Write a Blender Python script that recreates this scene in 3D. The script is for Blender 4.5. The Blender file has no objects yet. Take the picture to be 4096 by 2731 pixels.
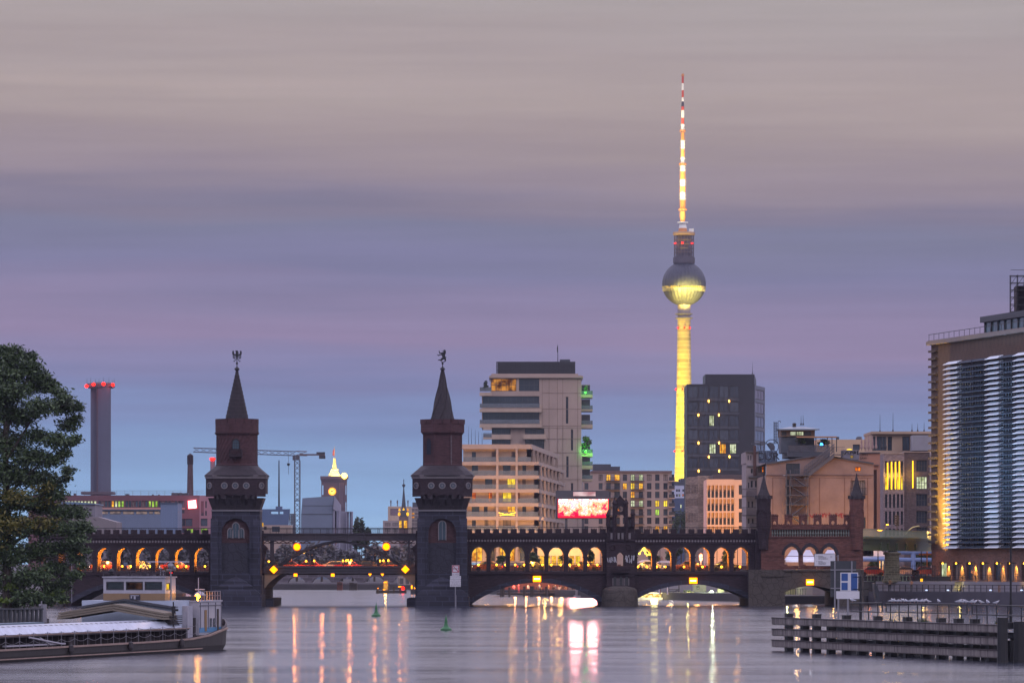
import bpy,bmesh,math,random
import numpy as np
from mathutils import Vector,Matrix
random.seed(7);RNG=np.random.default_rng(7)
SC=bpy.context.scene;COL=SC.collection
# ------ photograph geometry (4096 px wide picture)
F=19270.0;Y0=2245.0;H=6.3
def X(px,D):return(px-2048.0)*D/F
def Z(py,D):return H-(py-Y0)*D/F
def srgb(h):
 h=h.lstrip('#');c=[int(h[i:i+2],16)/255 for i in(0,2,4)]
 return tuple(((v+0.055)/1.055)**2.4 if v>0.04045 else v/12.92 for v in c)+(1.0,)
# ------ camera
cam=bpy.data.objects.new('camera',bpy.data.cameras.new('camera'));COL.objects.link(cam)
cam.location=(0,0,H);cam.rotation_euler=(math.pi/2,0,0)
cam.data.sensor_width=36;cam.data.lens=36*F/4096
cam.data.shift_y=(Y0-1365.5)/4096;cam.data.clip_start=5;cam.data.clip_end=30000
SC.camera=cam
# ------ world: dusk sky over a Nishita base
w=bpy.data.worlds.new('World');SC.world=w;w.use_nodes=True
nt=w.node_tree;N=nt.nodes;L=nt.links;N.clear()
def nd(t,**k):
 n=N.new(t)
 for a,b in k.items():setattr(n,a,b)
 return n
def mth(op,a,b=None,c=None,clamp=False):
 n=N.new('ShaderNodeMath');n.operation=op;n.use_clamp=clamp
 for i,v in enumerate((a,b,c)):
  if v is None:continue
  if isinstance(v,(int,float)):n.inputs[i].default_value=v
  else:L.new(v,n.inputs[i])
 return n.outputs[0]
tc=nd('ShaderNodeTexCoord');sep=nd('ShaderNodeSeparateXYZ');L.new(tc.outputs['Generated'],sep.inputs[0])
sx,sy,sz=sep.outputs
az=mth('ARCTAN2',sx,sy)
cmb=nd('ShaderNodeCombineXYZ');L.new(mth('MULTIPLY',az,9.0),cmb.inputs[0]);L.new(mth('MULTIPLY',sz,130.0),cmb.inputs[1])
n1=nd('ShaderNodeTexNoise');n1.inputs['Scale'].default_value=1.0;n1.inputs['Detail'].default_value=6;n1.inputs['Roughness'].default_value=.5
L.new(cmb.outputs[0],n1.inputs['Vector'])
cmb2=nd('ShaderNodeCombineXYZ');L.new(mth('MULTIPLY',az,5.0),cmb2.inputs[0]);L.new(mth('MULTIPLY',sz,38.0),cmb2.inputs[1])
n2=nd('ShaderNodeTexNoise');n2.inputs['Scale'].default_value=1.0;n2.inputs['Detail'].default_value=4
L.new(cmb2.outputs[0],n2.inputs['Vector'])
f0=mth('MULTIPLY',sz,0.8/0.1165)
f1=mth('ADD',f0,mth('MULTIPLY',mth('SUBTRACT',n1.outputs[0],.5),.11))
f2=mth('ADD',f1,mth('MULTIPLY',mth('SUBTRACT',n2.outputs[0],.5),.06))
f2=mth('ADD',f2,mth('MULTIPLY',az,0.16))
rp=nd('ShaderNodeValToRGB');L.new(f2,rp.inputs[0]);cr=rp.color_ramp
SKY=[(0,'9abfe2'),(.06,'8db2dc'),(.12,'83a3cd'),(.18,'7a91bd'),(.25,'7a80a9'),(.31,'9081a2'),(.35,'8b7f9f'),(.41,'7a799a'),(.47,'777891'),(.50,'7f788b'),(.54,'95878f'),(.60,'a1918f'),(.66,'af9f99'),(.73,'aa9c99'),(.8,'aea4a1'),(1.0,'b2aaa8')]
while len(cr.elements)<len(SKY):cr.elements.new(.5)
for e,(p,c)in zip(cr.elements,SKY):e.position=p
for e,(p,c)in zip(cr.elements,SKY):e.color=srgb(c)
# brighter dome overhead (seen only as light and in the water)
zen=nd('ShaderNodeMapRange');zen.inputs['From Min'].default_value=.122;zen.inputs['From Max'].default_value=.28
L.new(sz,zen.inputs['Value'])
mx=nd('ShaderNodeMix',data_type='RGBA');L.new(zen.outputs[0],mx.inputs[0]);L.new(rp.outputs[0],mx.inputs[6]);mx.inputs[7].default_value=(1.30,1.20,1.62,1)
sky=nd('ShaderNodeTexSky',sky_type='NISHITA',sun_disc=False)
sky.sun_elevation=math.radians(2);sky.sun_rotation=math.radians(-35)
vm=nd('ShaderNodeVectorMath',operation='SCALE');L.new(mx.outputs[2],vm.inputs[0])
cmb3=nd('ShaderNodeCombineXYZ');L.new(mth('MULTIPLY',az,14.0),cmb3.inputs[0]);L.new(mth('MULTIPLY',sz,320.0),cmb3.inputs[1])
n3=nd('ShaderNodeTexNoise');n3.inputs['Scale'].default_value=1.0;n3.inputs['Detail'].default_value=5;L.new(cmb3.outputs[0],n3.inputs['Vector'])
L.new(mth('ADD',mth('MULTIPLY',n3.outputs[0],.26),.87),vm.inputs['Scale'])
bg1=nd('ShaderNodeBackground');L.new(vm.outputs[0],bg1.inputs[0]);bg1.inputs[1].default_value=1.0
bg2=nd('ShaderNodeBackground');L.new(sky.outputs[0],bg2.inputs[0]);bg2.inputs[1].default_value=0.001
ads=nd('ShaderNodeAddShader');L.new(bg1.outputs[0],ads.inputs[0]);L.new(bg2.outputs[0],ads.inputs[1])
wo=nd('ShaderNodeOutputWorld');L.new(ads.outputs[0],wo.inputs[0])
# one soft sun: last glow behind the left shoulder
sl=bpy.data.lights.new('sun','SUN');sl.energy=0.5;sl.angle=math.radians(25);sl.color=(1,.90,.88)
so=bpy.data.objects.new('sun',sl);COL.objects.link(so);so.rotation_euler=(math.radians(58),0,math.radians(32))
SC.view_settings.view_transform='Standard';SC.view_settings.look='None'
SC.view_settings.exposure=0;SC.view_settings.gamma=1
SC.render.engine='CYCLES';cy=SC.cycles
cy.use_denoising=True;cy.max_bounces=6;cy.glossy_bounces=3;cy.diffuse_bounces=2;cy.transparent_max_bounces=6
cy.volume_bounces=0;cy.sample_clamp_indirect=4;cy.sample_clamp_direct=0;cy.caustics_reflective=False;cy.caustics_refractive=False
cy.use_light_tree=True
# ------ materials
MATS={}
def mat(name,c,rough=.8,var=.25,scale=.6,metal=0.,bump=.0,kind='noise',c2=None,bw=.5,bh=.16,spec=.4,streak=0.,emit=None,es=0.):
 if name in MATS:return MATS[name]
 m=bpy.data.materials.new(name);m.use_nodes=True;t=m.node_tree;n=t.nodes;l=t.links
 b=n['Principled BSDF'];b.inputs['Roughness'].default_value=rough;b.inputs['Metallic'].default_value=metal
 b.inputs['Specular IOR Level'].default_value=spec
 c=srgb(c)if isinstance(c,str)else tuple(c)+(1,)
 c2=(srgb(c2)if isinstance(c2,str)else tuple(c2)+(1,))if c2 else tuple(v*(1-.6*var)for v in c[:3])+(1,)
 g=n.new('ShaderNodeNewGeometry');s=n.new('ShaderNodeSeparateXYZ');l.new(g.outputs['Position'],s.inputs[0])
 ad=n.new('ShaderNodeMath');ad.operation='ADD';l.new(s.outputs[0],ad.inputs[0]);l.new(s.outputs[1],ad.inputs[1])
 cb=n.new('ShaderNodeCombineXYZ');l.new(ad.outputs[0],cb.inputs[0]);l.new(s.outputs[2],cb.inputs[1])
 no=n.new('ShaderNodeTexNoise');no.inputs['Scale'].default_value=scale;no.inputs['Detail'].default_value=5;no.inputs['Roughness'].default_value=.65
 if streak:
  mp=n.new('ShaderNodeMapping');mp.inputs['Scale'].default_value=(streak,1/streak,1);l.new(cb.outputs[0],mp.inputs[0]);l.new(mp.outputs[0],no.inputs['Vector'])
 else:l.new(g.outputs['Position'],no.inputs['Vector'])
 rr=n.new('ShaderNodeMapRange');rr.inputs['From Min'].default_value=.3;rr.inputs['From Max'].default_value=.7;l.new(no.outputs[0],rr.inputs['Value'])
 mi=n.new('ShaderNodeMix');mi.data_type='RGBA';l.new(rr.outputs[0],mi.inputs[0]);mi.inputs[6].default_value=c;mi.inputs[7].default_value=c2
 out=mi.outputs[2];hgt=no.outputs[0]
 if kind in('brick','block','rubble','diamond'):
  if kind=='rubble':
   v=n.new('ShaderNodeTexVoronoi');v.inputs['Scale'].default_value=1/bw;v.feature='DISTANCE_TO_EDGE';l.new(cb.outputs[0],v.inputs['Vector'])
   st=n.new('ShaderNodeMapRange');st.inputs['From Min'].default_value=-.12;st.inputs['From Max'].default_value=.09;l.new(v.outputs['Distance'],st.inputs['Value'])
   mo=st.outputs[0]
  elif kind=='diamond':
   def M(op,a,b2):
    q=n.new('ShaderNodeMath');q.operation=op
    for i,v2 in enumerate((a,b2)):
     if v2 is None:continue
     if isinstance(v2,(int,float)):q.inputs[i].default_value=v2
     else:l.new(v2,q.inputs[i])
    return q.outputs[0]
   a1=M('SINE',M('MULTIPLY',M('ADD',M('MULTIPLY',s.outputs[1],2.2),s.outputs[2]),1.6),None)
   a2=M('SINE',M('MULTIPLY',M('SUBTRACT',M('MULTIPLY',s.outputs[1],2.2),s.outputs[2]),1.6),None)
   vo=n.new('ShaderNodeTexBrick');l.new(cb.outputs[0],vo.inputs['Vector']);vo.inputs['Scale'].default_value=1
   vo.inputs['Brick Width'].default_value=.5;vo.inputs['Row Height'].default_value=.3;vo.inputs['Mortar Size'].default_value=.1
   pa=M('MULTIPLY',M('GREATER_THAN',M('MAXIMUM',a1,a2),.82),M('SUBTRACT',1.0,vo.outputs['Fac']))
   mo=M('SUBTRACT',1.0,M('MULTIPLY',pa,.75))
  else:
   v=n.new('ShaderNodeTexBrick');l.new(cb.outputs[0],v.inputs['Vector']);v.inputs['Scale'].default_value=1
   v.inputs['Brick Width'].default_value=bw;v.inputs['Row Height'].default_value=bh;v.inputs['Mortar Size'].default_value=bh*.09
   v.inputs['Color1'].default_value=(1.25,1.25,1.25,1);v.inputs['Color2'].default_value=(.6,.6,.6,1);v.inputs['Mortar'].default_value=(1.7,1.7,1.8,1)if kind=='block' else(.5,.5,.5,1)
   mo=v.outputs['Color']
  mm=n.new('ShaderNodeMix');mm.data_type='RGBA';mm.blend_type='MULTIPLY';mm.inputs[0].default_value=1 if kind=='diamond' else.8
  l.new(out,mm.inputs[6]);l.new(mo,mm.inputs[7]);out=mm.outputs[2];hgt=mo
 l.new(out,b.inputs['Base Color'])
 if bump:
  bp=n.new('ShaderNodeBump');bp.inputs['Strength'].default_value=bump;bp.inputs['Distance'].default_value=.1
  l.new(hgt,bp.inputs['Height']);l.new(bp.outputs[0],b.inputs['Normal'])
 if emit:
  b.inputs['Emission Color'].default_value=srgb(emit);b.inputs['Emission Strength'].default_value=es
 MATS[name]=m;return m
def emis(name,c,s=1,c2=None,scale=1.5,kind='noise'):
 if name in MATS:return MATS[name]
 m=bpy.data.materials.new(name);m.use_nodes=True;t=m.node_tree;n=t.nodes;l=t.links
 n.remove(n['Principled BSDF']);e=n.new('ShaderNodeEmission');l.new(e.outputs[0],n['Material Output'].inputs[0])
 e.inputs[1].default_value=s
 if c2:
  g=n.new('ShaderNodeNewGeometry')
  no=n.new('ShaderNodeTexVoronoi' if kind=='cells' else 'ShaderNodeTexNoise');no.inputs['Scale'].default_value=scale;l.new(g.outputs['Position'],no.inputs['Vector'])
  mr=n.new('ShaderNodeMapRange');mr.inputs['From Min'].default_value=.38;mr.inputs['From Max'].default_value=.62
  l.new(no.outputs[0],mr.inputs['Value'])
  mi=n.new('ShaderNodeMix');mi.data_type='RGBA';l.new(mr.outputs[0],mi.inputs[0]);mi.inputs[6].default_value=srgb(c);mi.inputs[7].default_value=srgb(c2)
  l.new(mi.outputs[2],e.inputs[0])
 else:e.inputs[0].default_value=srgb(c)
 MATS[name]=m;return m
def glassmat(name,c,rough=.08,alpha=1.0):
 if name in MATS:return MATS[name]
 m=mat(name,c,rough=rough,var=.5,scale=.35,spec=.7)
 m.node_tree.nodes['Principled BSDF'].inputs['Alpha'].default_value=alpha
 return m
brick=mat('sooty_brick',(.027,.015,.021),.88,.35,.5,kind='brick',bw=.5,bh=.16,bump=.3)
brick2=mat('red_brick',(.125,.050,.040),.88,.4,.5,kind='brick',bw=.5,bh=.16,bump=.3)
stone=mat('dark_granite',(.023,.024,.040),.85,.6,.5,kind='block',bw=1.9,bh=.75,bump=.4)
rubble=mat('rubble_stone',(.062,.052,.046),.9,.4,.8,kind='rubble',bw=.9,bump=.5)
trim=mat('pale_trim',(.13,.125,.14),.8,.4,1.2)
frie=mat('frieze_terracotta',(.17,.15,.16),.8,.5,2)
slate=mat('roof_tile',(.025,.018,.024),.7,.4,.5,kind='brick',bw=.3,bh=.3,bump=.5)
iron=mat('dark_iron',(.018,.018,.022),.5,.3,2,metal=.3)
steel=mat('painted_steel',(.045,.038,.050),.5,.35,.8,metal=.2)
greensteel=mat('green_steel',(.10,.125,.055),.5,.3,.5)
conc=mat('stained_concrete',(.15,.14,.14),.85,.5,.6,streak=3.0,bump=.2)
beige=mat('beige_panel',(.35,.268,.225),.75,.35,.10,streak=1.6)
beige2=mat('beige_render',(.41,.31,.24),.75,.35,.25,streak=2)
glassd=glassmat('dark_window_glass',(.028,.038,.055))
glassb=glassmat('bluish_glass',(.055,.08,.11))
railg=glassmat('balcony_glass',(.16,.19,.22),.15,.55)
lit1=emis('lit_window_warm','ffc23a',1.3,'b86a18',1.1)
lit2=emis('lit_window_yellow','ffe23e',1.3,'c79a20',.9)
lit3=emis('lit_window_pale','e8f0c8',1.0,'8f9a6a',1.2)
lit4=emis('lit_window_green','c6f060',.95,'6e9a30',.9)
lit5=emis('lit_window_orange','ff8a22',1.2,'9a3e10',1.2)
curt=mat('curtained_window',(.20,.17,.16),.9,.5,1.0)
framew=mat('window_frame_dark',(.03,.03,.035),.6)
# ------ mesh builder
class MB:
 def __init__(s):s.v=[];s.f=[];s.m=[];s.cm=0;s.T=None
 def add(s,vs,fs):
  o=len(s.v)
  if s.T is not None:vs=[tuple(s.T@Vector(p))for p in vs]
  s.v+=[tuple(p)for p in vs];s.f+=[tuple(o+i for i in f)for f in fs];s.m+=[s.cm]*len(fs);return s
 def box(s,x0,x1,y0,y1,z0,z1):
  x0,x1=sorted((x0,x1));y0,y1=sorted((y0,y1));z0,z1=sorted((z0,z1))
  return s.add([(x,y,z)for z in(z0,z1)for x,y in((x0,y0),(x1,y0),(x1,y1),(x0,y1))],[(3,2,1,0),(4,5,6,7),(0,1,5,4),(1,2,6,5),(2,3,7,6),(3,0,4,7)])
 def prism(s,pts,y0,y1):
  n=len(pts)
  return s.add([(x,y0,z)for x,z in pts]+[(x,y1,z)for x,z in pts],[tuple(range(n)),tuple(range(2*n-1,n-1,-1))]+[(i,i+n,(i+1)%n+n,(i+1)%n)for i in range(n)])
 def slab(s,pts,z0,z1):
  n=len(pts)
  return s.add([(x,y,z0)for x,y in pts]+[(x,y,z1)for x,y in pts],[tuple(range(n-1,-1,-1)),tuple(range(n,2*n))]+[(i,(i+1)%n,(i+1)%n+n,i+n)for i in range(n)])
 def cyl(s,a,b,r0,r1=None,n=8):
  r1=r0 if r1 is None else r1;a=Vector(a);b=Vector(b);d=(b-a).normalized()
  u=d.orthogonal().normalized();w2=d.cross(u)
  vs=[]
  for c,r in((a,r0),(b,r1)):
   for i in range(n):
    t=2*math.pi*(i+.5)/n;vs.append(c+u*(r*math.cos(t))+w2*(r*math.sin(t)))
  return s.add(vs,[tuple(range(n-1,-1,-1)),tuple(range(n,2*n))]+[(i,(i+1)%n,n+(i+1)%n,n+i)for i in range(n)])
 def tube(s,pts,r,n=6):
  for a,b in zip(pts,pts[1:]):s.cyl(a,b,r,r,n)
  return s
 def lathe(s,cx,cy_,prof,n=24,rot=0.0):
  vs=[];fs=[]
  for r,z in prof:
   for i in range(n):
    t=2*math.pi*(i+.5)/n+rot;vs.append((cx+r*math.cos(t),cy_+r*math.sin(t),z))
  for k in range(len(prof)-1):
   for i in range(n):
    j=(i+1)%n;fs.append((k*n+i,k*n+j,(k+1)*n+j,(k+1)*n+i))
  fs+=[tuple(range(n-1,-1,-1)),tuple(range((len(prof)-1)*n,len(prof)*n))]
  return s.add(vs,fs)
 def ball(s,c,r,sc=(1,1,1),n=10,k=6):
  prof=[(max(.001,math.sin(math.pi*i/k)),-math.cos(math.pi*i/k))for i in range(k+1)]
  o=len(s.v);s.lathe(0,0,prof,n)if s.T is None else s.lathe(0,0,prof,n)
  for i in range(o,len(s.v)):
   x,y,z=s.v[i];s.v[i]=(c[0]+x*r*sc[0],c[1]+y*r*sc[1],c[2]+z*r*sc[2])
  return s
 def strip(s,pts,zt,y0,y1,top=True):
  for(xa,za),(xb,zb)in zip(pts,pts[1:]):
   if abs(xb-xa)<1e-6:s.add([(xa,y0,za),(xa,y1,za),(xa,y1,zb),(xa,y0,zb)],[(0,1,2,3)])
   else:
    s.add([(xa,y0,za),(xb,y0,zb),(xb,y0,zt),(xa,y0,zt),(xa,y1,za),(xb,y1,zb),(xb,y1,zt),(xa,y1,zt)],[(0,1,2,3),(7,6,5,4),(0,4,5,1)]+([(3,2,6,7)]if top else[]))
  xa,za=pts[0];xb,zb=pts[-1]
  s.add([(xa,y0,za),(xa,y0,zt),(xa,y1,zt),(xa,y1,za),(xb,y0,zb),(xb,y1,zb),(xb,y1,zt),(xb,y0,zt)],[(0,1,2,3),(4,5,6,7)])
  return s
 def build(s,name,m,parent=None,smooth=False,label=None):
  me=bpy.data.meshes.new(name);o0=Vector((0,0,0))
  if parent is not None:
   p=parent
   while p is not None:o0=o0+Vector(p.location);p=p.parent
  vs=[(x-o0.x,y-o0.y,z-o0.z)for x,y,z in s.v]
  me.from_pydata(vs,[],s.f)
  for mm in(m if isinstance(m,(list,tuple))else[m]):me.materials.append(mm)
  if isinstance(m,(list,tuple)):me.polygons.foreach_set('material_index',s.m)
  if smooth:me.polygons.foreach_set('use_smooth',[True]*len(me.polygons))
  me.update();o=bpy.data.objects.new(name,me);COL.objects.link(o)
  if parent is not None:o.parent=parent
  if label:o['label']=label
  return o
def aimlamp(o,aim,size):
 o.data.type='SPOT';o.data.spot_size=math.radians(size);o.data.spot_blend=.3;o.rotation_euler=Vector(aim).to_track_quat('-Z','Y').to_euler();return o
def thing(name,label,cat,loc=(0,0,0),group=None):
 o=bpy.data.objects.new(name,None);COL.objects.link(o);o.location=loc
 o['label']=label;o['category']=cat
 if group:o['group']=group
 return o
def tag(o,label,cat,group=None,kind=None):
 o['label']=label;o['category']=cat
 if group:o['group']=group
 if kind:o['kind']=kind
 return o
def struct(o):o['kind']='structure';return o
def solo(mb,name,m,label,cat,loc=None,group=None,smooth=False,kind=None):
 """single-mesh thing with its origin at its base"""
 if loc is None:
  a=np.array(mb.v);loc=((a[:,0].min()+a[:,0].max())/2,(a[:,1].min()+a[:,1].max())/2,a[:,2].min())
 mb.v=[(x-loc[0],y-loc[1],z-loc[2])for x,y,z in mb.v]
 o=mb.build(name,m,smooth=smooth);o.location=loc
 return tag(o,label,cat,group,kind)
def dup(root,loc=None,rotz=None,label=None,group=None):
 r=root.copy();COL.objects.link(r)
 if loc is not None:r.location=loc
 if rotz is not None:r.rotation_euler=(0,0,rotz)
 if label:r['label']=label
 if group:r['group']=group
 for ch in root.children:
  c=ch.copy();COL.objects.link(c);c.parent=r
  for g in ch.children:
   d=g.copy();COL.objects.link(d);d.parent=c
 return r
def lamp(name,loc,e,c=(1,.62,.25),r=.1,parent=None,kind='POINT',aim=None,size=60,blend=.4):
 d=bpy.data.lights.new(name,kind);d.energy=e;d.color=c
 if kind=='AREA':d.size=r
 else:d.shadow_soft_size=r
 if kind=='SPOT':d.spot_size=math.radians(size);d.spot_blend=blend
 o=bpy.data.objects.new(name,d);COL.objects.link(o)
 if parent is not None:
  o.parent=parent;o.location=Vector(loc)-Vector(parent.location)
 else:o.location=loc
 if aim is not None:o.rotation_euler=(Vector(aim)-Vector(loc)).to_track_quat('-Z','Y').to_euler()
 return o
def text(body,size,loc,m,parent,ang=0.,name='lettering',align='CENTER',ext=.004,spacing=1.0,xs=1.0):
 c=bpy.data.curves.new(name,'FONT');c.body=body;c.size=size;c.align_x=align;c.align_y='CENTER';c.extrude=ext;c.space_line=spacing
 t=bpy.data.objects.new(name,c);COL.objects.link(t)
 bpy.context.view_layer.update()
 me=bpy.data.meshes.new_from_object(t.evaluated_get(bpy.context.evaluated_depsgraph_get()))
 COL.objects.unlink(t);bpy.data.objects.remove(t)
 me.materials.clear();me.materials.append(m)
 o=bpy.data.objects.new(name,me);COL.objects.link(o);o.parent=parent
 o.location=Vector(loc)-Vector(parent.location);o.rotation_euler=(math.pi/2,0,ang);o.scale=(xs,1,1)
 return o
class Fr:
 def __init__(s,ox,oy,ang=0.):s.o=(ox,oy);s.c=math.cos(ang);s.s=math.sin(ang)
 def __call__(s,u,d,z):return(s.o[0]+u*s.c-d*s.s,s.o[1]+u*s.s+d*s.c,z)
def fbox(mb,fr,u0,u1,d0,d1,z0,z1):
 return mb.add([fr(u,d,z)for z in(z0,z1)for u,d in((u0,d0),(u1,d0),(u1,d1),(u0,d1))],[(3,2,1,0),(4,5,6,7),(0,1,5,4),(1,2,6,5),(2,3,7,6),(3,0,4,7)])
def holed(mb,fr,u0,u1,z0,z1,holes,r=.25,d=0.):
 us=sorted({u0,u1}|{v for h in holes for v in h[:2]});zs=sorted({z0,z1}|{v for h in holes for v in h[2:4]})
 us=[u for u in us if u0-1e-6<=u<=u1+1e-6];zs=[z for z in zs if z0-1e-6<=z<=z1+1e-6]
 for a,b in zip(us,us[1:]):
  if b-a<1e-6:continue
  run=None
  for c,e in zip(zs,zs[1:]):
   um,zm=(a+b)/2,(c+e)/2
   solid=not any(h[0]<um<h[1]and h[2]<zm<h[3]for h in holes)
   if solid:run=run or c
   if(not solid or e==zs[-1])and run is not None:
    top=e if solid else c
    mb.add([fr(a,d,run),fr(b,d,run),fr(b,d,top),fr(a,d,top)],[(0,1,2,3)]);run=None
 for h in holes:
  a,b,c,e=h[:4]
  mb.add([fr(a,d,c),fr(b,d,c),fr(b,d,e),fr(a,d,e),fr(a,d+r,c),fr(b,d+r,c),fr(b,d+r,e),fr(a,d+r,e)],[(0,4,5,1),(1,5,6,2),(2,6,7,3),(3,7,4,0)])
 return mb
def window(root,fr,h,m,r=.25,d=0.,bars=(1,0),t=.07,fm=None):
 """pane with its frame and bars in one mesh, set into the hole h"""
 a,b,c,e=h[:4];q=MB();q.cm=0
 fbox(q,fr,a,b,d+r,d+r+.05,c,e)
 q.cm=1;z_=d+r-.06
 for k in range(bars[0]+2):
  u=a+(b-a)*k/(bars[0]+1);u=min(max(u,a+t/2+.003),b-t/2-.003);fbox(q,fr,u-t/2,u+t/2,z_,d+r-.003,c+.003,e-.003)
 for k in range(bars[1]+2):
  z=c+(e-c)*k/(bars[1]+1);z=min(max(z,c+t/2+.003),e-t/2-.003);fbox(q,fr,a+.003,b-.003,z_-.003,d+r-.004,z-t/2,z+t/2)
 return q.build('window',[m,fm or framew],root)
def block(root,fr,Lu,depth,z0,z1,m,front=(),left=(),right=(),r=.3,name='wall',roof=None,bars=(1,0),t=.08,fm=None):
 """box building: frame fr at the front left corner; hole lists (u0,u1,z0,z1,material)"""
 q=MB();holed(q,fr,0,Lu,z0,z1,front,r)
 c,s=fr.c,fr.s
 fl=Fr(*fr(0,depth,0)[:2]);fl.c,fl.s=s,-c
 frr=Fr(*fr(Lu,0,0)[:2]);frr.c,frr.s=-s,c
 holed(q,fl,0,depth,z0,z1,left,r);holed(q,frr,0,depth,z0,z1,right,r)
 q.add([fr(Lu,depth,z0),fr(0,depth,z0),fr(0,depth,z1),fr(Lu,depth,z1)],[(0,1,2,3)])
 q.add([fr(0,0,z1),fr(Lu,0,z1),fr(Lu,depth,z1),fr(0,depth,z1)],[(0,1,2,3)])
 o=q.build(name,m,root)
 for f_,hs in((fr,front),(fl,left),(frr,right)):
  for h in hs:window(root,f_,h,h[4],r,0.,bars if len(h)<6 else h[5],t,fm)
 return o
def grid_holes(us,zs,w_,h_,m,lit={}):
 out=[]
 for j,z in enumerate(zs):
  for i,u in enumerate(us):out.append((u,u+w_,z,z+h_,lit.get((j,i),m)))
 return out
class Q:
 def __init__(s,ox,oy,sc,D):s.ox,s.oy,s.s,s.D=ox,oy,sc,D
 def x(s,a):return X(s.ox+a/s.s,s.D)
 def z(s,b):return Z(s.oy+b/s.s,s.D)
 def w(s,a):return a/s.s*s.D/F
HAZE=0.000035
# ====== WATER AND LAND
def water_mat():
 m=bpy.data.materials.new('river_water');m.use_nodes=True;t=m.node_tree;n=t.nodes;l=t.links
 b=n['Principled BSDF'];b.inputs['Base Color'].default_value=(.03,.035,.05,1);b.inputs['Roughness'].default_value=.13;b.inputs['IOR'].default_value=1.33
 g=n.new('ShaderNodeNewGeometry')
 def noise(sx,sy,d,det=3):
  mp=n.new('ShaderNodeMapping');mp.inputs['Scale'].default_value=(sx,sy,1);l.new(g.outputs['Position'],mp.inputs[0])
  k=n.new('ShaderNodeTexNoise');k.inputs['Scale'].default_value=1;k.inputs['Detail'].default_value=det;l.new(mp.outputs[0],k.inputs['Vector'])
  return k.outputs[0]
 a=noise(.035,.55,0,4);c=noise(.8,2.4,0,3);ro=noise(.03,.07,0,4)
 ad=n.new('ShaderNodeMath');ad.operation='MULTIPLY_ADD';l.new(c,ad.inputs[0]);ad.inputs[1].default_value=.20;l.new(a,ad.inputs[2])
 bp=n.new('ShaderNodeBump');bp.inputs['Strength'].default_value=1;bp.inputs['Distance'].default_value=.26;l.new(ad.outputs[0],bp.inputs['Height']);l.new(bp.outputs[0],b.inputs['Normal'])
 mr=n.new('ShaderNodeMapRange');mr.inputs['From Min'].default_value=.35;mr.inputs['From Max'].default_value=.65;mr.inputs['To Min'].default_value=.085;mr.inputs['To Max'].default_value=.19
 l.new(ro,mr.inputs['Value']);l.new(mr.outputs[0],b.inputs['Roughness'])
 return m
wb=MB();wb.add([(-1500,-200,0),(1500,-200,0),(1500,1400,0),(-1500,1400,0)],[(0,1,2,3)])
struct(wb.build('river_water',water_mat()))
groundm=mat('ground_asphalt',(.06,.055,.06),.95,.4,.2)
quaym=mat('quay_concrete',(.075,.072,.09),.9,.5,.4,streak=2.5,bump=.2)
q=MB()
GZ=1.2
bed=[(-4000,330),(-60,330),(-44,400),(-41.5,432),(-60,560),(-64,700),(-66,900),(X(900,1090),1086),(X(1700,1090),1082),(X(1900,960),960),(X(2150,900),885),(X(2480,860),820),(X(2720,800),790),(X(3010,760),760),(X(3130,720),716),(53.3,721),(73.6,690),(120,640),(400,520),(4000,400),(9000,9000),(-9000,9000)]
q.slab(bed,-2,GZ)
struct(q.build('ground',[groundm]))
# raised right quay and street level behind it
q=MB()
q.slab([(53.3,720.5),(73.8,689.5),(120,639),(400,519),(420,560),(130,690),(84,716),(56,728)],-1,1.9)
struct(q.build('lower_quay',quaym))
q=MB()
q.slab([(X(3440,728),726),(56,728.5),(84,716.5),(130,690.5),(400,620),(400,900),(X(3000,860),860),(X(3000,800),800),(X(3250,735),735)],GZ+.004,3.3)
struct(q.build('embankment_terrace',mat('terrace_concrete',(.16,.15,.16),.85,.4,.5)))
roadm=mat('road_asphalt',(.055,.05,.05),.7,.3,.8)
q=MB()
q.slab([(X(3300,746),746),(X(3760,752),746),(400,700),(400,730),(X(3760,790),772),(X(3300,790),778)],3.304,4.05)
struct(q.build('embankment_road',roadm))
# ====== BRIDGE
BY=682.0
A=Q(1850,2050,3.136,BY);B=Q(2300,1950,2.851,BY);C_=Q(220,1850,3.267,BY)
lampglow=emis('sodium_lamp','ffb02a',9.0)
navm=emis('nav_sign_yellow','ff8c00',4.2);navw=emis('nav_sign_white','fff4c0',4.5);navr=emis('nav_sign_red','ff4a10',2.0)
redl=emis('red_beacon','ff1408',8.0)
def pointed(cx,w_,zb,zs,za,n=7):
 h=za-zs;c=(h*h-w_*w_)/(2*w_);R=w_+c
 tmax=math.atan2(h,c)
 Lf=[(cx+c-R*math.cos(tmax*i/n),zs+R*math.sin(tmax*i/n))for i in range(n+1)]
 Rt=[(2*cx-x,z)for x,z in reversed(Lf[:-1])]
 return[(cx-w_,zb)]+Lf+Rt+[(cx+w_,zb)]
def seg_arch(xl,zl,xr,zr,zc,n=18):
 """segmental arch through both springs and a crown"""
 xm=(xl+xr)/2;hw=(xr-xl)/2;out=[]
 for i in range(n+1):
  t=-1+2*i/n;zb=zl+(zr-zl)*(t+1)/2
  rise=zc-(zl+zr)/2;R=(hw*hw+rise*rise)/(2*rise)
  out.append((xm+t*hw,zb+math.sqrt(max(0,R*R-(t*hw)**2))-(R-rise)))
 return out
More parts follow.
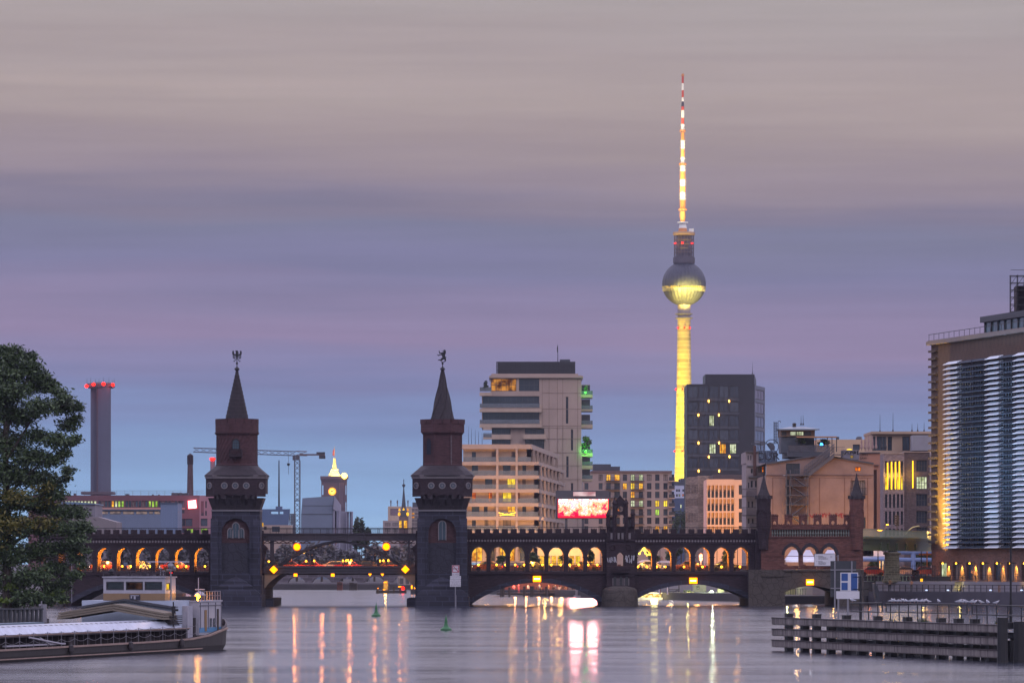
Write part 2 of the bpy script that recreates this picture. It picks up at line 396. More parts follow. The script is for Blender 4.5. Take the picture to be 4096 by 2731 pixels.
def railing_proto(w_,h_):
 """wrought iron panel with scrolls, centred on x=0, base z=0"""
 q=MB()
 for z in(.06,h_-.03,h_*.72):q.box(-w_/2,w_/2,-.02,.02,z-.022,z+.022)
 n=7
 for i in range(n+1):
  x=-w_/2+w_*i/n;q.box(x-.014,x+.014,-.014,.014,0,h_)
 for i in range(4):
  cx=-w_/2+w_*(i+.5)/4
  for cz,r in((h_*.36,w_*.095),(h_*.56,w_*.05)):
   pts=[(cx+r*math.cos(t*math.pi/5),0,cz+r*math.sin(t*math.pi/5))for t in range(11)];q.tube(pts,.018,4)
 return q
def arcade(name_label,cxs,x0,x1,dz,bigarch,back=True,deckx=None,merl0=None):
 """brick arcade carrying the railway, with the road behind it"""
 root=thing('arcade_viaduct',name_label,'viaduct',((x0+x1)/2,BY,0),'arcaded brick sections of the bridge')
 zb,zs,za,zt=Z(2283,BY)+dz,Z(2224,BY)+dz,Z(2185,BY)+dz,Z(2130,BY)+dz
 w_=.5*60.6*BY/F
 def line():
  pts=[(x0,zb)]
  for c in cxs:pts+=pointed(c,w_,zb,zs,za)
  pts.append((x1,zb));return pts
 q=MB();q.strip(line(),zt,BY,BY+1.1)
 q.box(x0,x1,BY-.18,BY-.002,Z(2148,BY)+dz,Z(2144,BY)+dz);q.box(x0,x1,BY-.15,BY-.002,Z(2172,BY)+dz,Z(2169,BY)+dz)
 for c in cxs:
  for s in(-1,1):
   xe=c+s*w_
   q.box(xe-.13,xe+.13,BY-.1,BY+1.15,zs-.16,zs-.02)
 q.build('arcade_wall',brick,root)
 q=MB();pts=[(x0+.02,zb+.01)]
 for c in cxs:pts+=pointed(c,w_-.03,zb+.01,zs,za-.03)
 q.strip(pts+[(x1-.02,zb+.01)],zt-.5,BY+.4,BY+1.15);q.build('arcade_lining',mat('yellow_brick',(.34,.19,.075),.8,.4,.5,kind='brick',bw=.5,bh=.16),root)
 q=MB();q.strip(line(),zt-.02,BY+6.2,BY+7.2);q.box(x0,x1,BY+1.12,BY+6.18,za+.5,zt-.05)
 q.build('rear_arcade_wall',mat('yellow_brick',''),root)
 for c in cxs:
  q=MB();o=pointed(c,w_+.22,zs,zs,za+.3)[1:-1];i_=pointed(c,w_+.03,zs,zs,za+.03)[1:-1];n=len(o)
  q.add([(x,BY-.06,z)for x,z in o]+[(x,BY-.06,z)for x,z in i_]+[(x,BY,z)for x,z in o],[(k,k+1,n+k+1,n+k)for k in range(n-1)]+[(k,2*n+k,2*n+k+1,k+1)for k in range(n-1)])
  q.build('arch_moulding',slate,root)
 q=MB();zl=zb+.02
 pts=[(x0,-1),(bigarch[0],-1)]+seg_arch(*bigarch)+[(bigarch[2],-1),(x1,-1)]
 q.strip(pts,zl-.02,BY+.05,BY+26)
 q.box(x0,x1,BY-.22,BY+.045,zb-.42,zb-.06)
 q.build('spandrel_wall',brick,root)
 q=MB();ring=seg_arch(*bigarch);nn=len(ring)
 up=[(x+(x-(bigarch[0]+bigarch[2])/2)*.035,z+.62)for x,z in ring]
 for k in range(nn-1):
  q.add([(ring[k][0],BY-.1,ring[k][1]),(ring[k+1][0],BY-.1,ring[k+1][1]),(up[k+1][0],BY-.1,up[k+1][1]),(up[k][0],BY-.1,up[k][1]),(ring[k][0],BY+.3,ring[k][1]-.006),(ring[k+1][0],BY+.3,ring[k+1][1]-.006),(up[k+1][0],BY+.05,up[k+1][1]),(up[k][0],BY+.05,up[k][1])],[(0,1,2,3),(0,4,5,1),(3,2,6,7)])
 q.build('arch_ring',stone,root)
 q=MB();ph=35.6*BY/F;mw=24.5*BY/F;x=(merl0 if merl0 is not None else x0+.1)
 zt2=Z(2115.5,BY)+dz;ms=[]
 while x<x1-.2:
  e=min(x+mw,x1-.02);ms.append((x,e));q.box(x,e,BY+.1,BY+.5,zt+.002,zt2)
  k=4
  for i in range(k):
   a=x+(e-x)*(i+.15)/k;q.box(a,a+(e-x)*.7/k,BY+.15,BY+.45,zt2,zt2+.1)
  x+=ph
 q.box(x0,x1,BY-.08,BY-.002,zt-.25,zt-.05)
 q.build('battlement',brick,root)
 q=MB()
 for i,x in enumerate(np.arange(x0+.25,x1-.2,.42)):
  z=Z(2161,BY)+dz;q.add([(x-.17,BY-.03,z),(x,BY-.07,z-.19),(x+.17,BY-.03,z),(x,BY-.07,z+.19)],[(0,1,2,3)])
 q.build('frieze',frie,root)
 q=MB();zr=Z(2107,BY)+dz
 q.box(x0,x1,BY+.9,BY+.94,zr-.04,zr+.04)
 for x in np.arange(x0+.3,x1,ph):
  for o_ in(-.12,.12):q.box(x-.18+o_-.02,x-.18+o_+.02,BY+.9,BY+.94,zt,zr)
 q.build('top_railing',iron,root)
 p=railing_proto(w_*2-.02,Z(2251,BY)-Z(2283,BY))
 first=None
 for c in cxs:
  if first is None:
   p.v=[(x_+c,y_+BY+.45,z_+zb)for x_,y_,z_ in p.v];first=p.build('railing',iron,root);c0=c
  else:
   o=first.copy();COL.objects.link(o);o.parent=root;o.location=(c-c0,0,0)
 return root,zb,za
zd=Z(2283,BY)
cx1=[A.x(v)for v in(205,448,690,935,1173,1421,1662)]
R1=arcade('brick arcade of seven pointed openings right of the bear-topped tower',cx1,X(1862,BY),X(2428,BY),0,(X(1884,BY),Z(2416,BY),X(2402,BY),Z(2408,BY),Z(2329,BY)))
cx2=[B.x(v)for v in(796,1016,1237,1455,1673,1894)]
R2=arcade('brick arcade of six pointed openings between the rose window gable and the spired masonry end',cx2,X(2537,BY),X(3064,BY),-.05,(X(2550,BY),Z(2392,BY),X(2996,BY),Z(2394,BY),Z(2336,BY)))
cxL=[C_.x(v)for v in(-110,138,390,645,900,1150,1403,1658,1912)]
R3=arcade('brick arcade left of the eagle-topped tower with orange lit openings',cxL,X(165,BY),X(845,BY),-.14,(X(285,BY),Z(2412,BY),X(825,BY),Z(2412,BY),Z(2333,BY)))
# road deck over the bridge
q=MB();q.box(X(165,BY),X(3440,BY),BY+7.3,BY+26,zd-.55,zd-.05);struct(q.build('bridge_road',roadm))
# far parapet of the road
for a,b,lab in((165,830,'low brick parapet along the far side of the bridge road, left of the eagle tower'),(1862,3440,'low brick parapet along the far side of the bridge road, right of the bear tower')):
 q=MB();xa,xb=X(a,BY),X(b,BY);q.box(xa,xb,BY+25.4,BY+25.9,zd-.046,zd+.75)
 for x in np.arange(xa+.3,xb-.5,2.72):q.box(x,x+.5,BY+25.3,BY+26.03,zd-.046,zd+.95)
 solo(q,'parapet_wall',brick2,lab,'parapet',group='far parapets of the bridge road')
# ------ towers
def bird_pts(cx,cz,k,pts):return[(cx+x*k,cz-y*k)for x,y in pts]
def tower(cx_px,label,octo,finial):
 TY=674.0;s=TY/F;cx=X(cx_px,TY)
 def zz(py):return Z(py,TY)
 hw=96*s;D0=TY+1.2;cyy=D0+hw
 root=thing('bridge_tower',label,'tower',(cx,cyy,0),'twin brick towers of the bridge')
 def octp(r,ch=.30):
  a=r*(1-ch*2*.5);b=r-(r*ch)
  return[(cx+x,cyy+y)for x,y in((-b,-r),(b,-r),(r,-b),(r,b),(b,r),(-b,r),(-r,b),(-r,-b))]
 q=MB();q.slab([(cx-106*s,TY-.2),(cx+106*s,TY-.2),(cx+110*s,cyy+hw*1.2),(cx-110*s,cyy+hw*1.2)],-1,zz(2386))
 q.slab([(cx-102*s,TY),(cx+102*s,TY),(cx+106*s,cyy+hw*1.2),(cx-106*s,cyy+hw*1.2)],zz(2386),zz(2376))
 steps=[(2376,104,0),(2350,72,.25),(2348,76,.15),(2330,46,.45),(2328,48,.4),(2314,23,.7),(2306,1,1.1)]
 for(ya,wa,da),(yb,wb_,db)in zip(steps,steps[1:]):
  za_,zb_=zz(ya),zz(yb)
  q.add([(cx-wa*s,TY+da,za_),(cx+wa*s,TY+da,za_),(cx+wa*s,D0+.6,za_),(cx-wa*s,D0+.6,za_),(cx-wb_*s,TY+db,zb_),(cx+wb_*s,TY+db,zb_),(cx+wb_*s,D0+.6,zb_),(cx-wb_*s,D0+.6,zb_)],[(0,1,5,4),(1,2,6,5),(3,0,4,7),(4,5,6,7)])
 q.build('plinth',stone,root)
 q=MB();zb,zt=zz(2376),zz(2041)
 fr=Fr(cx-96*s,D0)
 xs,xe=40*s,152*s
 arch=[(xs,zz(2290))]+[(cx-(cx-96*s)-56*s*math.cos(math.pi*i/12),zz(2130)+62*s*math.sin(math.pi*i/12))for i in range(13)]+[(xe,zz(2290))]
 pts=[(0,zb),(xs,zb)];pts=[(cx-98*s,zb),(cx-56*s,zb)]
 q.box(cx-100*s,cx-56*s,D0-.05,D0+1,zb,zt-2*s*30);q.box(cx+56*s,cx+100*s,D0-.05,D0+1,zb,zt-2*s*30)
 q.strip([(cx-56*s*math.cos(math.pi*i/14),zz(2130)+58*s*math.sin(math.pi*i/14))for i in range(15)],zt,D0,D0+1)
 q.box(cx-96*s,cx-56*s,D0,D0+1,zt-60*s,zt);q.box(cx+56*s,cx+96*s,D0,D0+1,zt-60*s,zt)
 q.box(cx-56*s,cx+56*s,D0,D0+1,zb,zz(2290))
 for sgn in(-1,1):
  xa=cx+sgn*100*s;xb=cx+sgn*70*s
  q.add([(xa,D0-.35,zz(2098)),(xb,D0-.35,zz(2098)),(xb,D0,zz(2072)),(xa,D0,zz(2072)),(xa,D0-.35,zb),(xb,D0-.35,zb),(xb,D0,zb),(xa,D0,zb)],[(0,1,2,3),(0,4,5,1),(1,5,6,2),(0,3,7,4)])
 q.box(cx-96*s,cx+96*s,D0+1.002,cyy+hw,zb,zt)
 q.box(cx-103*s,cx-96*s-.002,D0+.5,cyy+hw,zb,zz(2300));q.box(cx+96*s+.002,cx+103*s,D0+.5,cyy+hw,zb,zz(2300))
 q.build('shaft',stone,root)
 q=MB();q.box(cx-57*s,cx+57*s,D0+.55,D0+.9,zz(2170),zz(2068));q.build('brick_panel',mat('panel_brick',(.055,.024,.027),.9,.4,.6,kind='brick',bw=.5,bh=.16,bump=.3),root)
 q=MB();q.box(cx-57*s,cx+57*s,D0+.52,D0+.9,zz(2292),zz(2170)-.002);q.build('rubble_panel',mat('dark_rubble',(.027,.027,.040),.9,.5,.9,kind='rubble',bw=.8,bump=.6),root)
 wins=[(-22,9,2115,2150),(0,12,2092,2150),(22,9,2115,2150)]if not octo else[(0,13,2085,2158)]
 for dx,w2,ya,yb in wins:
  q=MB();w3=w2*s;x_=cx+dx*s;o=pointed(x_,w3,zz(yb),zz(ya+w2),zz(ya-2),4)
  q.cm=0;q.prism([(a,b)for a,b in o],D0+.44,D0+.49)
  q.cm=1;oo=pointed(x_,w3+.13,zz(yb)-.13,zz(ya+w2),zz(ya-2)+.15,4)
  for k in range(len(o)-1):q.add([(oo[k][0],D0+.36,oo[k][1]),(oo[k+1][0],D0+.36,oo[k+1][1]),(o[k+1][0],D0+.36,o[k+1][1]),(o[k][0],D0+.36,o[k][1]),(o[k+1][0],D0+.5,o[k+1][1]),(o[k][0],D0+.5,o[k][1]),(oo[k+1][0],D0+.5,oo[k+1][1]),(oo[k][0],D0+.5,oo[k][1])],[(0,1,2,3),(3,2,4,5),(0,1,6,7)])
  q.box(x_-.03,x_+.03,D0+.40,D0+.437,zz(yb),zz(ya))
  q.build('window',[glassd,frie],root)
 q=MB();q.box(cx-98*s,cx+98*s,D0-.2,cyy+hw+.2,zz(2044),zz(2037));q.build('string_course',trim,root)
 q=MB()
 nb=5;w0=96*s;w1=120*s
 za_,zb_=zz(2037),zz(1990)
 p0=octp(w0*.99,.18);p1=octp(w1*.93,.22)
 n=len(p0)
 q.add([(x,y,za_)for x,y in p0]+[(x,y,zb_)for x,y in p1],[(i,(i+1)%n,n+(i+1)%n,n+i)for i in range(n)])
 for i in range(6):
  x=cx-72*s+144*s*i/5
  q.add([(x-4.5*s,D0+.1,zz(2030)),(x+4.5*s,D0+.1,zz(2030)),(x+4.5*s,D0-24*s,zz(1995)),(x-4.5*s,D0-24*s,zz(1995)),(x-4.5*s,D0-24*s,zz(1980)),(x+4.5*s,D0-24*s,zz(1980)),(x-4.5*s,D0+.1,zz(1980)),(x+4.5*s,D0+.1,zz(1980))],[(0,1,2,3),(3,2,5,4),(0,3,4,6),(1,7,5,2)])
 q.build('corbels',slate,root)
 q=MB();g=octp(w1,.28)
 fz0,fz1=zz(1993),zz(1899);yF=cyy-w1
 hwf=w1*.72
 for i in range(5):
  xa=cx-hwf+2*hwf*i/5;xb=cx-hwf+2*hwf*(i+1)/5;xm=(xa+xb)/2;r_=(xb-xa)*.40
  q.strip([(xa,fz0),(xm-r_,fz0)]+[(xm-r_*math.cos(math.pi*k/8),zz(1990)+r_*math.sin(math.pi*k/8))for k in range(9)]+[(xm+r_,fz0),(xb,fz0)],zz(1972),yF,yF+.5,top=False)
 q.box(cx-hwf,cx+hwf,yF+.505,yF+.8,fz0,zz(1972))
 for sg in(-1,1):
  f2_=[(cx+sg*hwf,yF),(cx+sg*w1,yF+w1*.28)]
  q.add([(x,y,z)for z in(zz(1985),zz(1972))for x,y in f2_],[(0,1,3,2)])
 q.slab(g,zz(1972)+.002,fz1)
 q.build('gallery',brick,root)
 q=MB();q.slab(octp(w1+.12,.28),zz(1912),zz(1906));q.slab(octp(w1+.2,.28),zz(1904),zz(1899.5));q.build('cornice',trim if False else frie,root)
 def roundel(xc,yc,nx,ny):
  q=MB();r_=9.5*s;zc=zz(1941);tx,ty=-ny,nx
  q.cm=0
  ring=[(xc+tx*r_*math.cos(t*math.pi/8)-nx*0,yc+ty*r_*math.cos(t*math.pi/8),zc+r_*math.sin(t*math.pi/8))for t in range(16)]
  q.add([(x+nx*.02,y+ny*.02,z)for x,y,z in ring],[tuple(range(16))])
  q.cm=1
  R_=[(xc+tx*r_*1.45*math.cos(t*math.pi/8)+nx*.12,yc+ty*r_*1.45*math.cos(t*math.pi/8)+ny*.12,zc+r_*1.45*math.sin(t*math.pi/8))for t in range(16)]
  R2_=[(x+nx*.12,y+ny*.12,z)for x,y,z in ring]
  q.add(R_+R2_,[(i,(i+1)%16,16+(i+1)%16,16+i)for i in range(16)])
  q.add(R_+[(x-nx*.12,y-ny*.12,z)for x,y,z in R_],[(i,16+i,16+(i+1)%16,(i+1)%16)for i in range(16)])
  for t in range(0,16,2):q.cyl(ring[t][:2]+(ring[t][2],),(xc+nx*.03,yc+ny*.03,zc),.03,.03,4)
  q.build('round_window',[glassb,frie],root)
 for dx in(-44,0,44):roundel(cx+dx*s,yF,0,-1)
 for sg in(-1,1):
  roundel(cx+sg*(hwf+w1)/2,yF+w1*.14,sg*.707,-.707)
 q=MB();e0=octp(128*s,.3);n=8;e1=[(cx+86*s*math.cos(2*math.pi*(i+.5)/24),cyy+86*s*math.sin(2*math.pi*(i+.5)/24))for i in range(24)]
 def rad(i,N_=24):
  t=2*math.pi*(i+.5)/N_;c,s_=math.cos(t),math.sin(t);r=128*s
  m_=min(r/max(abs(c),1e-6),r/max(abs(s_),1e-6),r*(2-.3)/(abs(c)+abs(s_)))
  return(cx+m_*c,cyy+m_*s_)
 e0=[rad(i)for i in range(24)]
 q.add([(x,y,zz(1899))for x,y in e0]+[(cx+(x-cx)*.82,cyy+(y-cyy)*.82,zz(1879))for x,y in e0]+[(x,y,zz(1860))for x,y in e1],[(i,(i+1)%24,24+(i+1)%24,24+i)for i in range(24)]+[(24+i,24+(i+1)%24,48+(i+1)%24,48+i)for i in range(24)]+[tuple(range(23,-1,-1))])
 q.add([(x,y,zz(1902))for x,y in e0]+[(x,y,zz(1899)+.002)for x,y in e0],[(i,(i+1)%24,24+(i+1)%24,24+i)for i in range(24)])
 q.build('skirt_roof',slate,root)
 N_=8 if octo else 32;rd=82*s
 rot=0 if octo else 0
 q=MB();q.lathe(cx,cyy,[(rd,zz(1862)),(rd,zz(1727))],N_,rot)
 q.lathe(cx,cyy,[(rd+.12,zz(1862)),(rd+.15,zz(1856)),(rd+.02,zz(1853))],N_,rot);q.lathe(cx,cyy,[(rd+.05,zz(1738)),(rd+.28,zz(1730)),(rd+.28,zz(1727))],N_,rot)
 if not octo:
  for k in range(30):
   t0=2*math.pi*k/30
   pts=[(cx+(rd+.01)*math.cos(t0+.9*i/6),cyy+(rd+.01)*math.sin(t0+.9*i/6),zz(1853)+(zz(1740)-zz(1853))*i/6)for i in range(7)]
   q.tube(pts,.05,4)
 else:
  for k in range(8):
   t=2*math.pi*(k+.5)/8;q.cyl((cx+rd*math.cos(t),cyy+rd*math.sin(t),zz(1856)),(cx+rd*math.cos(t),cyy+rd*math.sin(t),zz(1735)),.1,.1,6)
 q.build('drum',mat('drum_brick',(.066,.028,.033),.88,.4,.5,kind='brick',bw=.5,bh=.16,bump=.3),root)
 yw=cyy-rd if not octo else cyy-rd*math.cos(math.pi/8)
 if not octo:
  q=MB();q.cm=0;o=pointed(cx,12*s,zz(1793),zz(1770),zz(1757),4);q.prism(o,yw-.06,yw+.3)
  q.cm=1;oo=pointed(cx,17*s,zz(1797),zz(1770),zz(1751),4)
  for k in range(len(o)-1):q.add([(oo[k][0],yw-.2,oo[k][1]),(oo[k+1][0],yw-.2,oo[k+1][1]),(o[k+1][0],yw-.2,o[k+1][1]),(o[k][0],yw-.2,o[k][1]),(oo[k][0],yw+.3,oo[k][1]),(oo[k+1][0],yw+.3,oo[k+1][1])],[(0,1,2,3),(0,4,5,1)])
  for i in(-.33,.33):q.box(cx+i*24*s*.5-.03,cx+i*24*s*.5+.03,yw-.12,yw-.07,zz(1793),zz(1762))
  for i in(1770,1781):q.box(cx-12*s,cx+12*s,yw-.12,yw-.072,zz(i)-.03,zz(i)+.03)
  q.build('window',[glassb,brick],root)
  q=MB();q.box(cx-26*s,cx+26*s,yw-.9,yw+.4,zz(1826),zz(1820));q.box(cx-26*s,cx-22*s,yw-.9,yw+.3,zz(1820),zz(1795));q.box(cx+22*s,cx+26*s,yw-.9,yw+.3,zz(1820),zz(1795))
  q.box(cx-22*s,cx+22*s,yw-.9,yw-.82,zz(1799),zz(1795));q.box(cx-22*s,cx+22*s,yw-.9,yw-.82,zz(1819),zz(1814))
  for i in range(9):q.box(cx-20*s+40*s*i/8-.03,cx-20*s+40*s*i/8+.03,yw-.88,yw-.84,zz(1814),zz(1799))
  q.build('balcony',brick,root)
 else:
  for ang in(-math.pi*3/4,):
   nx,ny=math.cos(ang),math.sin(ang);fr2=rd*math.cos(math.pi/8)
   xc,yc=cx+nx*fr2,cyy+ny*fr2;tx,ty=-ny,nx
   q=MB();o=pointed(0,13*s,zz(1815),zz(1768),zz(1752),4)
   q.cm=0;q.add([(xc+tx*a+nx*.03,yc+ty*a+ny*.03,b)for a,b in o],[tuple(range(len(o)))])
   q.cm=1;oo=pointed(0,17*s,zz(1819),zz(1768),zz(1747),4)
   for k in range(len(o)-1):q.add([(xc+tx*a+nx*d_,yc+ty*a+ny*d_,b)for(a,b),d_ in((oo[k],.15),(oo[k+1],.15),(o[k+1],.15),(o[k],.15))],[(0,1,2,3)])
   q.build('window',[glassd,brick],root)
  q=MB()
  for i in range(22):z=zz(1855-i*5.4);q.box(cx+36*s-.08,cx+36*s+.08,yw-.12,yw+.05,z,z+.1)
  q.build('trim_course',frie,root)
 rc=(87*s)/(math.cos(math.pi/8)if octo else 1);N_=8 if octo else 32
 q=MB();q.lathe(cx,cyy,[(rc,zz(1727)),(rc,zz(1690)),(rc-.35,zz(1690)),(rc-.35,zz(1700)),(.1,zz(1700))],N_,0)
 nm=16
 for k in range(nm):
  for j in range(3):
   t=2*math.pi*(k+.5)/nm+(j-1)*.085;t2=t
   rr=rc if not octo else rc*math.cos(math.pi/8)/max(.2,math.cos(((t+math.pi/8)%(math.pi/4))-math.pi/8+0))if False else rc*(1 if not octo else.955)
   q.T=Matrix.Translation((cx+rr*math.cos(t),cyy+rr*math.sin(t),0))@Matrix.Rotation(t,4,'Z')
   q.box(-.34,0,-.30,.30,zz(1692),zz(1672)if not octo else zz(1674));
   q.T=None
 q.build('parapet',mat('drum_brick',''),root)
 q=MB();rs=51*s;zs0,zs1=zz(1700),zz(1478)
 n=16
 if not octo:
  prof=[]
  for i in range(14):
   a=i/14;r=rs*1.03*(1-a)+4*s*a;r2=rs*1.03*(1-(i+.93)/14)+4*s*(i+.93)/14
   prof+=[(r,zs0+(zs1-zs0)*a),(r2+.07,zs0+(zs1-zs0)*(a+.92/14)),(r2-.02,zs0+(zs1-zs0)*(a+.96/14))]
  q.lathe(cx,cyy,prof+[(3.5*s,zs1)],20)
 else:
  q.lathe(cx,cyy,[(rs*1.05,zs0),(4.5*s,zs1)],20)
  for k in range(6):
   t0=2*math.pi*k/6
   q.tube([(cx+(rs*1.05*(1-a)+4.5*s*a+.02)*math.cos(t0+2.2*a),cyy+(rs*1.05*(1-a)+4.5*s*a+.02)*math.sin(t0+2.2*a),zs0+(zs1-zs0)*a)for a in[i/12 for i in range(13)]],.06,4)
 q.lathe(cx,cyy,[(9.5*s,zz(1512)),(10.5*s,zz(1508)),(8.5*s,zz(1505))],16)
 q.build('spire',slate,root)
 q=MB()
 q.lathe(cx,cyy,[(3.2*s,zz(1480)),(5*s,zz(1478)),(11.5*s,zz(1471)),(8*s,zz(1466)),(3*s,zz(1462)),(1.6*s,zz(1458)),(1.6*s,zz(1453)),(4.2*s,zz(1450)),(4.4*s,zz(1446)),(1.6*s,zz(1442)),(1*s,zz(1440))],12)
 fo=q.build('finial',iron,root)
 q=MB();k=s*.2105;K=lambda pts:[(cx+(x-cx0)*k,zz(1370)-(y-0)*k)for x,y in pts]
 if finial=='eagle':
  cx0=573;sc_=s/4.75;K=lambda pts:[(cx+(x-573)*sc_,zz(1370+y/4.75))for x,y in pts]
  q.prism(K([(553,180),(545,160),(552,145),(536,124),(575,124),(592,132),(600,145),(612,145),(598,151),(585,156),(604,164),(612,172),(590,180),(602,200),(596,240),(584,285),(562,285),(552,240),(545,200)]),cyy-.12,cyy+.12)
  for sg in(-1,1):
   f=lambda x:573+sg*(x-573)
   q.prism(K([(f(600),188),(f(622),188),(f(632),165),(f(628),140),(f(640),127),(f(655),129),(f(664),150),(f(662),198),(f(650),210),(f(620),215),(f(598),215)][::sg]),cyy-.08,cyy+.08)
   for i,(x,y1)in enumerate(((605,285),(617,290),(629,288),(640,280),(650,268))):q.prism(K([(f(x-3.5),205),(f(x+3.5),205),(f(x+4),y1),(f(x-4),y1)][::sg]),cyy-.06,cyy+.06)
   q.tube([(p[0],cyy,p[1])for p in K([(f(580),280),(f(605),305),(f(618),322)])],6*sc_,5)
   for p2 in((645,318),(642,332),(628,346),(600,325)):q.tube([(p[0],cyy,p[1])for p in K([(f(618),322),(f(p2[0]),p2[1])])],3.5*sc_,4)
  q.tube([(p[0],cyy,p[1])for p in K([(573,280),(573,352)])],8*sc_,6)
  q.build('weathervane_eagle',iron,root)
 else:
  K=lambda pts:[(cx+(x-515)*s/4.75,zz(1370+y/4.75))for x,y in pts]
  q.prism(K([(500,158),(524,153),(540,148),(538,140),(524,140),(520,128),(540,112),(566,110),(574,125),(580,155),(575,185),(560,210),(568,235),(578,255),(580,300),(545,300),(528,290),(512,270),(508,240),(494,215),(492,178)]),cyy-.2,cyy+.2)
  q.prism(K([(500,195),(470,178),(448,180),(443,150),(444,122),(452,122),(462,150),(478,162),(502,165)]),cyy-.12,cyy+.05)
  q.prism(K([(500,205),(470,212),(444,222),(436,234),(410,200),(412,194),(438,206),(462,196),(496,186)]),cyy-.05,cyy+.12)
  q.prism(K([(520,250),(500,265),(472,270),(490,280),(480,292),(438,294),(424,306),(430,314),(460,312),(480,328),(505,315),(535,290)]),cyy-.14,cyy+.02)
  q.prism(K([(552,280),(580,270),(583,320),(560,338),(540,345),(520,342),(535,330),(558,320)]),cyy-.02,cyy+.14)
  q.tube([(p[0],cyy,p[1])for p in K([(565,250),(585,252),(596,246)])],4*s/4.75,4);q.tube([(p[0],cyy,p[1])for p in K([(518,132),(500,132),(490,124)])],3*s/4.75,4)
  q.tube([(p[0],cyy,p[1])for p in K([(480,310),(505,350)])],6*s/4.75,5)
  q.build('weathervane_bear',iron,root)
 return root
tower(940.5,'brick tower with spiral-ribbed round drum and an eagle on its spire',False,'eagle')
tower(1768.5,'brick tower with plain eight-sided drum and a rearing bear on its spire',True,'bear')
# ------ steel centre span
S_=Q(1000,1950,2.851,BY)
root=thing('steel_span','steel centre span with a shallow arch rib between the two towers','bridge span',(S_.x(1010),BY,0))
xa,xb=S_.x(105),S_.x(1900)
q=MB();q.box(xa,xb,BY,BY+.3,S_.z(600),S_.z(520));q.box(xa,xb,BY-.25,BY-.003,S_.z(530),S_.z(516));q.box(xa,xb,BY-.2,BY-.003,S_.z(603),S_.z(594));q.box(xa,xb,BY+.303,BY+7,S_.z(560),S_.z(530));q.box(xa,xb,BY+7.003,BY+7.3,S_.z(600),S_.z(516))
for x in range(180,1880,188):q.box(S_.x(x)-.06,S_.x(x)+.06,BY-.16,BY-.004,S_.z(594),S_.z(531))
q.build('upper_girder',steel,root)
q=MB()
for s0,s1 in((150,690),(1370,1880)):
 q.box(S_.x(s0),S_.x(s1),BY+.4,BY+.55,S_.z(636),S_.z(628));x=s0;up=True
 while x+45<=s1:
  za_,zb_=(S_.z(632),S_.z(604))if up else(S_.z(604),S_.z(632));q.cyl((S_.x(x),BY+.48,za_),(S_.x(x+45),BY+.48,zb_),.07,.07,4);x+=45;up=not up
q.build('lattice_truss',mat('rusty_steel',(.09,.05,.04),.7,.5,2),root)
# arch rib
def rib(off0,off1,y0,y1):
 q=MB();n=28;P=[]
 for i in range(n+1):
  t=i/n;x=290+(1745-290)*t
  u=abs(2*t-1);z_=600+(897-600)*(u**1.75)*(.86+.14*u)
  th=26+10*u;P.append((S_.x(x),S_.z(z_),S_.z(z_+th)))
 for(a,za1,zb1),(b,za2,zb2)in zip(P,P[1:]):
  q.add([(a,y0,za1),(b,y0,za2),(b,y0,zb2),(a,y0,zb1),(a,y1,za1),(b,y1,za2),(b,y1,zb2),(a,y1,zb1)],[(0,3,2,1),(4,5,6,7),(0,1,5,4),(3,7,6,2)])
 return q
rib(0,0,BY+.05,BY+.6).build('arch_rib',mat('arch_steel',(.018,.016,.024),.6),root);rib(0,0,BY+6.6,BY+7.1).build('arch_rib',steel,root)
for x in(240,262,1812):
 q=MB();xx=S_.x(x);q.box(xx-.14,xx+.14,BY+.1,BY+.5,S_.z(895),S_.z(600)+.003);q.box(xx-.26,xx+.26,BY+.0,BY+.6,S_.z(895),S_.z(880));q.build('post',steel,root)
q=MB();q.box(xa,xb,BY-.1,BY+.3,S_.z(975),S_.z(893));q.box(xa,xb,BY-.3,BY-.103,S_.z(912),S_.z(890));q.box(xa,xb,BY-.25,BY-.103,S_.z(978),S_.z(966));q.box(xa,xb,BY-.2,BY-.104,S_.z(945),S_.z(938));q.box(xa,xb,BY+.303,BY+26,S_.z(960),S_.z(905))
q.box(xa,xb,BY+25.7,BY+26,S_.z(905)+.003,S_.z(870));q.build('deck_girder',steel,root)
for sg in(0,1):
 q=MB();P=[(165,975),(395,981),(350,988),(310,1005),(270,1035),(230,1070),(195,1108),(163,1145)]
 f=(lambda x:x)if sg==0 else(lambda x:2047-x)
 q.prism([(S_.x(f(a)),S_.z(b))for a,b in(P if sg==0 else P[::-1])],BY+.0,BY+25);q.build('haunch',mat('haunch_concrete',(.22,.17,.13),.85,.3,.8),root)
 q=MB();q.box(S_.x(f(110)),S_.x(f(262)),BY+1,BY+25,-1,S_.z(1262));q.box(S_.x(f(90)),S_.x(f(163)),BY+.4,BY+25,-1,S_.z(976));q.build('abutment',stone,root)
 q=MB();q.prism([(S_.x(f(a)),S_.z(b))for a,b in((105,480),(155,490),(155,640),(204,690),(175,740),(165,830),(165,980),(105,980))][::1 if sg==0 else-1],BY-.3,BY+1.2);q.build('end_pilaster',brick,root)
def bar_railing(root,xa,xb,y,z0,z1,step=2.4,name='railing',thin=3):
 q=MB();q.box(xa,xb,y-.03,y+.03,z1-.05,z1+.02)
 for k in range(1,thin+1):z=z0+(z1-z0)*k/(thin+1);q.box(xa,xb,y-.012,y+.012,z-.015,z+.015)
 for x in np.arange(xa,xb,step):q.box(x-.035,x+.035,y-.035,y+.035,z0,z1)
 return q.build(name,iron,root)
bar_railing(root,xa,xb,BY-.1,S_.z(516),S_.z(457));bar_railing(root,xa,xb,BY+6.9,S_.z(516),S_.z(462),1.2)
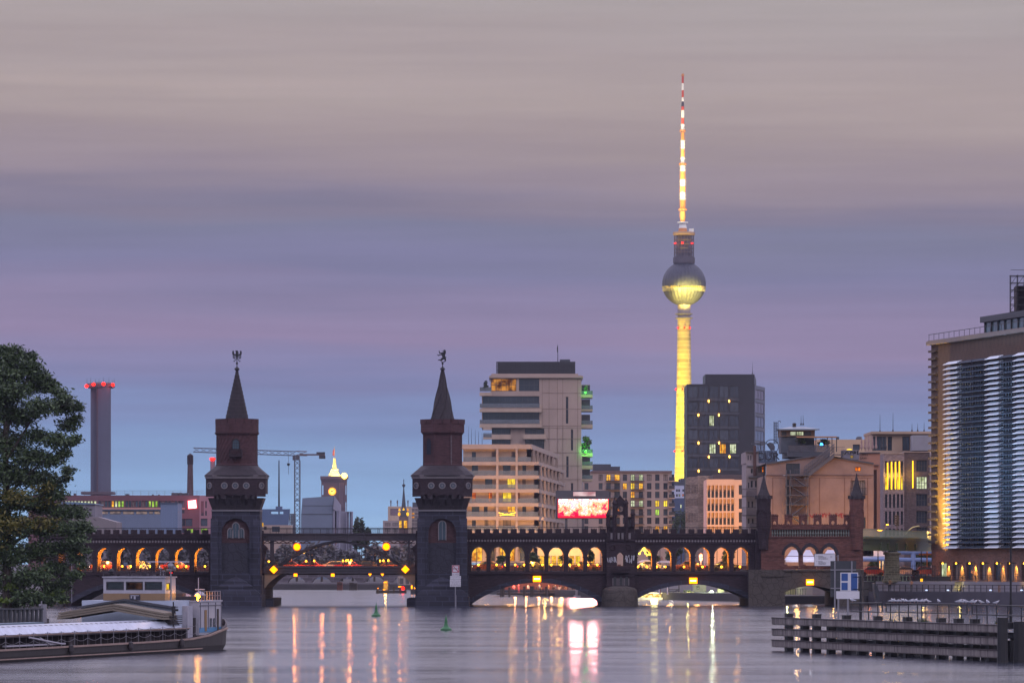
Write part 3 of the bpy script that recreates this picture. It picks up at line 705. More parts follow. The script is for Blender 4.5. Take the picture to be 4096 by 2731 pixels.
bar_railing(root,xa,xb,BY-.2,S_.z(890)+.01,S_.z(828));bar_railing(root,xa,xb,BY+25.85,S_.z(870),S_.z(835))
q=MB();q.box(xa,xb,BY+.302,BY+25.6,S_.z(905)+.003,S_.z(893));struct(q.build('bridge_road',roadm))
# ------ navigation signs
def sign(kind,px,py,size,label,D=BY-.5,name='navigation_sign'):
 root=thing(name,label,'navigation light',(X(px,D),D,Z(py,D)-size),{'square':'square navigation signs','diamond':'diamond navigation signs','circle':'round navigation signs','under':'small lights under the deck','tri':'small lights under the deck'}[kind])
 x,z=X(px,D),Z(py,D);q=MB()
 if kind in('square','under'):
  h=size*(.74 if kind=='square' else.95);q.box(x-size,x+size,D-.12,D+.1,z-h,z+h)
 elif kind=='diamond':q.prism([(x-size,z),(x,z-size),(x+size,z),(x,z+size)],D-.12,D+.1)
 elif kind=='tri':q.prism([(x-size,z+size*.7),(x,z-size*.7),(x+size,z+size*.7)],D-.1,D+.1)
 else:q.prism([(x+size*math.cos(t*math.pi/10),z+size*math.sin(t*math.pi/10))for t in range(20)],D-.12,D+.1)
 q.build('light_panel',navm,root)
 if kind=='square':
  q=MB();q.box(x-size*.72,x+size*.72,D-.15,D-.121,z-size*.16,z+size*.16);q.build('white_bar',navw,root)
 if kind=='circle':
  q=MB();ri=[(x+size*a*math.cos(t*math.pi/12),D-.14,z+size*a*math.sin(t*math.pi/12))for a in(1.0,1.18)for t in range(24)]
  q.add(ri,[(t,(t+1)%24,24+(t+1)%24,24+t)for t in range(24)]);q.build('red_rim',navr,root)
 q=MB();q.box(x-.05,x+.05,D+.102,D+.45,z-size*.4,z+size*.4);q.box(x-size*.5,x+size*.5,D+.102,D+.2,z+size*.5,z+size*.62)
 q.build('bracket',iron,root)
 l_=lamp('sign_glow',(x,D-.8,z),28,(1,.5,.12),.5,root)
 return root
sign('square',2148,2314,.56,'yellow lit sign with a white bar over the arch beside the bear tower')
sign('square',2773,2321,.56,'yellow lit sign with a white bar over the arch left of the stone abutment')
sign('square',3240,2327,.54,'yellow lit sign with a white bar on the rubble wall of the small arch',BY-2.7)
sign('diamond',1094.7,2277,.56,'yellow lit diamond at the foot of the steel arch beside the eagle tower')
sign('diamond',1621.5,2276,.56,'yellow lit diamond at the foot of the steel arch beside the bear tower')
sign('circle',1188,2186,.47,'round yellow light with red rim under the girder, nearer the eagle tower')
sign('circle',1545,2185,.47,'round yellow light with red rim under the girder, nearer the bear tower')
for px,k,d in((1182,'under','below the deck under the left round light'),(1331,'under','below the middle of the deck'),(1480,'tri','below the deck, left one of the two hanging triangles'),(1529.6,'tri','below the deck, right one of the two hanging triangles')):
 sign(k,px,2298,.24,'small yellow lamp hanging '+d,BY+1.5,'underdeck_light')
# ------ gable over the river pier
root=thing('pier_gable','dark gothic gable with rose window and pinnacles over the middle pier','gable',(B.x(518),BY,0))
yf=BY-.8;q=MB()
x0,x1=B.x(360),B.x(680)
oL,oR,oz0,oz1,oz2=B.x(478),B.x(562),B.z(885),B.z(770),B.z(735)
fr=Fr(0,yf)
q.strip([(x0,B.z(890)),(oL,B.z(890)),(oL,oz1)]+[(oL+(oR-oL)*i/6,oz1+(oz2-oz1)*math.sin(math.pi*i/6))for i in range(7)][1:-1]+[(oR,oz1),(oR,B.z(890)),(x1,B.z(890))],B.z(600),yf,BY+7)
q.box(x0,x1,yf-.002,BY+8,B.z(1150),B.z(892));q.box(x0-.1,x1+.1,yf-.2,yf-.003,B.z(600)-.1,B.z(596)+.1);q.box(x0-.1,x1+.1,yf-.15,yf-.004,B.z(1008),B.z(998))
q.box(x0,x1,yf+.3,BY+1,B.z(600),B.z(440))
# upper storeys
q.box(B.x(385),B.x(440),yf+.25,yf+.9,B.z(440),B.z(335));q.box(B.x(595),B.x(645),yf+.25,yf+.9,B.z(440),B.z(335))
q.strip([(B.x(440),B.z(598)),(B.x(470),B.z(598)),(B.x(470),B.z(345)),(B.x(480),B.z(310)),(B.x(550),B.z(310)),(B.x(560),B.z(345)),(B.x(560),B.z(598)),(B.x(595),B.z(598))],B.z(290),yf-.1,yf+1)
for k in range(5):x=382+k*13;q.box(B.x(x),B.x(x+8),yf+.3,yf+.8,B.z(335),B.z(327));x=597+k*10;q.box(B.x(x),B.x(x+6),yf+.3,yf+.8,B.z(335),B.z(327))
# gable triangle with a round hole
cxr,czr,rr=B.x(515),B.z(242),B.w(34)
N_=24;inner=[(cxr+rr*math.cos(2*math.pi*i/N_),czr+rr*math.sin(2*math.pi*i/N_))for i in range(N_)]
outp=[]
poly=[(B.x(595),B.z(291)),(B.x(595),B.z(190)),(B.x(515),B.z(110)),(B.x(440),B.z(190)),(B.x(440),B.z(291))]
def ray_poly(t):
 d=(math.cos(t),math.sin(t));best=None
 for a,b in zip(poly,poly[1:]+poly[:1]):
  ex,ez=b[0]-a[0],b[1]-a[1];den=d[0]*ez-d[1]*ex
  if abs(den)<1e-9:continue
  k=((a[0]-cxr)*ez-(a[1]-czr)*ex)/den;u=((a[0]-cxr)*d[1]-(a[1]-czr)*d[0])/den
  if k>0 and-1e-6<=u<=1+1e-6 and(best is None or k<best):best=k
 return(cxr+d[0]*best,czr+d[1]*best)
angs=sorted([2*math.pi*i/N_ for i in range(N_)]+[math.atan2(z-czr,x-cxr)%(2*math.pi)for x,z in poly])
for ta,tb in zip(angs,angs[1:]+[angs[0]+2*math.pi]):
 if tb-ta<1e-5:continue
 ia,ib=[(cxr+rr*math.cos(t),czr+rr*math.sin(t))for t in(ta,tb)];oa,ob=ray_poly(ta),ray_poly(tb)
 q.add([(ia[0],yf-.1,ia[1]),(oa[0],yf-.1,oa[1]),(ob[0],yf-.1,ob[1]),(ib[0],yf-.1,ib[1]),(ia[0],yf+.8,ia[1]),(ib[0],yf+.8,ib[1]),(oa[0],yf+.8,oa[1]),(ob[0],yf+.8,ob[1])],[(0,1,2,3),(0,3,5,4),(1,6,7,2)])
q.build('wall',brick,root)
q=MB()
for k in range(7):
 a=k/6;
 for sg in(-1,1):q.ball((B.x(515)+sg*B.w(75)*(1-a),yf+.35,B.z(190)+(B.z(110)-B.z(190))*a+.12),.13,(1,1,1.2),6,4)
q.cyl((B.x(515),yf+.35,B.z(112)),(B.x(515),yf+.35,B.z(86)),.07,.05,6);q.box(B.x(506),B.x(524),yf+.3,yf+.4,B.z(99),B.z(95))
q.build('crockets',brick,root)
q=MB()
for i in range(8):
 t=2*math.pi*i/8;q.cyl((cxr,yf+.3,czr),(cxr+rr*math.cos(t),yf+.3,czr+rr*math.sin(t)),.035,.035,4)
 c2=(cxr+rr*.66*math.cos(t+.39),yf+.3,czr+rr*.66*math.sin(t+.39));q.tube([(c2[0]+rr*.27*math.cos(k*math.pi/4),c2[1],c2[2]+rr*.27*math.sin(k*math.pi/4))for k in range(9)],.03,4)
q.tube([(cxr+rr*.3*math.cos(k*math.pi/6),yf+.3,czr+rr*.3*math.sin(k*math.pi/6))for k in range(13)],.04,4)
q.build('rose_window',frie,root)
for px,t,bt in((450,115,600),(580,115,600),(658,240,440),(375,250,440)):
 q=MB();x=B.x(px);y=yf-.05;r=.32
 q.lathe(x,y,[(r,B.z(bt)),(r,B.z(t+70)),(r*1.35,B.z(t+68)),(r*1.3,B.z(t+62)),(.06,B.z(t+6)),(.12,B.z(t+3)),(.03,B.z(t))],6);q.build('pinnacle',brick,root)
for x0_,x1_ in((400,425),(608,633)):
 q=MB();
 for i in range(5):
  for j in range(2):
   cxx,czz=B.x(x0_+6+12*j),B.z(375+i*15);q.tube([(cxx-.11,yf+.2,czz),(cxx,yf+.2,czz+.14),(cxx+.11,yf+.2,czz),(cxx,yf+.2,czz-.14),(cxx-.11,yf+.2,czz)],.025,4)
 q.build('tracery',frie,root)
for x in(404,484,528,608):
 q=MB();q.box(B.x(x),B.x(x+25),yf-.06,yf-.003,B.z(585),B.z(515));q.build('blind_panel',frie,root)
for x in(427,612):
 q=MB();q.tube([(B.x(x)+.36*math.cos(k*math.pi/8),yf-.05,B.z(680)+.36*math.sin(k*math.pi/8))for k in range(17)],.06,4);q.build('roundel',brick,root)
for x in(455,523,588):
 q=MB();o=pointed(B.x(x),.24,B.z(1112),B.z(1035),B.z(1010),4);q.prism(o,yf-.02,yf+.1);q.build('niche',framew,root)
 q=MB();
 for sg in(-1,1):q.box(B.x(x)+sg*.3-.05,B.x(x)+sg*.3+.05,yf-.12,yf-.004,B.z(1112),B.z(1030))
 q.build('niche_columns',frie,root)
q=MB();q.box(B.x(425),B.x(615),yf-.9,yf-.003,B.z(965),B.z(955));q.box(B.x(425),B.x(615),yf-.9,yf-.8,B.z(900),B.z(892));q.box(B.x(425),B.x(615),yf-.9,yf-.8,B.z(953),B.z(946))
for k in range(13):x=B.x(432+k*14.6);q.lathe(x,yf-.85,[(.06,B.z(946)),(.11,B.z(928)),(.05,B.z(900))],6)
q.build('balcony',brick,root)
# cutwater
q=MB();pr=[];x0_,x1_=B.x(300),B.x(720);xm=(x0_+x1_)/2
for z,f_ in((-1,1.0),(B.z(1240),.98),(B.z(1165),.93),(B.z(1140),.8),(B.z(1118),.35)):
 pr.append([(xm+(x1_-x0_)/2*f_*math.cos(math.pi*(1+i/12)),BY-.5+3.5*f_*math.sin(math.pi*(1+i/12)),z)for i in range(13)])
vs=[p for r_ in pr for p in r_];q.add(vs,[(k*13+i,k*13+i+1,(k+1)*13+i+1,(k+1)*13+i)for k in range(4)for i in range(12)]+[tuple(52+i for i in range(13))])
q.build('cutwater',rubble,root)
whitepaint=mat('spray_paint_white',(.42,.42,.46),.7,.3,4)
def scribble(root,name,x0,x1,z0,z1,y,m,seed,n=7,th=.05):
 rs=random.Random(seed);q=MB()
 for i in range(n):
  xa=x0+(x1-x0)*(i+.1)/n;wv=(x1-x0)/n
  pts=[(xa+wv*rs.uniform(-.1,1.1),y-.012,z0+(z1-z0)*rs.random())for _ in range(5)]
  q.tube(pts,th,4)
 return q.build(name,m,root)
scribble(root,'graffiti',B.x(368),B.x(470),B.z(855),B.z(785),yf,whitepaint,3,8,.035)
scribble(root,'graffiti',B.x(568),B.x(680),B.z(862),B.z(765),yf,whitepaint,5,9,.035)
# ------ masonry end with turrets
E=Q(2950,2050,2.851,682.0);E4=Q(2950,1650,2.851,682.0)
root=thing('masonry_bridge_end','red brick bridge end with three arches, open battlements and two spired turrets','bridge end',(E.x(800),BY-2,0))
y0=BY-2.0
q=MB();x0,x1=E.x(262),E.x(1420);zb=E.z(640)
pts=[(x0,zb)]
for a,b in((528,690),(738,892),(958,1110)):pts+=pointed(E.x((a+b)/2),(E.x(b)-E.x(a))/2,zb,E.z(480),E.z(385))
pts.append((x1,zb));q.strip(pts,E.z(275),y0,y0+1.4)
q.box(x0,x1,y0-.15,y0-.003,E.z(282),E.z(270));q.box(x0,x1,y0-.12,y0+.6,E.z(190),E.z(182));q.box(E.x(380),E.x(1265),y0+.35,y0+1.3,E.z(275)+.002,E.z(190))
q.box(x0,E.x(380)-.002,y0,y0+1.4,E.z(275)+.001,E.z(190));q.box(E.x(1265)+.002,x1,y0,y0+1.4,E.z(275)+.001,E.z(190));q.box(x0,E.x(1380),y0-.1,y0-.003,E.z(497),E.z(490))
q.box(x0,E.x(522),y0-.002,y0+1.4,E.z(705),zb-.002)
q.build('wall',brick2,root)
for a,b in((528,690),(738,892),(958,1110)):
 q=MB();c,w_=E.x((a+b)/2),(E.x(b)-E.x(a))/2
 o=pointed(c,w_+.42,E.z(480),E.z(480),E.z(385)+.55)[1:-1];i_=pointed(c,w_,E.z(480),E.z(480),E.z(385))[1:-1];n=len(o)
 q.add([(x,y0-.08,z)for x,z in o]+[(x,y0-.08,z)for x,z in i_]+[(x,y0,z)for x,z in o],[(k,k+1,n+k+1,n+k)for k in range(n-1)]+[(k,2*n+k,2*n+k+1,k+1)for k in range(n-1)])
 q.build('arch_moulding',slate,root)
q=MB()
for k in range(31):x=E.x(388+k*29);q.lathe(x,y0+.15,[(.13,E.z(268)),(.07,E.z(258)),(.17,E.z(238)),(.08,E.z(215)),(.14,E.z(196))],6)
q.build('balustrade',mat('baluster_stone',(.15,.16,.14),.8,.5,2),root)
for i,(a,b)in enumerate(((380,455),(530,615),(695,785),(862,950),(1035,1125),(1205,1265))):
 q=MB();x0_,x1_=E4.x(a),E4.x(b);zt_,zb_=E4.z(1178),E4.z(1330)
 wv=x1_-x0_
 q.strip([(x0_,zb_),(x0_+wv*.27,zb_),(x0_+wv*.27,E4.z(1265)),(x0_+wv*.3,E4.z(1245)),(x0_+wv*.5,E4.z(1230)),(x0_+wv*.7,E4.z(1245)),(x0_+wv*.73,E4.z(1265)),(x0_+wv*.73,zb_),(x1_,zb_)],zt_,y0+.3,y0+.8)
 q.box(x0_-.08,x1_+.08,y0+.25,y0+.85,zt_,zt_+.12)
 for k in range(4):q.box(x0_+wv*(k+.1)/4,x0_+wv*(k+.7)/4,y0+.35,y0+.75,zt_+.12,zt_+.26)
 q.build('open_merlon',brick2,root)
q=MB();q.box(E.x(380),E.x(1265),y0+.4,y0+.7,E4.z(1326),E4.z(1275))
for k in range(34):x=E.x(385+k*26);q.box(x,x+.15,y0+.45,y0+.65,E4.z(1275),E4.z(1268))
q.build('parapet',brick2,root)
def turret(q4x,top,mat_):
 x=E4.x(q4x);y=y0+.1;r=E4.w(88);q=MB();dz_=E4.z(top)-E4.z(695)
 z=lambda v:E4.z(v)+dz_
 q.lathe(x,y,[(r*.62,E4.z(1560)),(r*.66,z(1440)),(r*.9,z(1330)),(r*.9,z(1130)),(r*.96,z(1060)),(r*1.0,z(985))],8)
 for k in range(8):
  t=2*math.pi*(k+.5)/8;c_,s_=math.cos(t),math.sin(t)
  q.cyl((x+r*.93*c_,y+r*.93*s_,z(1320)),(x+r*.93*c_,y+r*.93*s_,z(1130)),.09,.09,5)
  t=2*math.pi*k/8;c_,s_=math.cos(t),math.sin(t);ap=r*.93*math.cos(math.pi/8);tx,ty=-s_,c_
  for sg in(-1,1):q.cyl((x+ap*c_+sg*tx*.55*r*.6,y+ap*s_+sg*ty*.55*r*.6,z(1150)),(x+ap*c_,y+ap*s_,z(1108)),.07,.07,4)
 o=q.build('turret',mat_,root)
 q=MB();q.lathe(x,y,[(r*1.05,z(985)),(r*1.0,z(970)),(r*.55,z(885)),(r*.3,z(800)),(r*.07,z(715))],8)
 for k in range(8):t=2*math.pi*k/8;q.box(x+r*math.cos(t)-.14,x+r*math.cos(t)+.14,y+r*math.sin(t)-.14,y+r*math.sin(t)+.14,z(985),z(945))
 q.lathe(x,y,[(.05,z(716)),(.16,z(708)),(.05,z(702)),(.1,z(698)),(.02,z(692))],6)
 q.build('spire',slate,o)
turret(291,695,brick);turret(1347,695,brick2)
# stone base with the small arch
q=MB();zb=-1
pts=[(E.x(120),-1),(E.x(532),-1),(E.x(532),E.z(905))]+seg_arch(E.x(532),E.z(905),E.x(1130),E.z(905),E.z(832))[1:-1]+[(E.x(1130),E.z(905)),(E.x(1130),-1),(E.x(1430),-1)]
q.strip(pts,E.z(648),y0-.1,BY+26)
q.box(E.x(265),E.x(525),y0-.3,y0-.103,E.z(726),E.z(712));q.box(E.x(525),E.x(1060),y0-.35,y0-.104,E.z(665),E.z(650))
q.build('stone_base',rubble,root)
q=MB();q.box(E.x(205),E.x(262)-.003,BY-1.2,BY+1,E.z(1040),E.z(200));q.build('corner_buttress',brick,root)
# lights inside the three arches
for x in(609,815,1034):lamp('arch_light',(E.x(x)+1.0,y0+3.2,E.z(600)),420,(1,.5,.12),.25,root)
# ------ bollard lamps along the bridge road
def mk_lamp(x,y,zb_,zl,label,grp='low globe lamps along the bridge road'):
 r=thing('globe_lamp',label,'lamp',(x,y,zb_),grp)
 q=MB();q.cyl((x,y,zb_),(x,y,zl-.1),.06,.04,6);q.cyl((x,y,zb_),(x,y,zb_+.15),.12,.1,6);q.build('post',iron,r)
 q=MB();q.ball((x,y,zl),.15,(1,1,1),8,6);q.build('globe',lampglow,r)
 o_=lamp('lamp_light',(x,y,zl+.3),950,(1,.42,.055),.1,r,'SPOT',(x,y+.35,zl+1.3),165,.3)
 return r
LY=BY+2.6
def orn(i):return['first','second','third','fourth','fifth','sixth','seventh','eighth','ninth','tenth','eleventh','twelfth','thirteenth','fourteenth','fifteenth'][i]
proto=None
sets=[([1850+v/3.136 for v in(200,428,540,660,773,885,1003,1113,1233,1345,1460,1577,1690)],2258,'orange globe lamp in the seven-arch arcade, %s from the bear tower'),([2300+v/2.851 for v in(720,820,935,1030,1245,1455,1670,1880)],2266,'orange globe lamp in the six-arch arcade, %s from the rose window gable'),([220+v/3.267 for v in(1960,1715,1600,1240,1120,990,880,640,390)],2264,'orange globe lamp in the left arcade, %s from the eagle tower')]
for xs,py,lab in sets:
 for i,px in enumerate(xs):
  x=X(px,LY)
  if proto is None:proto=mk_lamp(x,LY,zd,Z(py,LY),lab%orn(i));pz=Z(py,LY)
  else:
   r=dup(proto,(x,LY,zd+Z(py,LY)-pz),label=lab%orn(i))
q=MB()
for a,b in((165,845),(1862,3000)):q.box(X(a,BY),X(b,BY),BY+1.12,BY+7.28,zd-.3,zd-.004)
struct(q.build('footway',mat('footway_stone',(.16,.14,.13),.85,.3,1)))
# ====== CITY BEHIND
steelbox=mat('roof_plant_grey',(.05,.055,.07),.6,.3,.5)
def antenna(px,py0,py1,D,label,t=.05):
 q=MB();q.cyl((X(px,D),D,Z(py1,D)),(X(px,D),D,Z(py0,D)),t*1.5,t*.5,5);q.cyl((X(px,D),D,Z(py1,D)),(X(px,D),D,Z(py1,D)+.3),t*4,t*3,6)
 return solo(q,'antenna_mast',iron,label,'antenna',group='rod antennas on the roofs')
# ------ television tower
TD=3576.0;tx=X(2736,TD);mxx=X(2731,TD)
tz=lambda py:Z(py,TD);tw=lambda p:p*TD/F
root=thing('television_tower','tall floodlit television tower with a ball and red and white mast','tower',(tx,TD,GZ))
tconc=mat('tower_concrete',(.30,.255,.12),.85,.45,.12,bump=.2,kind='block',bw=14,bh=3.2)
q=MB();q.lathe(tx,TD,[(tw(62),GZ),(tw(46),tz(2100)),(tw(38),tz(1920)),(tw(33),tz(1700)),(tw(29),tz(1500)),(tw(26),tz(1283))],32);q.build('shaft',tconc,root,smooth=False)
q=MB();q.lathe(tx,TD,[(tw(26),tz(1283)),(tw(25.5),tz(1210))],28);q.build('neck',mat('tower_neck',(.30,.25,.24),.8,.3,.3),root)
for a in(1254,1270):
 q=MB();q.lathe(tx,TD,[(tw(27),tz(a+6)),(tw(35),tz(a+4)),(tw(35),tz(a)),(tw(34),tz(a)),(tw(34),tz(a+3)),(tw(26),tz(a+3))],28);q.build('platform_ring',trim,root)
ballm=mat('faceted_steel',(.035,.038,.055),.5,.4,.2,metal=.3)
R=tw(87);zc=tz(1135.6)
q=MB();n=64;rings=[]
for i in range(29):
 ph=-math.pi/2+math.pi*i/28
 for k in range(n):
  t=2*math.pi*(k+.5*(i%2))/n;r=R*(1.012 if(k+i)%2 else.995)
  rings.append((tx+r*math.cos(ph)*math.cos(t),TD+r*math.cos(ph)*math.sin(t),zc+r*math.sin(ph)))
fs=[]
for i in range(28):
 if 11<=i<15 and i in(12,):continue
 for k in range(n):
  j=(k+1)%n
  fs+=[(i*n+k,i*n+j,(i+1)*n+k),(i*n+j,(i+1)*n+j,(i+1)*n+k)]if i%2==0 else[(i*n+k,(i+1)*n+j,(i+1)*n+k),(i*n+k,i*n+j,(i+1)*n+j)]
q.add(rings,fs);q.build('ball',ballm,root)
q=MB();winb=[(R*1.0*math.cos(a)*.985,zc+R*math.sin(a))for a in(-.36,-.12)]
q.cm=0;q.lathe(tx,TD,winb,64)
q.build('window_band',[emis('tower_window_band','3a2a12',1.2,'f0c030',.35,'cells')],root)
q=MB()
for k in range(64):
 t=2*math.pi*k/64;q.cyl((tx+R*.955*math.cos(t),TD+R*.955*math.sin(t),winb[0][1]),(tx+R*1.005*math.cos(t),TD+R*1.005*math.sin(t),winb[1][1]),.22,.22,4)
q.lathe(tx,TD,[(R*.99,zc-R*.25),(R*1.0,zc-R*.245),(R*1.0,zc-R*.225),(R*.99,zc-R*.22)],48)
q.build('window_frame',mat('tower_metal',(.4,.38,.3),.5,.2,.3,metal=.5),root)
q=MB();q.lathe(tx,TD,[(tw(42),tz(1056)),(tw(44),tz(1050)),(tw(44),tz(1030)),(tw(43),tz(1030)),(tw(43),tz(1044)),(tw(30),tz(1044)),(tw(29),tz(940))],24);q.build('service_core',mat('tower_core',(.075,.06,.07),.7,.5,.2),root)
q=MB()
for k in range(20):
 t=2*math.pi*k/20;q.cyl((tx+tw(39)*math.cos(t),TD+tw(39)*math.sin(t),tz(1046)),(tx+tw(39)*math.cos(t),TD+tw(39)*math.sin(t),tz(940)),.22,.22,4)
for py in(960,978,994,1010,1028):
 q.tube([(tx+tw(39)*math.cos(t*math.pi/12),TD+tw(39)*math.sin(t*math.pi/12),tz(py))for t in range(25)],.25,4)
q.build('antenna_cage',mat('tower_cage',(.09,.07,.08),.6,.3,.3),root)
q=MB();q.lathe(tx,TD,[(tw(43),tz(941)),(tw(44.5),tz(938)),(tw(44.5),tz(930)),(tw(38),tz(928)),(tw(2),tz(928))],28);q.build('upper_platform',mat('tower_platform',(.25,.17,.13),.7,.2,.3),root)
redp=mat('mast_red',(.50,.06,.03),.6,.2,.4);whip=mat('mast_white',(.80,.78,.70),.6,.1,.4);orap=mat('mast_orange',(.62,.24,.05),.6,.3,.4)
for py0,py1,r0,r1,m_,nm in[(930,913,19,16,orap,'mast_section'),(913,893,16,13,whip,'mast_section'),(893,888,22,22,whip,'mast_platform'),(888,870,9,11,orap,'mast_section'),(870,845,12,11,orap,'mast_section'),(842,836,17,17,orap,'mast_platform'),(836,800,11,11,orap,'mast_section'),(800,770,11,10,whip,'mast_section'),(770,745,10,10,orap,'mast_section'),(745,718,10,10,whip,'mast_section'),(718,686,10,10,orap,'mast_section'),(686,662,10,9,whip,'mast_section'),(660,653,15,15,orap,'mast_platform'),(653,629,7,7,whip,'mast_section'),(629,596,7,7,orap,'mast_section'),(596,562,7,7,whip,'mast_section'),(562,530,7,6.5,orap,'mast_section'),(527,520,12,12,orap,'mast_platform'),(520,497,6.5,6,whip,'mast_section'),(497,472,6,6,redp,'mast_section'),(472,442,6,6,whip,'mast_section'),(442,427,6,6,redp,'mast_section'),(427,407,6,4.5,steel,'mast_section'),(407,390,4.5,4.5,whip,'mast_section'),(390,362,4.5,4.5,redp,'mast_section'),(362,334,4.5,4.5,whip,'mast_section'),(334,306,4.5,4.5,redp,'mast_section'),(306,296,6.5,5,orap,'mast_cap')]:
 q=MB();q.lathe(mxx,TD,[(tw(r0),tz(py0)),(tw(r1),tz(py1))],14)
 if nm=='mast_section' and 500<py0<850:
  for z_ in np.arange(tz(py0)+.8,tz(py1),2.4):q.box(mxx-tw(r0+3.2),mxx+tw(r0+3.2),TD-.2,TD+.2,z_,z_+.3)
 q.build(nm,m_,root)
q=MB();q.box(tx+tw(20),tx+tw(38),TD-4,TD+2,tz(929),tz(916));q.build('cabin',whip,root)
def beacon(parent,x,y,z,r,light=0,m_=None):
 q=MB();q.ball((x,y,z),r,(1,1,1),8,6);q.build('beacon_light',m_ or redl,parent)
 if light:lamp('beacon_glow',(x,y-r*2,z),light,(1,.05,.03),r,parent)
for px,py,rr_ in((2728,974,31),(2768,974,31),(2700,974,34),(2712,1312,25),(2736,1312,25),(2758,1312,25),(2704,1557,32),(2728,1557,31),(2699,1804,36),(2728,1804,36)):
 dx=px-2736;dy=math.sqrt(max(0,rr_**2-dx**2));beacon(root,tx+tw(dx),TD-tw(dy)-1.5,tz(py),.75,120)
Y_=(1.0,.70,.03)
for sx_,e_ in((-70,3.2e6),(55,1.4e6)):
 lamp('flood_light',(tx+sx_,TD-95,14),e_,Y_,3,root,'SPOT',(tx,TD,100),78,.3)
lamp('flood_light',(tx-50,TD-60,25),5.5e5,Y_,3,root,'SPOT',(tx,TD,60),90,.5)
lamp('flood_light',(tx-6,TD-40,tz(1240)),6.5e5,(1,.80,.16),2,root,'SPOT',(tx,TD-16,zc-9),44,.6)
lamp('flood_light',(tx+24,TD-36,tz(1240)),3.2e5,(1,.80,.16),2,root,'SPOT',(tx+6,TD-14,zc-9),44,.6)
lamp('flood_light',(tx-25,TD-95,14),5e6,Y_,3,root,'SPOT',(tx,TD,tz(1380)),34,.6)
for z_,za_,e_ in((tz(900),tz(800),1.6e5),(tz(800),tz(700),2.4e5),(tz(655),tz(570),1.1e5),(tz(522),tz(450),.4e5)):
 lamp('mast_light',(mxx-5,TD-20,z_),e_*.62,(1,.82,.42),1,root,'SPOT',(mxx,TD,za_),75,.6)
# ------ beige residential tower
D=1400.0;T=Q(1800,1370,2.01,D)
root=thing('residential_tower','tall beige apartment tower with dark window bands and cantilevered balconies','building',(T.x(650),D,GZ))
fr=Fr(T.x(258),D);u=lambda a:T.x(a)-T.x(258)
q=MB()
H1=[(330,533,290,390,emis('lit_room','f0a040',.75,'5a3018',.45),(4,1)),(555,718,288,390,glassd,(3,1)),(262,718,430,523,glassd,(9,1)),(262,718,560,652,glassd,(9,1)),(338,487,690,762,glassd,(3,0)),(603,758,690,762,glassd,(4,0)),(338,487,778,825,glassd,(3,0)),(603,758,778,868,glassd,(4,1)),(932,951,435,650,glassd,(0,3)),(972,990,697,865,glassd,(0,3)),(935,953,912,1082,glassd,(0,3)),(973,990,1128,1190,glassd,(0,2))]
zb,zt=GZ,T.z(262)
holes=[(u(a),u(b),T.z(d_),T.z(c),m_,br)for a,b,c,d_,m_,br in H1]
# outline: full width between y 400 and 690, narrower above and below -> three stacked blocks
def tier(a,b,ytop,ybot,d0=0,dep=24,nm='wall'):
 f=Fr(T.x(a),D+d0);hs=[(h[0]+T.x(258)-T.x(a),h[1]+T.x(258)-T.x(a))+h[2:]for h in holes if T.z(ybot)<=h[2]and h[3]<=T.z(ytop)and h[0]+T.x(258)>=T.x(a)-.01]
 block(root,f,T.x(b)-T.x(a),dep,T.z(ybot),T.z(ytop),beige,hs,r=.5,name=nm,t=.12)
tier(326,1056,262,400);tier(256,1056,400.3,684);tier(336,1056,684.3,884,.1);tier(336,1062,884.3,1840,.1)
q=MB();q.box(T.x(315),T.x(1070),D-.8,D+25,T.z(284),T.z(268));q.box(T.x(333),T.x(1030),D-.2,D+24,T.z(267.8),T.z(250));q.build('roof_slab',beige,root)
q=MB();q.box(T.x(384),T.x(1006),D+1,D+20,T.z(249.8),T.z(157))
q.build('roof_plant',steelbox,root)
q=MB()
for k in range(9):z=T.z(245-k*10.6);q.box(T.x(373),T.x(1008),D+.4,D+.6,z,z+.28)
for x in(373,450,488,526,567,605,643,682,720,757,797,835,872,912,980):q.box(T.x(x)-.06,T.x(x)+.06,D+.3,D+.39,T.z(248),T.z(157))
q.build('roof_screen',framew,root)
q=MB()
for x in(740,795,862,905,1025):q.box(T.x(x),T.x(x)+.12,D-.04,D-.003,T.z(1500),T.z(290))if x>740 else q.box(T.x(x),T.x(x)+.12,D-.04,D-.003,T.z(660),T.z(290))
for z in(408,535,670,774,885,990,1100,1210):q.box(T.x(745 if z<680 else 780),T.x(1054),D-.06,D-.041,T.z(z),T.z(z)+.12)
q.build('panel_joints',mat('joint_dark',(.2,.14,.11),.8),root)  # darker strips mark the panel joints
q=MB();q.box(T.x(885),T.x(967),D+4,D+12,T.z(156.8),T.z(130));q.build('lift_housing',steelbox,root)
for a,b,c,d_ in((238,336,392,430),(238,735,526,560),(238,735,655,684),(266,336,688,703),(266,490,768,778),(590,770,766,776)):
 q=MB();x0,x1=T.x(a),T.x(b);q.box(x0,x1,D-1.9,D-.003,T.z(d_),T.z(d_)+min(1.0,T.z(c)-T.z(d_)))
 if d_-c>20:
  for k in range(3):z=T.z(d_-14+k*-6+4);q.box(x0,x1,D-1.85,D-1.75,z,z+.12)
 q.box(x0+.05,x1-.05,D-1.85,D-1.80,T.z(c)-.02,T.z(c)+1.05)
 o=q.build('balcony',[beige2],root)
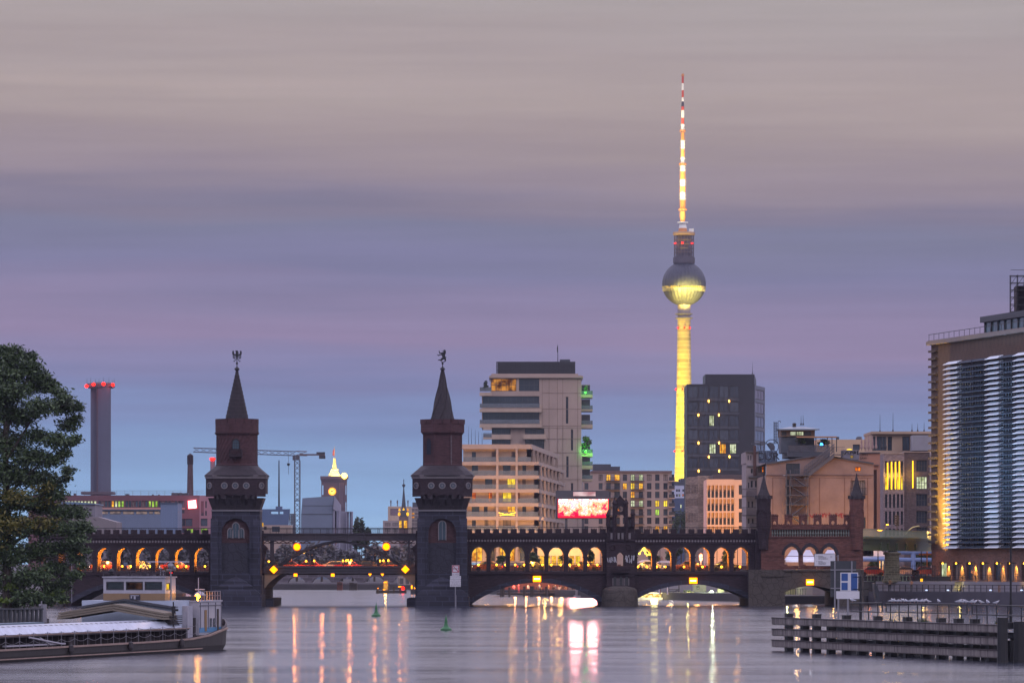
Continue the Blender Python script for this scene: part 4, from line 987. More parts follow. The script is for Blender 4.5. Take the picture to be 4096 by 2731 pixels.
for c,d_ in((415,440),(533,548),(655,685),(885,915),(985,1015),(1094,1112)):
 q=MB();q.box(T.x(1056)+.003,T.x(1148),D+2,D+14,T.z(d_),T.z(c));q.box(T.x(1057),T.x(1128),D+4,D+13,T.z(c)+.003,T.z(c)+2.9);q.build('balcony',beige2,root)
 q=MB();q.box(T.x(1060),T.x(1127),D+3.9,D+3.995,T.z(c)+.1,T.z(c)+2.8);q.build('balcony_window',glassd,root)
 q=MB();q.box(T.x(1130),T.x(1148),D+2.0,D+2.06,T.z(c)+.01,T.z(c)+1.1);q.box(T.x(1058),T.x(1148),D+1.93,D+1.99,T.z(c)+.01,T.z(c)+1.1);q.build('balustrade',railg,root)
for a,b,z_ in((240,333,392),(240,720,523),(240,720,652),(268,336,760)):
 q=MB();q.box(T.x(a),T.x(b),D-1.98,D-1.92,T.z(z_),T.z(z_-32));q.build('balustrade',railg,root)
# flag pole with a furled flag and a vent
q=MB();q.cyl((T.x(869),D+8,T.z(157)),(T.x(869),D+8,T.z(5)),.12,.06,6);q.add([(T.x(869),D+8,T.z(8)),(T.x(862),D+8.1,T.z(30)),(T.x(863),D+8.05,T.z(68)),(T.x(869),D+8,T.z(70))],[(0,1,2,3)])
solo(q,'flag_pole',iron,'thin flag pole with furled dark flag on the residential tower roof','flag pole')
def leafmesh(q,lobes,n,size,seed,m_n=2,squash=.6):
 r=np.random.default_rng(seed);vol=np.array([l[3]*l[4]*l[5]for l in lobes])**.75;vol/=vol.sum()
 idx=r.choice(len(lobes),n,p=vol);d=r.normal(size=(n,3));d/=np.linalg.norm(d,axis=1)[:,None]
 rad=r.random(n)**.42*(1+.22*r.normal(size=n));Lb=np.array(lobes)[idx]
 P=Lb[:,:3]+d*rad[:,None]*Lb[:,3:6]
 a=r.normal(size=(n,3));a[:,2]*=squash;a/=np.linalg.norm(a,axis=1)[:,None];b=np.cross(a,r.normal(size=(n,3)));b/=np.linalg.norm(b,axis=1)[:,None]
 s=size*(.6+.8*r.random(n))[:,None];a=a*s;b=b*s*.42
 V=np.stack([P-a,P-b*.9,P+a,P+b*.9],1).reshape(-1,3)
 o=len(q.v);q.v+=list(map(tuple,V.tolist()));q.f+=[(o+4*i,o+4*i+1,o+4*i+2,o+4*i+3)for i in range(n)]
 q.m+=[int(v)for v in r.integers(0,m_n,n)]
 return q
leafd=mat('leaves_dark',(.020,.034,.016),.6,.5,.5);leafm=mat('leaves_mid',(.045,.070,.024),.6,.5,.5);leafy=mat('leaves_yellowish',(.12,.11,.022),.6,.5,.5)
bark=mat('bark',(.05,.04,.035),.9,.4,2,bump=.4)
leafg=mat('leaves_lit_green',(.10,.22,.05),.6,.4,.8)
def tree(label,px,D,py0,py1,wpx,n,name='tree',group='trees behind the bridge',mats_=None,seed=1,size=None,tr=.12,lob=7):
 r=random.Random(seed);x=X(px,D);zb,zt=Z(py1,D),Z(py0,D);h=zt-zb;w_=wpx*D/F/2
 root=thing(name,label,'tree',(x,D,zb),group)
 q=MB();q.tube([(x,D,zb),(x+w_*.06,D,zb+h*.4)],w_*tr,6);q.cyl((x+w_*.06,D,zb+h*.4),(x,D,zb+h*.8),w_*tr*.9,w_*tr*.3,6)
 for k in range(5):
  a=r.uniform(0,6.28);q.cyl((x+w_*.05,D,zb+h*(.3+.08*k)),(x+w_*.6*math.cos(a),D+w_*.6*math.sin(a),zb+h*(.5+.08*k)),w_*tr*.4,w_*tr*.12,5)
 q.build('trunk',bark,root)
 lobes=[(x+r.uniform(-.6,.6)*w_,D+r.uniform(-.6,.6)*w_,zb+h*r.uniform(.38,.86),w_*r.uniform(.32,.5),w_*r.uniform(.32,.5),h*r.uniform(.12,.2))for _ in range(lob)]
 lobes.append((x,D,zb+h*.83,w_*.45,w_*.45,h*.17))
 q=leafmesh(MB(),lobes,n,size or max(.3,w_*.09),seed);q.build('crown',mats_ or[leafd,leafm],root)
 return root
tree('small bare-looking shrub on the upper left terrace of the residential tower',1800+290/2.01,1398.4,1370+302/2.01,1370+392/2.01,26,260,'potted_tree','potted plants on the tower terraces',seed=4,size=.35)
tree('green-lit potted tree on the lower right balcony of the residential tower',1800+1100/2.01,1402,1370+755/2.01,1370+880/2.01,40,500,'potted_tree','potted plants on the tower terraces',[leafg,leafm],seed=5,size=.45)
tree('small green-lit plant on the top right balcony of the residential tower',1800+1092/2.01,1402,1370+345/2.01,1370+412/2.01,18,160,'potted_tree','potted plants on the tower terraces',[leafg,leafg],seed=6,size=.3)
gl=thing('uplight','small green uplight under the lower right potted tree of the tower','lamp',(T.x(1095),1401,T.z(884)))
q=MB();q.cyl((T.x(1090),1401,T.z(884)),(T.x(1090),1401,T.z(872)),.25,.35,8);q.build('housing',emis('green_lamp','30ff20',4),gl);lamp('green_glow',(T.x(1096),1399.6,T.z(866)),900,(.1,1,.08),.3,gl)
lamp('green_glow',(T.x(1090),1399.8,T.z(398)),300,(.1,1,.08),.3,gl)
# ------ stepped apartment block in front
D=1230.0;T=Q(1800,1370,2.01,D)
root=thing('apartment_block','long beige apartment block with loggias and warm lit rooms beside the bear tower','building',(T.x(410),D,GZ))
xL=T.x(98);rows=[(828,958,872),(958,1068,975),(1068,1178,1085),(1178,1290,1195),(1290,1398,1308),(1398,1510,1415),(1510,1620,1525),(1620,1765,1635)]
opts={0:[(175,208,glassd),(335,370,curt),(495,526,curt)],1:[(175,225,glassd),(425,487,glassd),(582,612,glassd)],2:[(282,340,glassb),(460,526,lit2),(582,608,curt)],3:[(176,208,lit5),(308,338,lit5),(423,495,lit2),(548,560,lit5)],4:[(174,236,glassb),(272,302,glassd),(460,526,lit1),(582,612,glassd)],5:[(176,207,glassd),(278,308,curt),(425,490,curt)],6:[(176,207,glassd),(425,490,glassd)],7:[(176,260,lit1),(300,360,glassd),(400,520,lit1),(560,640,glassb)]}
for r_,(ya,yb,yw)in enumerate(rows):
 R_=655 if r_==0 else 713;Rb=833 if r_<1 else 885
 f=Fr(T.x(105),D+1.8);hs=[(T.x(a)-T.x(105),T.x(b)-T.x(105),T.z(yb-10),T.z(yw+6),m_,(1,0))for a,b,m_ in opts[r_]]
 Lx=T.x(R_)-T.x(105);Ds=D+120;xs=X(1800+Rb/2.01,Ds)
 q=MB();holed(q,f,0,Lx,T.z(yb),T.z(ya)+.002,hs,.3)
 sf=Fr(T.x(R_)-1.2,D+1.8,math.atan2(Ds-D-1.8,xs-T.x(R_)+1.2));Ls=math.hypot(Ds-D-1.8,xs-T.x(R_)+1.2)
 q.add([(T.x(R_),D+1.8,T.z(yb)),(sf(0,0,0)[0],D+1.8,T.z(yb)),(sf(0,0,0)[0],D+1.8,T.z(ya)),(T.x(R_),D+1.8,T.z(ya))],[(0,3,2,1)])
 sh=[];n_=13
 for i in range(n_):
  a=Ls*(i+.2)/n_;sh.append((a,a+Ls*.55/n_,T.z(yb-12),T.z(yw+10),lit2 if(r_*7+i*5)%11 in(0,)and r_>1 else(lit1 if(r_+i)%9==4 and r_>2 else(curt if(i+r_)%3 else glassd)),(0,0)))
 sfr=Fr(sf.o[0],sf.o[1]);sfr.c,sfr.s=sf.c,sf.s
 holed(q,sfr,0,Ls,T.z(yb),T.z(ya),sh,.3)
 q.add([(T.x(105),D+1.8,T.z(ya)),(T.x(R_)-1.2,D+1.8,T.z(ya)),(xs,Ds,T.z(ya)),(T.x(105),Ds,T.z(ya)),(T.x(105),D+1.8,T.z(yb)),(T.x(105),Ds,T.z(yb))],[(0,1,2,3),(0,3,5,4)])
 q.build('wall',beige2,root)
 for h in hs:window(root,f,h,h[4],.3,0,(1,0),.1)
 for h in sh:window(root,sfr,h,h[4],.3,0,(0,0),.1)
 q=MB();zs_=T.z(ya)
 poly=[(xL,D),(T.x(R_+2),D),(xs+1.5,Ds),(xs-6,Ds),(T.x(R_)-6,D+6),(xL,D+6)]
 q.slab(poly,zs_-.85,zs_+(.35 if r_==0 else.05));q.build('floor_slab',beige,root)
 for x in(370,527):
  q=MB();q.box(T.x(x),T.x(x+(20 if x<400 else 18)),D+.05,D+1.79,T.z(yb)+.06,zs_-.86);q.build('pier',beige,root)
 for i in range(7):
  q=MB();t=(i+.4)/7;a=Ls*t;p0=sfr(a,-1.3,0);q.box(p0[0]-.25,p0[0]+.35,p0[1]-.3,p0[1]+.3,T.z(yb)+.06,zs_-.86);q.build('pier',beige,root)
 if r_<7:
  q=MB();q.box(xL+.3,T.x(R_)-.1,D+.1,D+.16,T.z(yb)+.06,T.z(yb)+1.25);q.build('balustrade',railg,root)
# warm string lights on one loggia
q=MB();q.tube([(T.x(392+i*13.5),D-.1,T.z(1365+14*math.sin(math.pi*i/10)+3*math.sin(i*2.3)))for i in range(11)],.09,4);q.tube([(T.x(400+i*12),D-.1,T.z(1388-6*math.sin(math.pi*i/10)))for i in range(11)],.07,4)
solo(q,'string_lights',emis('string_light','ffb030',5),'garland of warm string lights draped on a loggia of the apartment block','string lights')
for i,x in enumerate((150,172,203,230,258)):antenna(1800+x/2.01,1370+(672+i*14)/2.01,1370+828/2.01,D+8,'thin rod antenna, %s from the left, on the low apartment block roof'%orn(i))
# ------ big LED screen
D=1130.0;T=Q(1800,1370,2.01,D)
root=thing('video_screen','large glowing red and white advertising screen on posts above the arcade','screen',(T.x(1065),D,GZ))
q=MB();q.box(T.x(850),T.x(1280),D,D+2,T.z(1415),T.z(1188));q.build('housing',steelbox,root)
m=bpy.data.materials.new('screen_picture');m.use_nodes=True;t_=m.node_tree;n_=t_.nodes;l_=t_.links
n_.remove(n_['Principled BSDF']);e_=n_.new('ShaderNodeEmission');l_.new(e_.outputs[0],n_['Material Output'].inputs[0])
g_=n_.new('ShaderNodeNewGeometry');no_=n_.new('ShaderNodeTexNoise');no_.inputs['Scale'].default_value=.55;no_.inputs['Detail'].default_value=6;no_.inputs['Roughness'].default_value=.7;l_.new(g_.outputs['Position'],no_.inputs['Vector'])
s_=n_.new('ShaderNodeSeparateXYZ');l_.new(g_.outputs['Position'],s_.inputs[0])
mr_=n_.new('ShaderNodeMapRange');mr_.inputs['From Min'].default_value=T.z(1405);mr_.inputs['From Max'].default_value=T.z(1255);mr_.inputs['To Min'].default_value=-.16;mr_.inputs['To Max'].default_value=.10;l_.new(s_.outputs[2],mr_.inputs['Value'])
a_=n_.new('ShaderNodeMath');a_.operation='ADD';l_.new(no_.outputs[0],a_.inputs[0]);l_.new(mr_.outputs[0],a_.inputs[1])
r_=n_.new('ShaderNodeValToRGB');r_.color_ramp.elements[0].position=.30;r_.color_ramp.elements[0].color=srgb('c8002c');r_.color_ramp.elements[1].position=.66;r_.color_ramp.elements[1].color=(1,1,.97,1)
for p,c in((.40,'ff1c48'),(.46,'ffb070'),(.49,'ff2850'),(.54,'ffe8c0'),(.58,'ff4068')):e2=r_.color_ramp.elements.new(p);e2.color=srgb(c)
l_.new(a_.outputs[0],r_.inputs[0]);l_.new(r_.outputs[0],e_.inputs[0]);e_.inputs[1].default_value=2.6
q=MB();q.box(T.x(872),T.x(1270),D-.15,D-.003,T.z(1392),T.z(1257));q.build('picture_panel',m,root)
q=MB();q.box(T.x(868),T.x(872)-.01,D-.2,D-.003,T.z(1406),T.z(1255));q.box(T.x(1270)+.01,T.x(1274),D-.2,D-.003,T.z(1406),T.z(1255));q.box(T.x(868),T.x(1274),D-.22,D-.004,T.z(1406),T.z(1393));q.build('red_border',emis('screen_red','ff1030',2.2),root)
q=MB();q.box(T.x(990),T.x(1170),D-.3,D-.003,T.z(1232),T.z(1198));q.build('lit_header',emis('screen_header','fff2f2',1.5,'9a6a70',.2),root)
for x in(925,1060):
 q=MB();q.box(T.x(x),T.x(x+20),D+.3,D+1.4,GZ,T.z(1415));q.build('post',steelbox,root)
lamp('screen_glow',(T.x(1070),D-6,T.z(1330)),12000,(1,.35,.35),6,root,'AREA',(T.x(1070),D-60,2))
# ------ flats with yellow windows
D=1500.0;T=Q(2300,1450,2.24,D)
root=thing('apartment_building','seven storey pale apartment building with a grid of windows, some glowing yellow','building',(T.x(600),D,GZ))
x0=70;fr=Fr(T.x(x0),D);us=[(70+15,35),(212-0,35),(280,40),(352,50),(428,38),(498,38),(572,38),(645,40),(718,39),(792,38)]
rowz=[1000,1077,1154,1232,1310,1386,1462,1538]
LIT={(0,2):lit1,(0,3):lit1,(0,5):lit3,(0,6):lit3,(1,4):lit1,(1,5):lit2,(1,6):lit1,(2,5):lit1,(3,5):lit3,(3,6):lit3,(3,8):lit2,(3,9):lit2,(4,8):lit4,(6,8):lit1,(6,9):lit1,(5,5):glassb,(1,1):glassb,(2,8):glassb,(4,3):lit5}
hs=[(T.x(a)-T.x(x0),T.x(a+w_)-T.x(x0),T.z(z+58),T.z(z),LIT.get((j,i),(curt,glassd,glassb)[(i*3+j*5)%3 if(i+j)%2 else 1]),(1,0))for j,z in enumerate(rowz)for i,(a,w_)in enumerate(us)]
block(root,fr,T.x(868)-T.x(x0),30,GZ,T.z(985),mat('pale_render',(.27,.22,.21),.8,.3,.3),hs,r=.35,t=.12)
q=MB();q.box(T.x(140),T.x(870),D-.4,D+30,T.z(984.5),T.z(968));q.build('cornice',mat('cornice_dark',(.12,.08,.08),.7),root)
q=MB();q.box(T.x(165),T.x(325),D+6,D+20,T.z(967.5),T.z(905));q.box(T.x(325)+.01,T.x(408),D+8,D+20,T.z(967.5),T.z(925));q.build('penthouse',steelbox,root)
for j,z in enumerate(rowz[:7]):
 for a,b in((275,405),(497,622)):
  if(j+(a>400))%4==3 and False:continue
  q=MB();q.box(T.x(a),T.x(b),D-1.4,D-.003,T.z(z+60),T.z(z+57));
  for x in np.arange(T.x(a),T.x(b),.5):q.box(x-.03,x+.03,D-1.4,D-1.34,T.z(z+57),T.z(z+57)+1.0)
  q.box(T.x(a),T.x(b),D-1.4,D-1.34,T.z(z+57)+1,T.z(z+57)+1.08);q.build('balcony',framew,root)
 q=MB();q.box(T.x(838),T.x(892),D-1.5,D+3,T.z(z+64),T.z(z+56));q.build('balcony',beige,root)
 q=MB();q.box(T.x(868)+.01,T.x(888),D+.1,D+8,T.z(z+56),T.z(z));q.build('balcony_window',glassd,root)
 q=MB();q.box(T.x(840),T.x(892),D-1.45,D-1.38,T.z(z+56),T.z(z+56)+1.1);q.build('balustrade',framew,root)
# ------ dark glass tower
D=1330.0;T=Q(2300,1450,2.24,D)
root=thing('glass_office_tower','dark glass office tower with scattered lit windows in front of the television tower','building',(T.x(1300),D,GZ))
fr=Fr(T.x(1003),D)
dkw=mat('dark_cladding',(.016,.017,.026),.45,.4,.2,spec=.5)
cols=[1008,1107,1198,1290,1382,1473];rws=[(208,315),(350,440),(472,568),(600,690),(727,815),(852,942)]
hs=[]
dgl=glassmat('tower_glass',(.035,.048,.075));dgl2=glassmat('tower_glass_pale',(.055,.07,.10))
litc={(2,2):lit3,(2,3):None,(4,2):lit3,(4,3):lit1,(4,4):lit3,(1,3):None}
for j,(a,b)in enumerate(rws):
 for i in range(5):
  m_=litc.get((j,i))or(dgl2 if(i+2*j)%3==0 else dgl)
  x0_,x1_=cols[i]+4,cols[i+1]-5
  if(j,i)in((2,2),(4,2),(4,3),(4,4)):
   k=45 if j==2 else 60;hs.append((T.x(x0_)-T.x(1003),T.x(x0_+k)-T.x(1003),T.z(b),T.z(a),m_,(2,0)));x0_+=k+3
   m_=dgl
  hs.append((T.x(x0_)-T.x(1003),T.x(x1_)-T.x(1003),T.z(b),T.z(a),m_,(1,0)))
rightw=[(2+k*9,9+k*9,T.z(b),T.z(a),glassb,(1,0))for k in range(2)for a,b in((235,325),(350,450),(475,575),(600,700),(725,800))]
f2=Fr(T.x(1003),D);f2.c,f2.s=math.cos(-.0),0
block(root,fr,T.x(1610)-T.x(1003),22,GZ,T.z(192),dkw,hs,r=.15,t=.12)
# angled right flank
q=MB();sfl=Fr(T.x(1610)+.01,D,math.radians(78));holed(q,sfl,0,18,GZ,T.z(195)-.2,[(1.2,16.5,T.z(b),T.z(a))for a,b in((235,325),(350,450),(475,575),(600,700),(725,800))],.1)
q.build('side_wall',whip if False else mat('side_cladding',(.11,.12,.16),.6),root)
for a,b in((235,325),(350,450),(475,575),(600,700),(725,800)):window(root,sfl,(1.2,16.5,T.z(b),T.z(a)),glassb,.1,0,(2,0),.2)
q=MB();q.box(T.x(1170),T.x(1610),D+2,D+20,T.z(191.5),T.z(102));q.add([(T.x(1610)+.01,D+2,T.z(191.5)),(T.x(1650),D+16,T.z(215)),(T.x(1650),D+16,T.z(140)),(T.x(1610)+.01,D+2,T.z(102))],[(0,1,2,3)]);q.build('penthouse',dkw,root)
warmpt=emis('facade_lamp','ffb040',14)
for x,z in((1197,345),(1380,345),(1105,470),(1288,470),(1106,719),(1290,719),(1198,845),(1383,843),(1107,970),(1291,970)):
 q=MB();q.ball((T.x(x),D-.6,T.z(z)),.24,(.8,.8,1.5),8,6);q.build('facade_lamp',warmpt,root)
q=MB()
for j in range(7):z=T.z((330,455,583,708,832,957,1080)[j]);q.box(T.x(1003),T.x(1473),D-.1,D-.003,z-.3,z+.3)
q.build('floor_bands',steelbox,root)
# ------ white and blue block with pitched tower, offices
D=1900.0;T=Q(2300,1450,2.24,D)
root=thing('apartment_slab','white apartment slab with small windows glimpsed at the foot of the television tower','building',(T.x(935),D,GZ));fr=Fr(T.x(866),D)
hs=[(T.x(a)-T.x(866),T.x(a+16)-T.x(866),T.z(b+22),T.z(b),m_,(1,0))for a,b,m_ in((905,1133,glassd),(925,1133,glassd),(962,1133,glassd),(980,1133,curt),(905,1177,glassd),(928,1177,lit3),(960,1175,lit5),(975,1175,lit5))]
block(root,fr,T.x(1010)-T.x(866),25,GZ,T.z(1095),mat('white_render',(.40,.42,.52),.8,.1,.3),hs,r=.3,t=.15)
q=MB();q.box(T.x(866),T.x(950),D-.3,D+25,T.z(1094.7),T.z(1063));q.box(T.x(950)+.01,T.x(1010),D-.3,D+25,T.z(1094.7),T.z(1035));q.box(T.x(930),T.x(940),D+1,D+4,T.z(1062.5),T.z(1045));q.build('roof',steelbox,root)
D=1700.0;T=Q(2300,1450,2.24,D)
root=thing('blue_office_block','low dark blue block with a slim lit dormer below the white slab','building',(T.x(935),D,GZ));fr=Fr(T.x(866),D)
block(root,fr,T.x(1005)-T.x(866),20,GZ,T.z(1212),mat('blue_cladding',(.05,.07,.13),.6,.2,.3),[(T.x(942)-T.x(866),T.x(956)-T.x(866),T.z(1302),T.z(1270),lit3,(0,0))],r=.3)
for i,(px,w_,y0_)in enumerate(((2705,34,2040),(2725,36,2034),(2742,30,2042))):tree('dark round tree, %s of three, in the gap beside the brick office'%orn(i),px,1300+i*8,y0_,2250,w_*1.5,900,seed=20+i)
D=1150.0;T=Q(2300,1450,2.24,D)
obr=mat('office_brick',(.30,.21,.16),.85,.2,.4,kind='brick',bw=.8,bh=.25)
root=thing('brick_office_building','beige brick office building with bands of narrow windows at the foot of the glass tower','building',(T.x(1100),D,GZ));fr=Fr(T.x(1000),D+8,math.atan2(-8,T.x(1105)-T.x(1000)))
Lw=math.hypot(8,T.x(1105)-T.x(1000));hs=[]
for a,b in((1090,1170),(1215,1283),(1345,1428)):
 for k in range(8):hs.append((Lw*(.06+k*.118),Lw*(.06+k*.118)+Lw*.062,T.z(b),T.z(a),lit1 if(a==1345 and k==0)else glassd,(0,0)))
block(root,fr,Lw,20,GZ,T.z(1020),obr,hs,r=.3,t=.05)
f3=Fr(T.x(1105)+.01,D+.02);block(root,f3,T.x(1215)-T.x(1105),22,GZ,T.z(1012),obr,[(T.x(a)-T.x(1105),T.x(b)-T.x(1105),T.z(d_),T.z(c),m_,(0,1))for a,b,c,d_,m_ in((1162,1177,1075,1150,glassd),(1162,1177,1205,1280,lit3),(1162,1177,1330,1405,lit2))],r=.3,name='side_wall')
q=MB();q.box(T.x(1207),T.x(1540),D-20,D,T.z(1060),T.z(1015));q.build('attic',mat('attic_brown',(.10,.07,.065),.8),root)
D=1080.0;T=Q(2300,1450,2.24,D)
pm=mat('pale_concrete_facade',(.44,.33,.26),.8,.1,.3)
root=thing('loggia_office_building','peach lit office building with deep square window bays','building',(T.x(1360),D,GZ));fr=Fr(T.x(1180),D)
us=[1187,1222,1257,1293,1329,1364,1399];hs=[(T.x(a)-T.x(1180),T.x(a+25)-T.x(1180),T.z(b),T.z(c),pm,(0,0))for a in us for c,b in((1098,1208),(1220,1328),(1342,1450),(1464,1572))]
q=MB();holed(q,fr,0,T.x(1425)-T.x(1180),GZ,T.z(1044),hs,1.2);q.box(T.x(1180),T.x(1425),D+1.2,D+18,GZ,T.z(1044)-.05);q.build('wall',pm,root)
for h in hs:hh=(h[0],h[1],h[2],h[2]+(h[3]-h[2])*.5);window(root,fr,hh,glassd,.4,0,(0,0),.08)
hs=[(T.x(1468)-T.x(1425),T.x(1540)-T.x(1425)-.3,T.z(b),T.z(a),glassd,(2,0))for a,b in((1095,1180),(1217,1308),(1338,1430),(1460,1550))]
block(root,Fr(T.x(1425)+.01,D+.3),T.x(1545)-T.x(1425),18,GZ,T.z(1044)-.1,pm,hs,r=.4,name='wing_wall')
# unseen street lamps added to light those fronts from the street
def street_lamp(px,D_,py,label,e=6000,hpx=None,col=(1,.50,.16),g='street lamps in the streets behind the bridge',zb=GZ,arm=1.2,gr=.28):
 x,z=X(px,D_),Z(py,D_);r=thing('street_lamp',label,'street lamp',(x,D_,zb),g)
 q=MB();q.cyl((x,D_,zb),(x,D_,z-.2),.11,.06,6);q.tube([(x,D_,z-.2),(x+arm*.5,D_,z+.25),(x+arm,D_,z+.2)],.05,5);q.build('post',iron,r)
 q=MB();q.ball((x+arm,D_,z+.1),gr,(1.6,1,.5),8,6);q.build('lamp_head',lampglow,r)
 lamp('street_light',(x+arm,D_,z-.5),e*1.3,col,.4,r,'SPOT',(x+arm,D_+10,z+3.5),150,.4)
 return r
street_lamp(2868,1060,2160,'street lamp hidden low before the peach lit office building, left one',14192,col=(1,.42,.10))
street_lamp(2950,1045,2160,'street lamp hidden low before the peach lit office building, right one',21932,col=(1,.42,.10))
street_lamp(1905,1205,2160,'unseen street lamp before the apartment block beside the bear tower',9828)
street_lamp(2010,1205,2160,'unseen street lamp before the middle of the apartment block',11138)
street_lamp(2110,1205,2160,'unseen street lamp before the right corner of the apartment block',9828)
street_lamp(2230,1240,2160,'unseen street lamp along the receding side of the apartment block',9828)
street_lamp(2520,1470,2160,'unseen street lamp before the flats with yellow windows, left one',6048)
street_lamp(2640,1470,2160,'unseen street lamp before the flats with yellow windows, right one',6048)
# ------ tenement with iron balconies
D=830.0;T=Q(2950,1650,2.851,D)
tm=mat('tenement_render',(.26,.22,.23),.85,.4,.5)
root=thing('tenement_building','narrow grey tenement with iron balconies and a sprayed rooftop hut','building',(T.x(200),D,3.3))
fr=Fr(T.x(100),D);hs=[(T.x(a)-T.x(100),T.x(a+w_)-T.x(100),T.z(b),T.z(c),m_,(0,1))for a,w_,c,b,m_ in[(115,14,487,540,glassd),(152,22,640,690,glassd),(237,28,618,680,curt),(280,18,614,678,lit5),(150,24,775,850,glassd),(200,18,775,850,glassd),(120,14,795,860,glassd),(160,18,1010,1080,glassd),(120,16,1010,1080,glassd),(165,18,1205,1262,glassd),(120,16,1205,1262,glassd),(225,20,775,850,glassd)]]
block(root,fr,T.x(322)-T.x(100),16,3.3,T.z(575),tm,[h for h in hs if h[3]<T.z(575)],r=.25,t=.06)
fu=Fr(T.x(92),D+.2);block(root,fu,T.x(240)-T.x(92),16,T.z(574.5),T.z(445),tm,[(T.x(115)-T.x(92),T.x(130)-T.x(92),T.z(540),T.z(487),glassd,(0,0)),(T.x(146)-T.x(92),T.x(158)-T.x(92),T.z(540),T.z(487),glassd,(0,0))],r=.25,name='upper_wall')
q=MB();q.box(T.x(240),T.x(455),D+.5,D+12,T.z(574.5),T.z(432));hut=q.build('rooftop_hut',mat('hut_blue',(.05,.07,.11),.7,.5,1),root)
text('CUR',T.w(120),(T.x(345),D+.48,T.z(500)),mat('spray_black',(.012,.012,.016),.6),root,name='graffiti',ext=.05,xs=1.15)
scribble(root,'graffiti',T.x(245),T.x(450),T.z(560),T.z(436),D+.5,mat('spray_pale_blue',(.16,.22,.30),.6),11,10,.04)
q=MB();q.box(T.x(90),T.x(245),D-.3,D+.2,T.z(448),T.z(440));q.build('cornice',trim,root)
q=MB();q.box(T.x(108),T.x(322),D-.35,D-.003,T.z(612),T.z(600));q.build('cornice',trim,root)
q=MB();q.box(T.x(125),T.x(322),D-.5,D-.004,T.z(740),T.z(722));q.build('cornice',trim,root)
q=MB();q.box(T.x(180),T.x(212),D-.4,D-.1,T.z(735),T.z(378));q.box(T.x(186),T.x(206),D-.42,D-.39,T.z(728),T.z(386));q.build('vertical_sign_frame',mat('rust_frame',(.07,.03,.025),.7),root)
for a,b,c,d_ in((48,210,868,962),(48,210,1080,1178),(140,210,1262,1312)):
 q=MB();q.box(T.x(a),T.x(b),D-1.6,D-.36,T.z(d_),T.z(d_)+.14)
 for x in np.arange(T.x(a),T.x(b),.16):q.box(x-.015,x+.015,D-1.6,D-1.57,T.z(d_)+.14,T.z(c))
 q.box(T.x(a),T.x(b),D-1.62,D-1.55,T.z(c)-.05,T.z(c)+.02);q.box(T.x(a),T.x(a)+.03,D-1.5,D-.36,T.z(d_)+.14,T.z(c));q.build('balcony',framew,root)
q=MB();q.tube([(T.x(400)+1.2*math.cos(t),D+3,T.z(380)+1.2*math.sin(t))for t in[math.pi*i/8-.6 for i in range(9)]]+[(T.x(400),D+3,T.z(430))],.08,5);q.prism([(T.x(345),T.z(350)),(T.x(375),T.z(335)),(T.x(415),T.z(345)),(T.x(435),T.z(385)),(T.x(430),T.z(425)),(T.x(385),T.z(425)),(T.x(370),T.z(380))],D+2,D+3);q.box(T.x(165),T.x(330),D+2,D+3,T.z(356),T.z(342));q.box(T.x(260),T.x(325),D+2,D+3,T.z(335),T.z(326));q.cyl((T.x(270),D+2.5,T.z(420)),(T.x(270),D+2.5,T.z(326)),.05,.05,4);q.cyl((T.x(320),D+2.5,T.z(420)),(T.x(320),D+2.5,T.z(326)),.05,.05,4)
q.build('roof_ducts',steelbox,root)
# ------ warehouse with gabled front
D=800.0;T=Q(2950,1650,2.851,D)
wm=mat('warehouse_render',(.245,.165,.140),.85,.5,.35,bump=.1)
root=thing('warehouse','rose rendered warehouse with double gable, fire stairs and roof terrace','building',(T.x(940),D,3.3))
x0,x1=T.x(325),T.x(1552);fr=Fr(x0,D);zt=T.z(714)
hs=[(T.x(1290)-x0,T.x(1458)-x0,T.z(936),T.z(770),curt,(5,0)),(T.x(553)-x0,T.x(590)-x0,T.z(1180),T.z(760),glassd,(0,5)),(T.x(1432)-x0,T.x(1462)-x0,T.z(1315),T.z(1190),glassd,(0,0)),(T.x(596)-x0,T.x(612)-x0,T.z(935),T.z(860),lit2,(0,2)),(T.x(596)-x0,T.x(612)-x0,T.z(1150),T.z(1075),lit2,(0,2))]
block(root,fr,x1-x0,38,3.3,zt,wm,hs,r=.3)
q=MB();up=[(553,713,T.z(700),T.z(578)),(1338,1407,T.z(667),T.z(617))]
# gable wall built as strips between roofline and string course
roof=[(325,577),(960,470),(1000,500),(1100,498),(1552,572)]
def roofz(a):
 for(p,y1_),(p2,y2_)in zip(roof,roof[1:]):
  if p<=a<=p2:return T.z(y1_+(y2_-y1_)*(a-p)/(p2-p))
xs_=sorted({325,553,713,960,1000,1100,1338,1407,1552})
for a,b in zip(xs_,xs_[1:]):
 hole=next((h for h in up if h[0]<=a and b<=h[1]),None)
 za_,zb_=roofz(a),roofz(b)
 if hole:
  q.add([(T.x(a),D,T.z(712)),(T.x(b),D,T.z(712)),(T.x(b),D,hole[2]),(T.x(a),D,hole[2]),(T.x(a),D,hole[3]),(T.x(b),D,hole[3]),(T.x(b),D,zb_),(T.x(a),D,za_)],[(0,1,2,3),(4,5,6,7)])
 else:q.add([(T.x(a),D,T.z(712)),(T.x(b),D,T.z(712)),(T.x(b),D,zb_),(T.x(a),D,za_)],[(0,1,2,3)])
q.build('gable_wall',wm,root)
window(root,Fr(0,D),(T.x(553),T.x(713),T.z(700),T.z(578)),glassd,.25,0,(1,0));window(root,Fr(0,D),(T.x(1338),T.x(1407),T.z(667),T.z(617)),lit5,.25,0,(1,0))
q=MB()
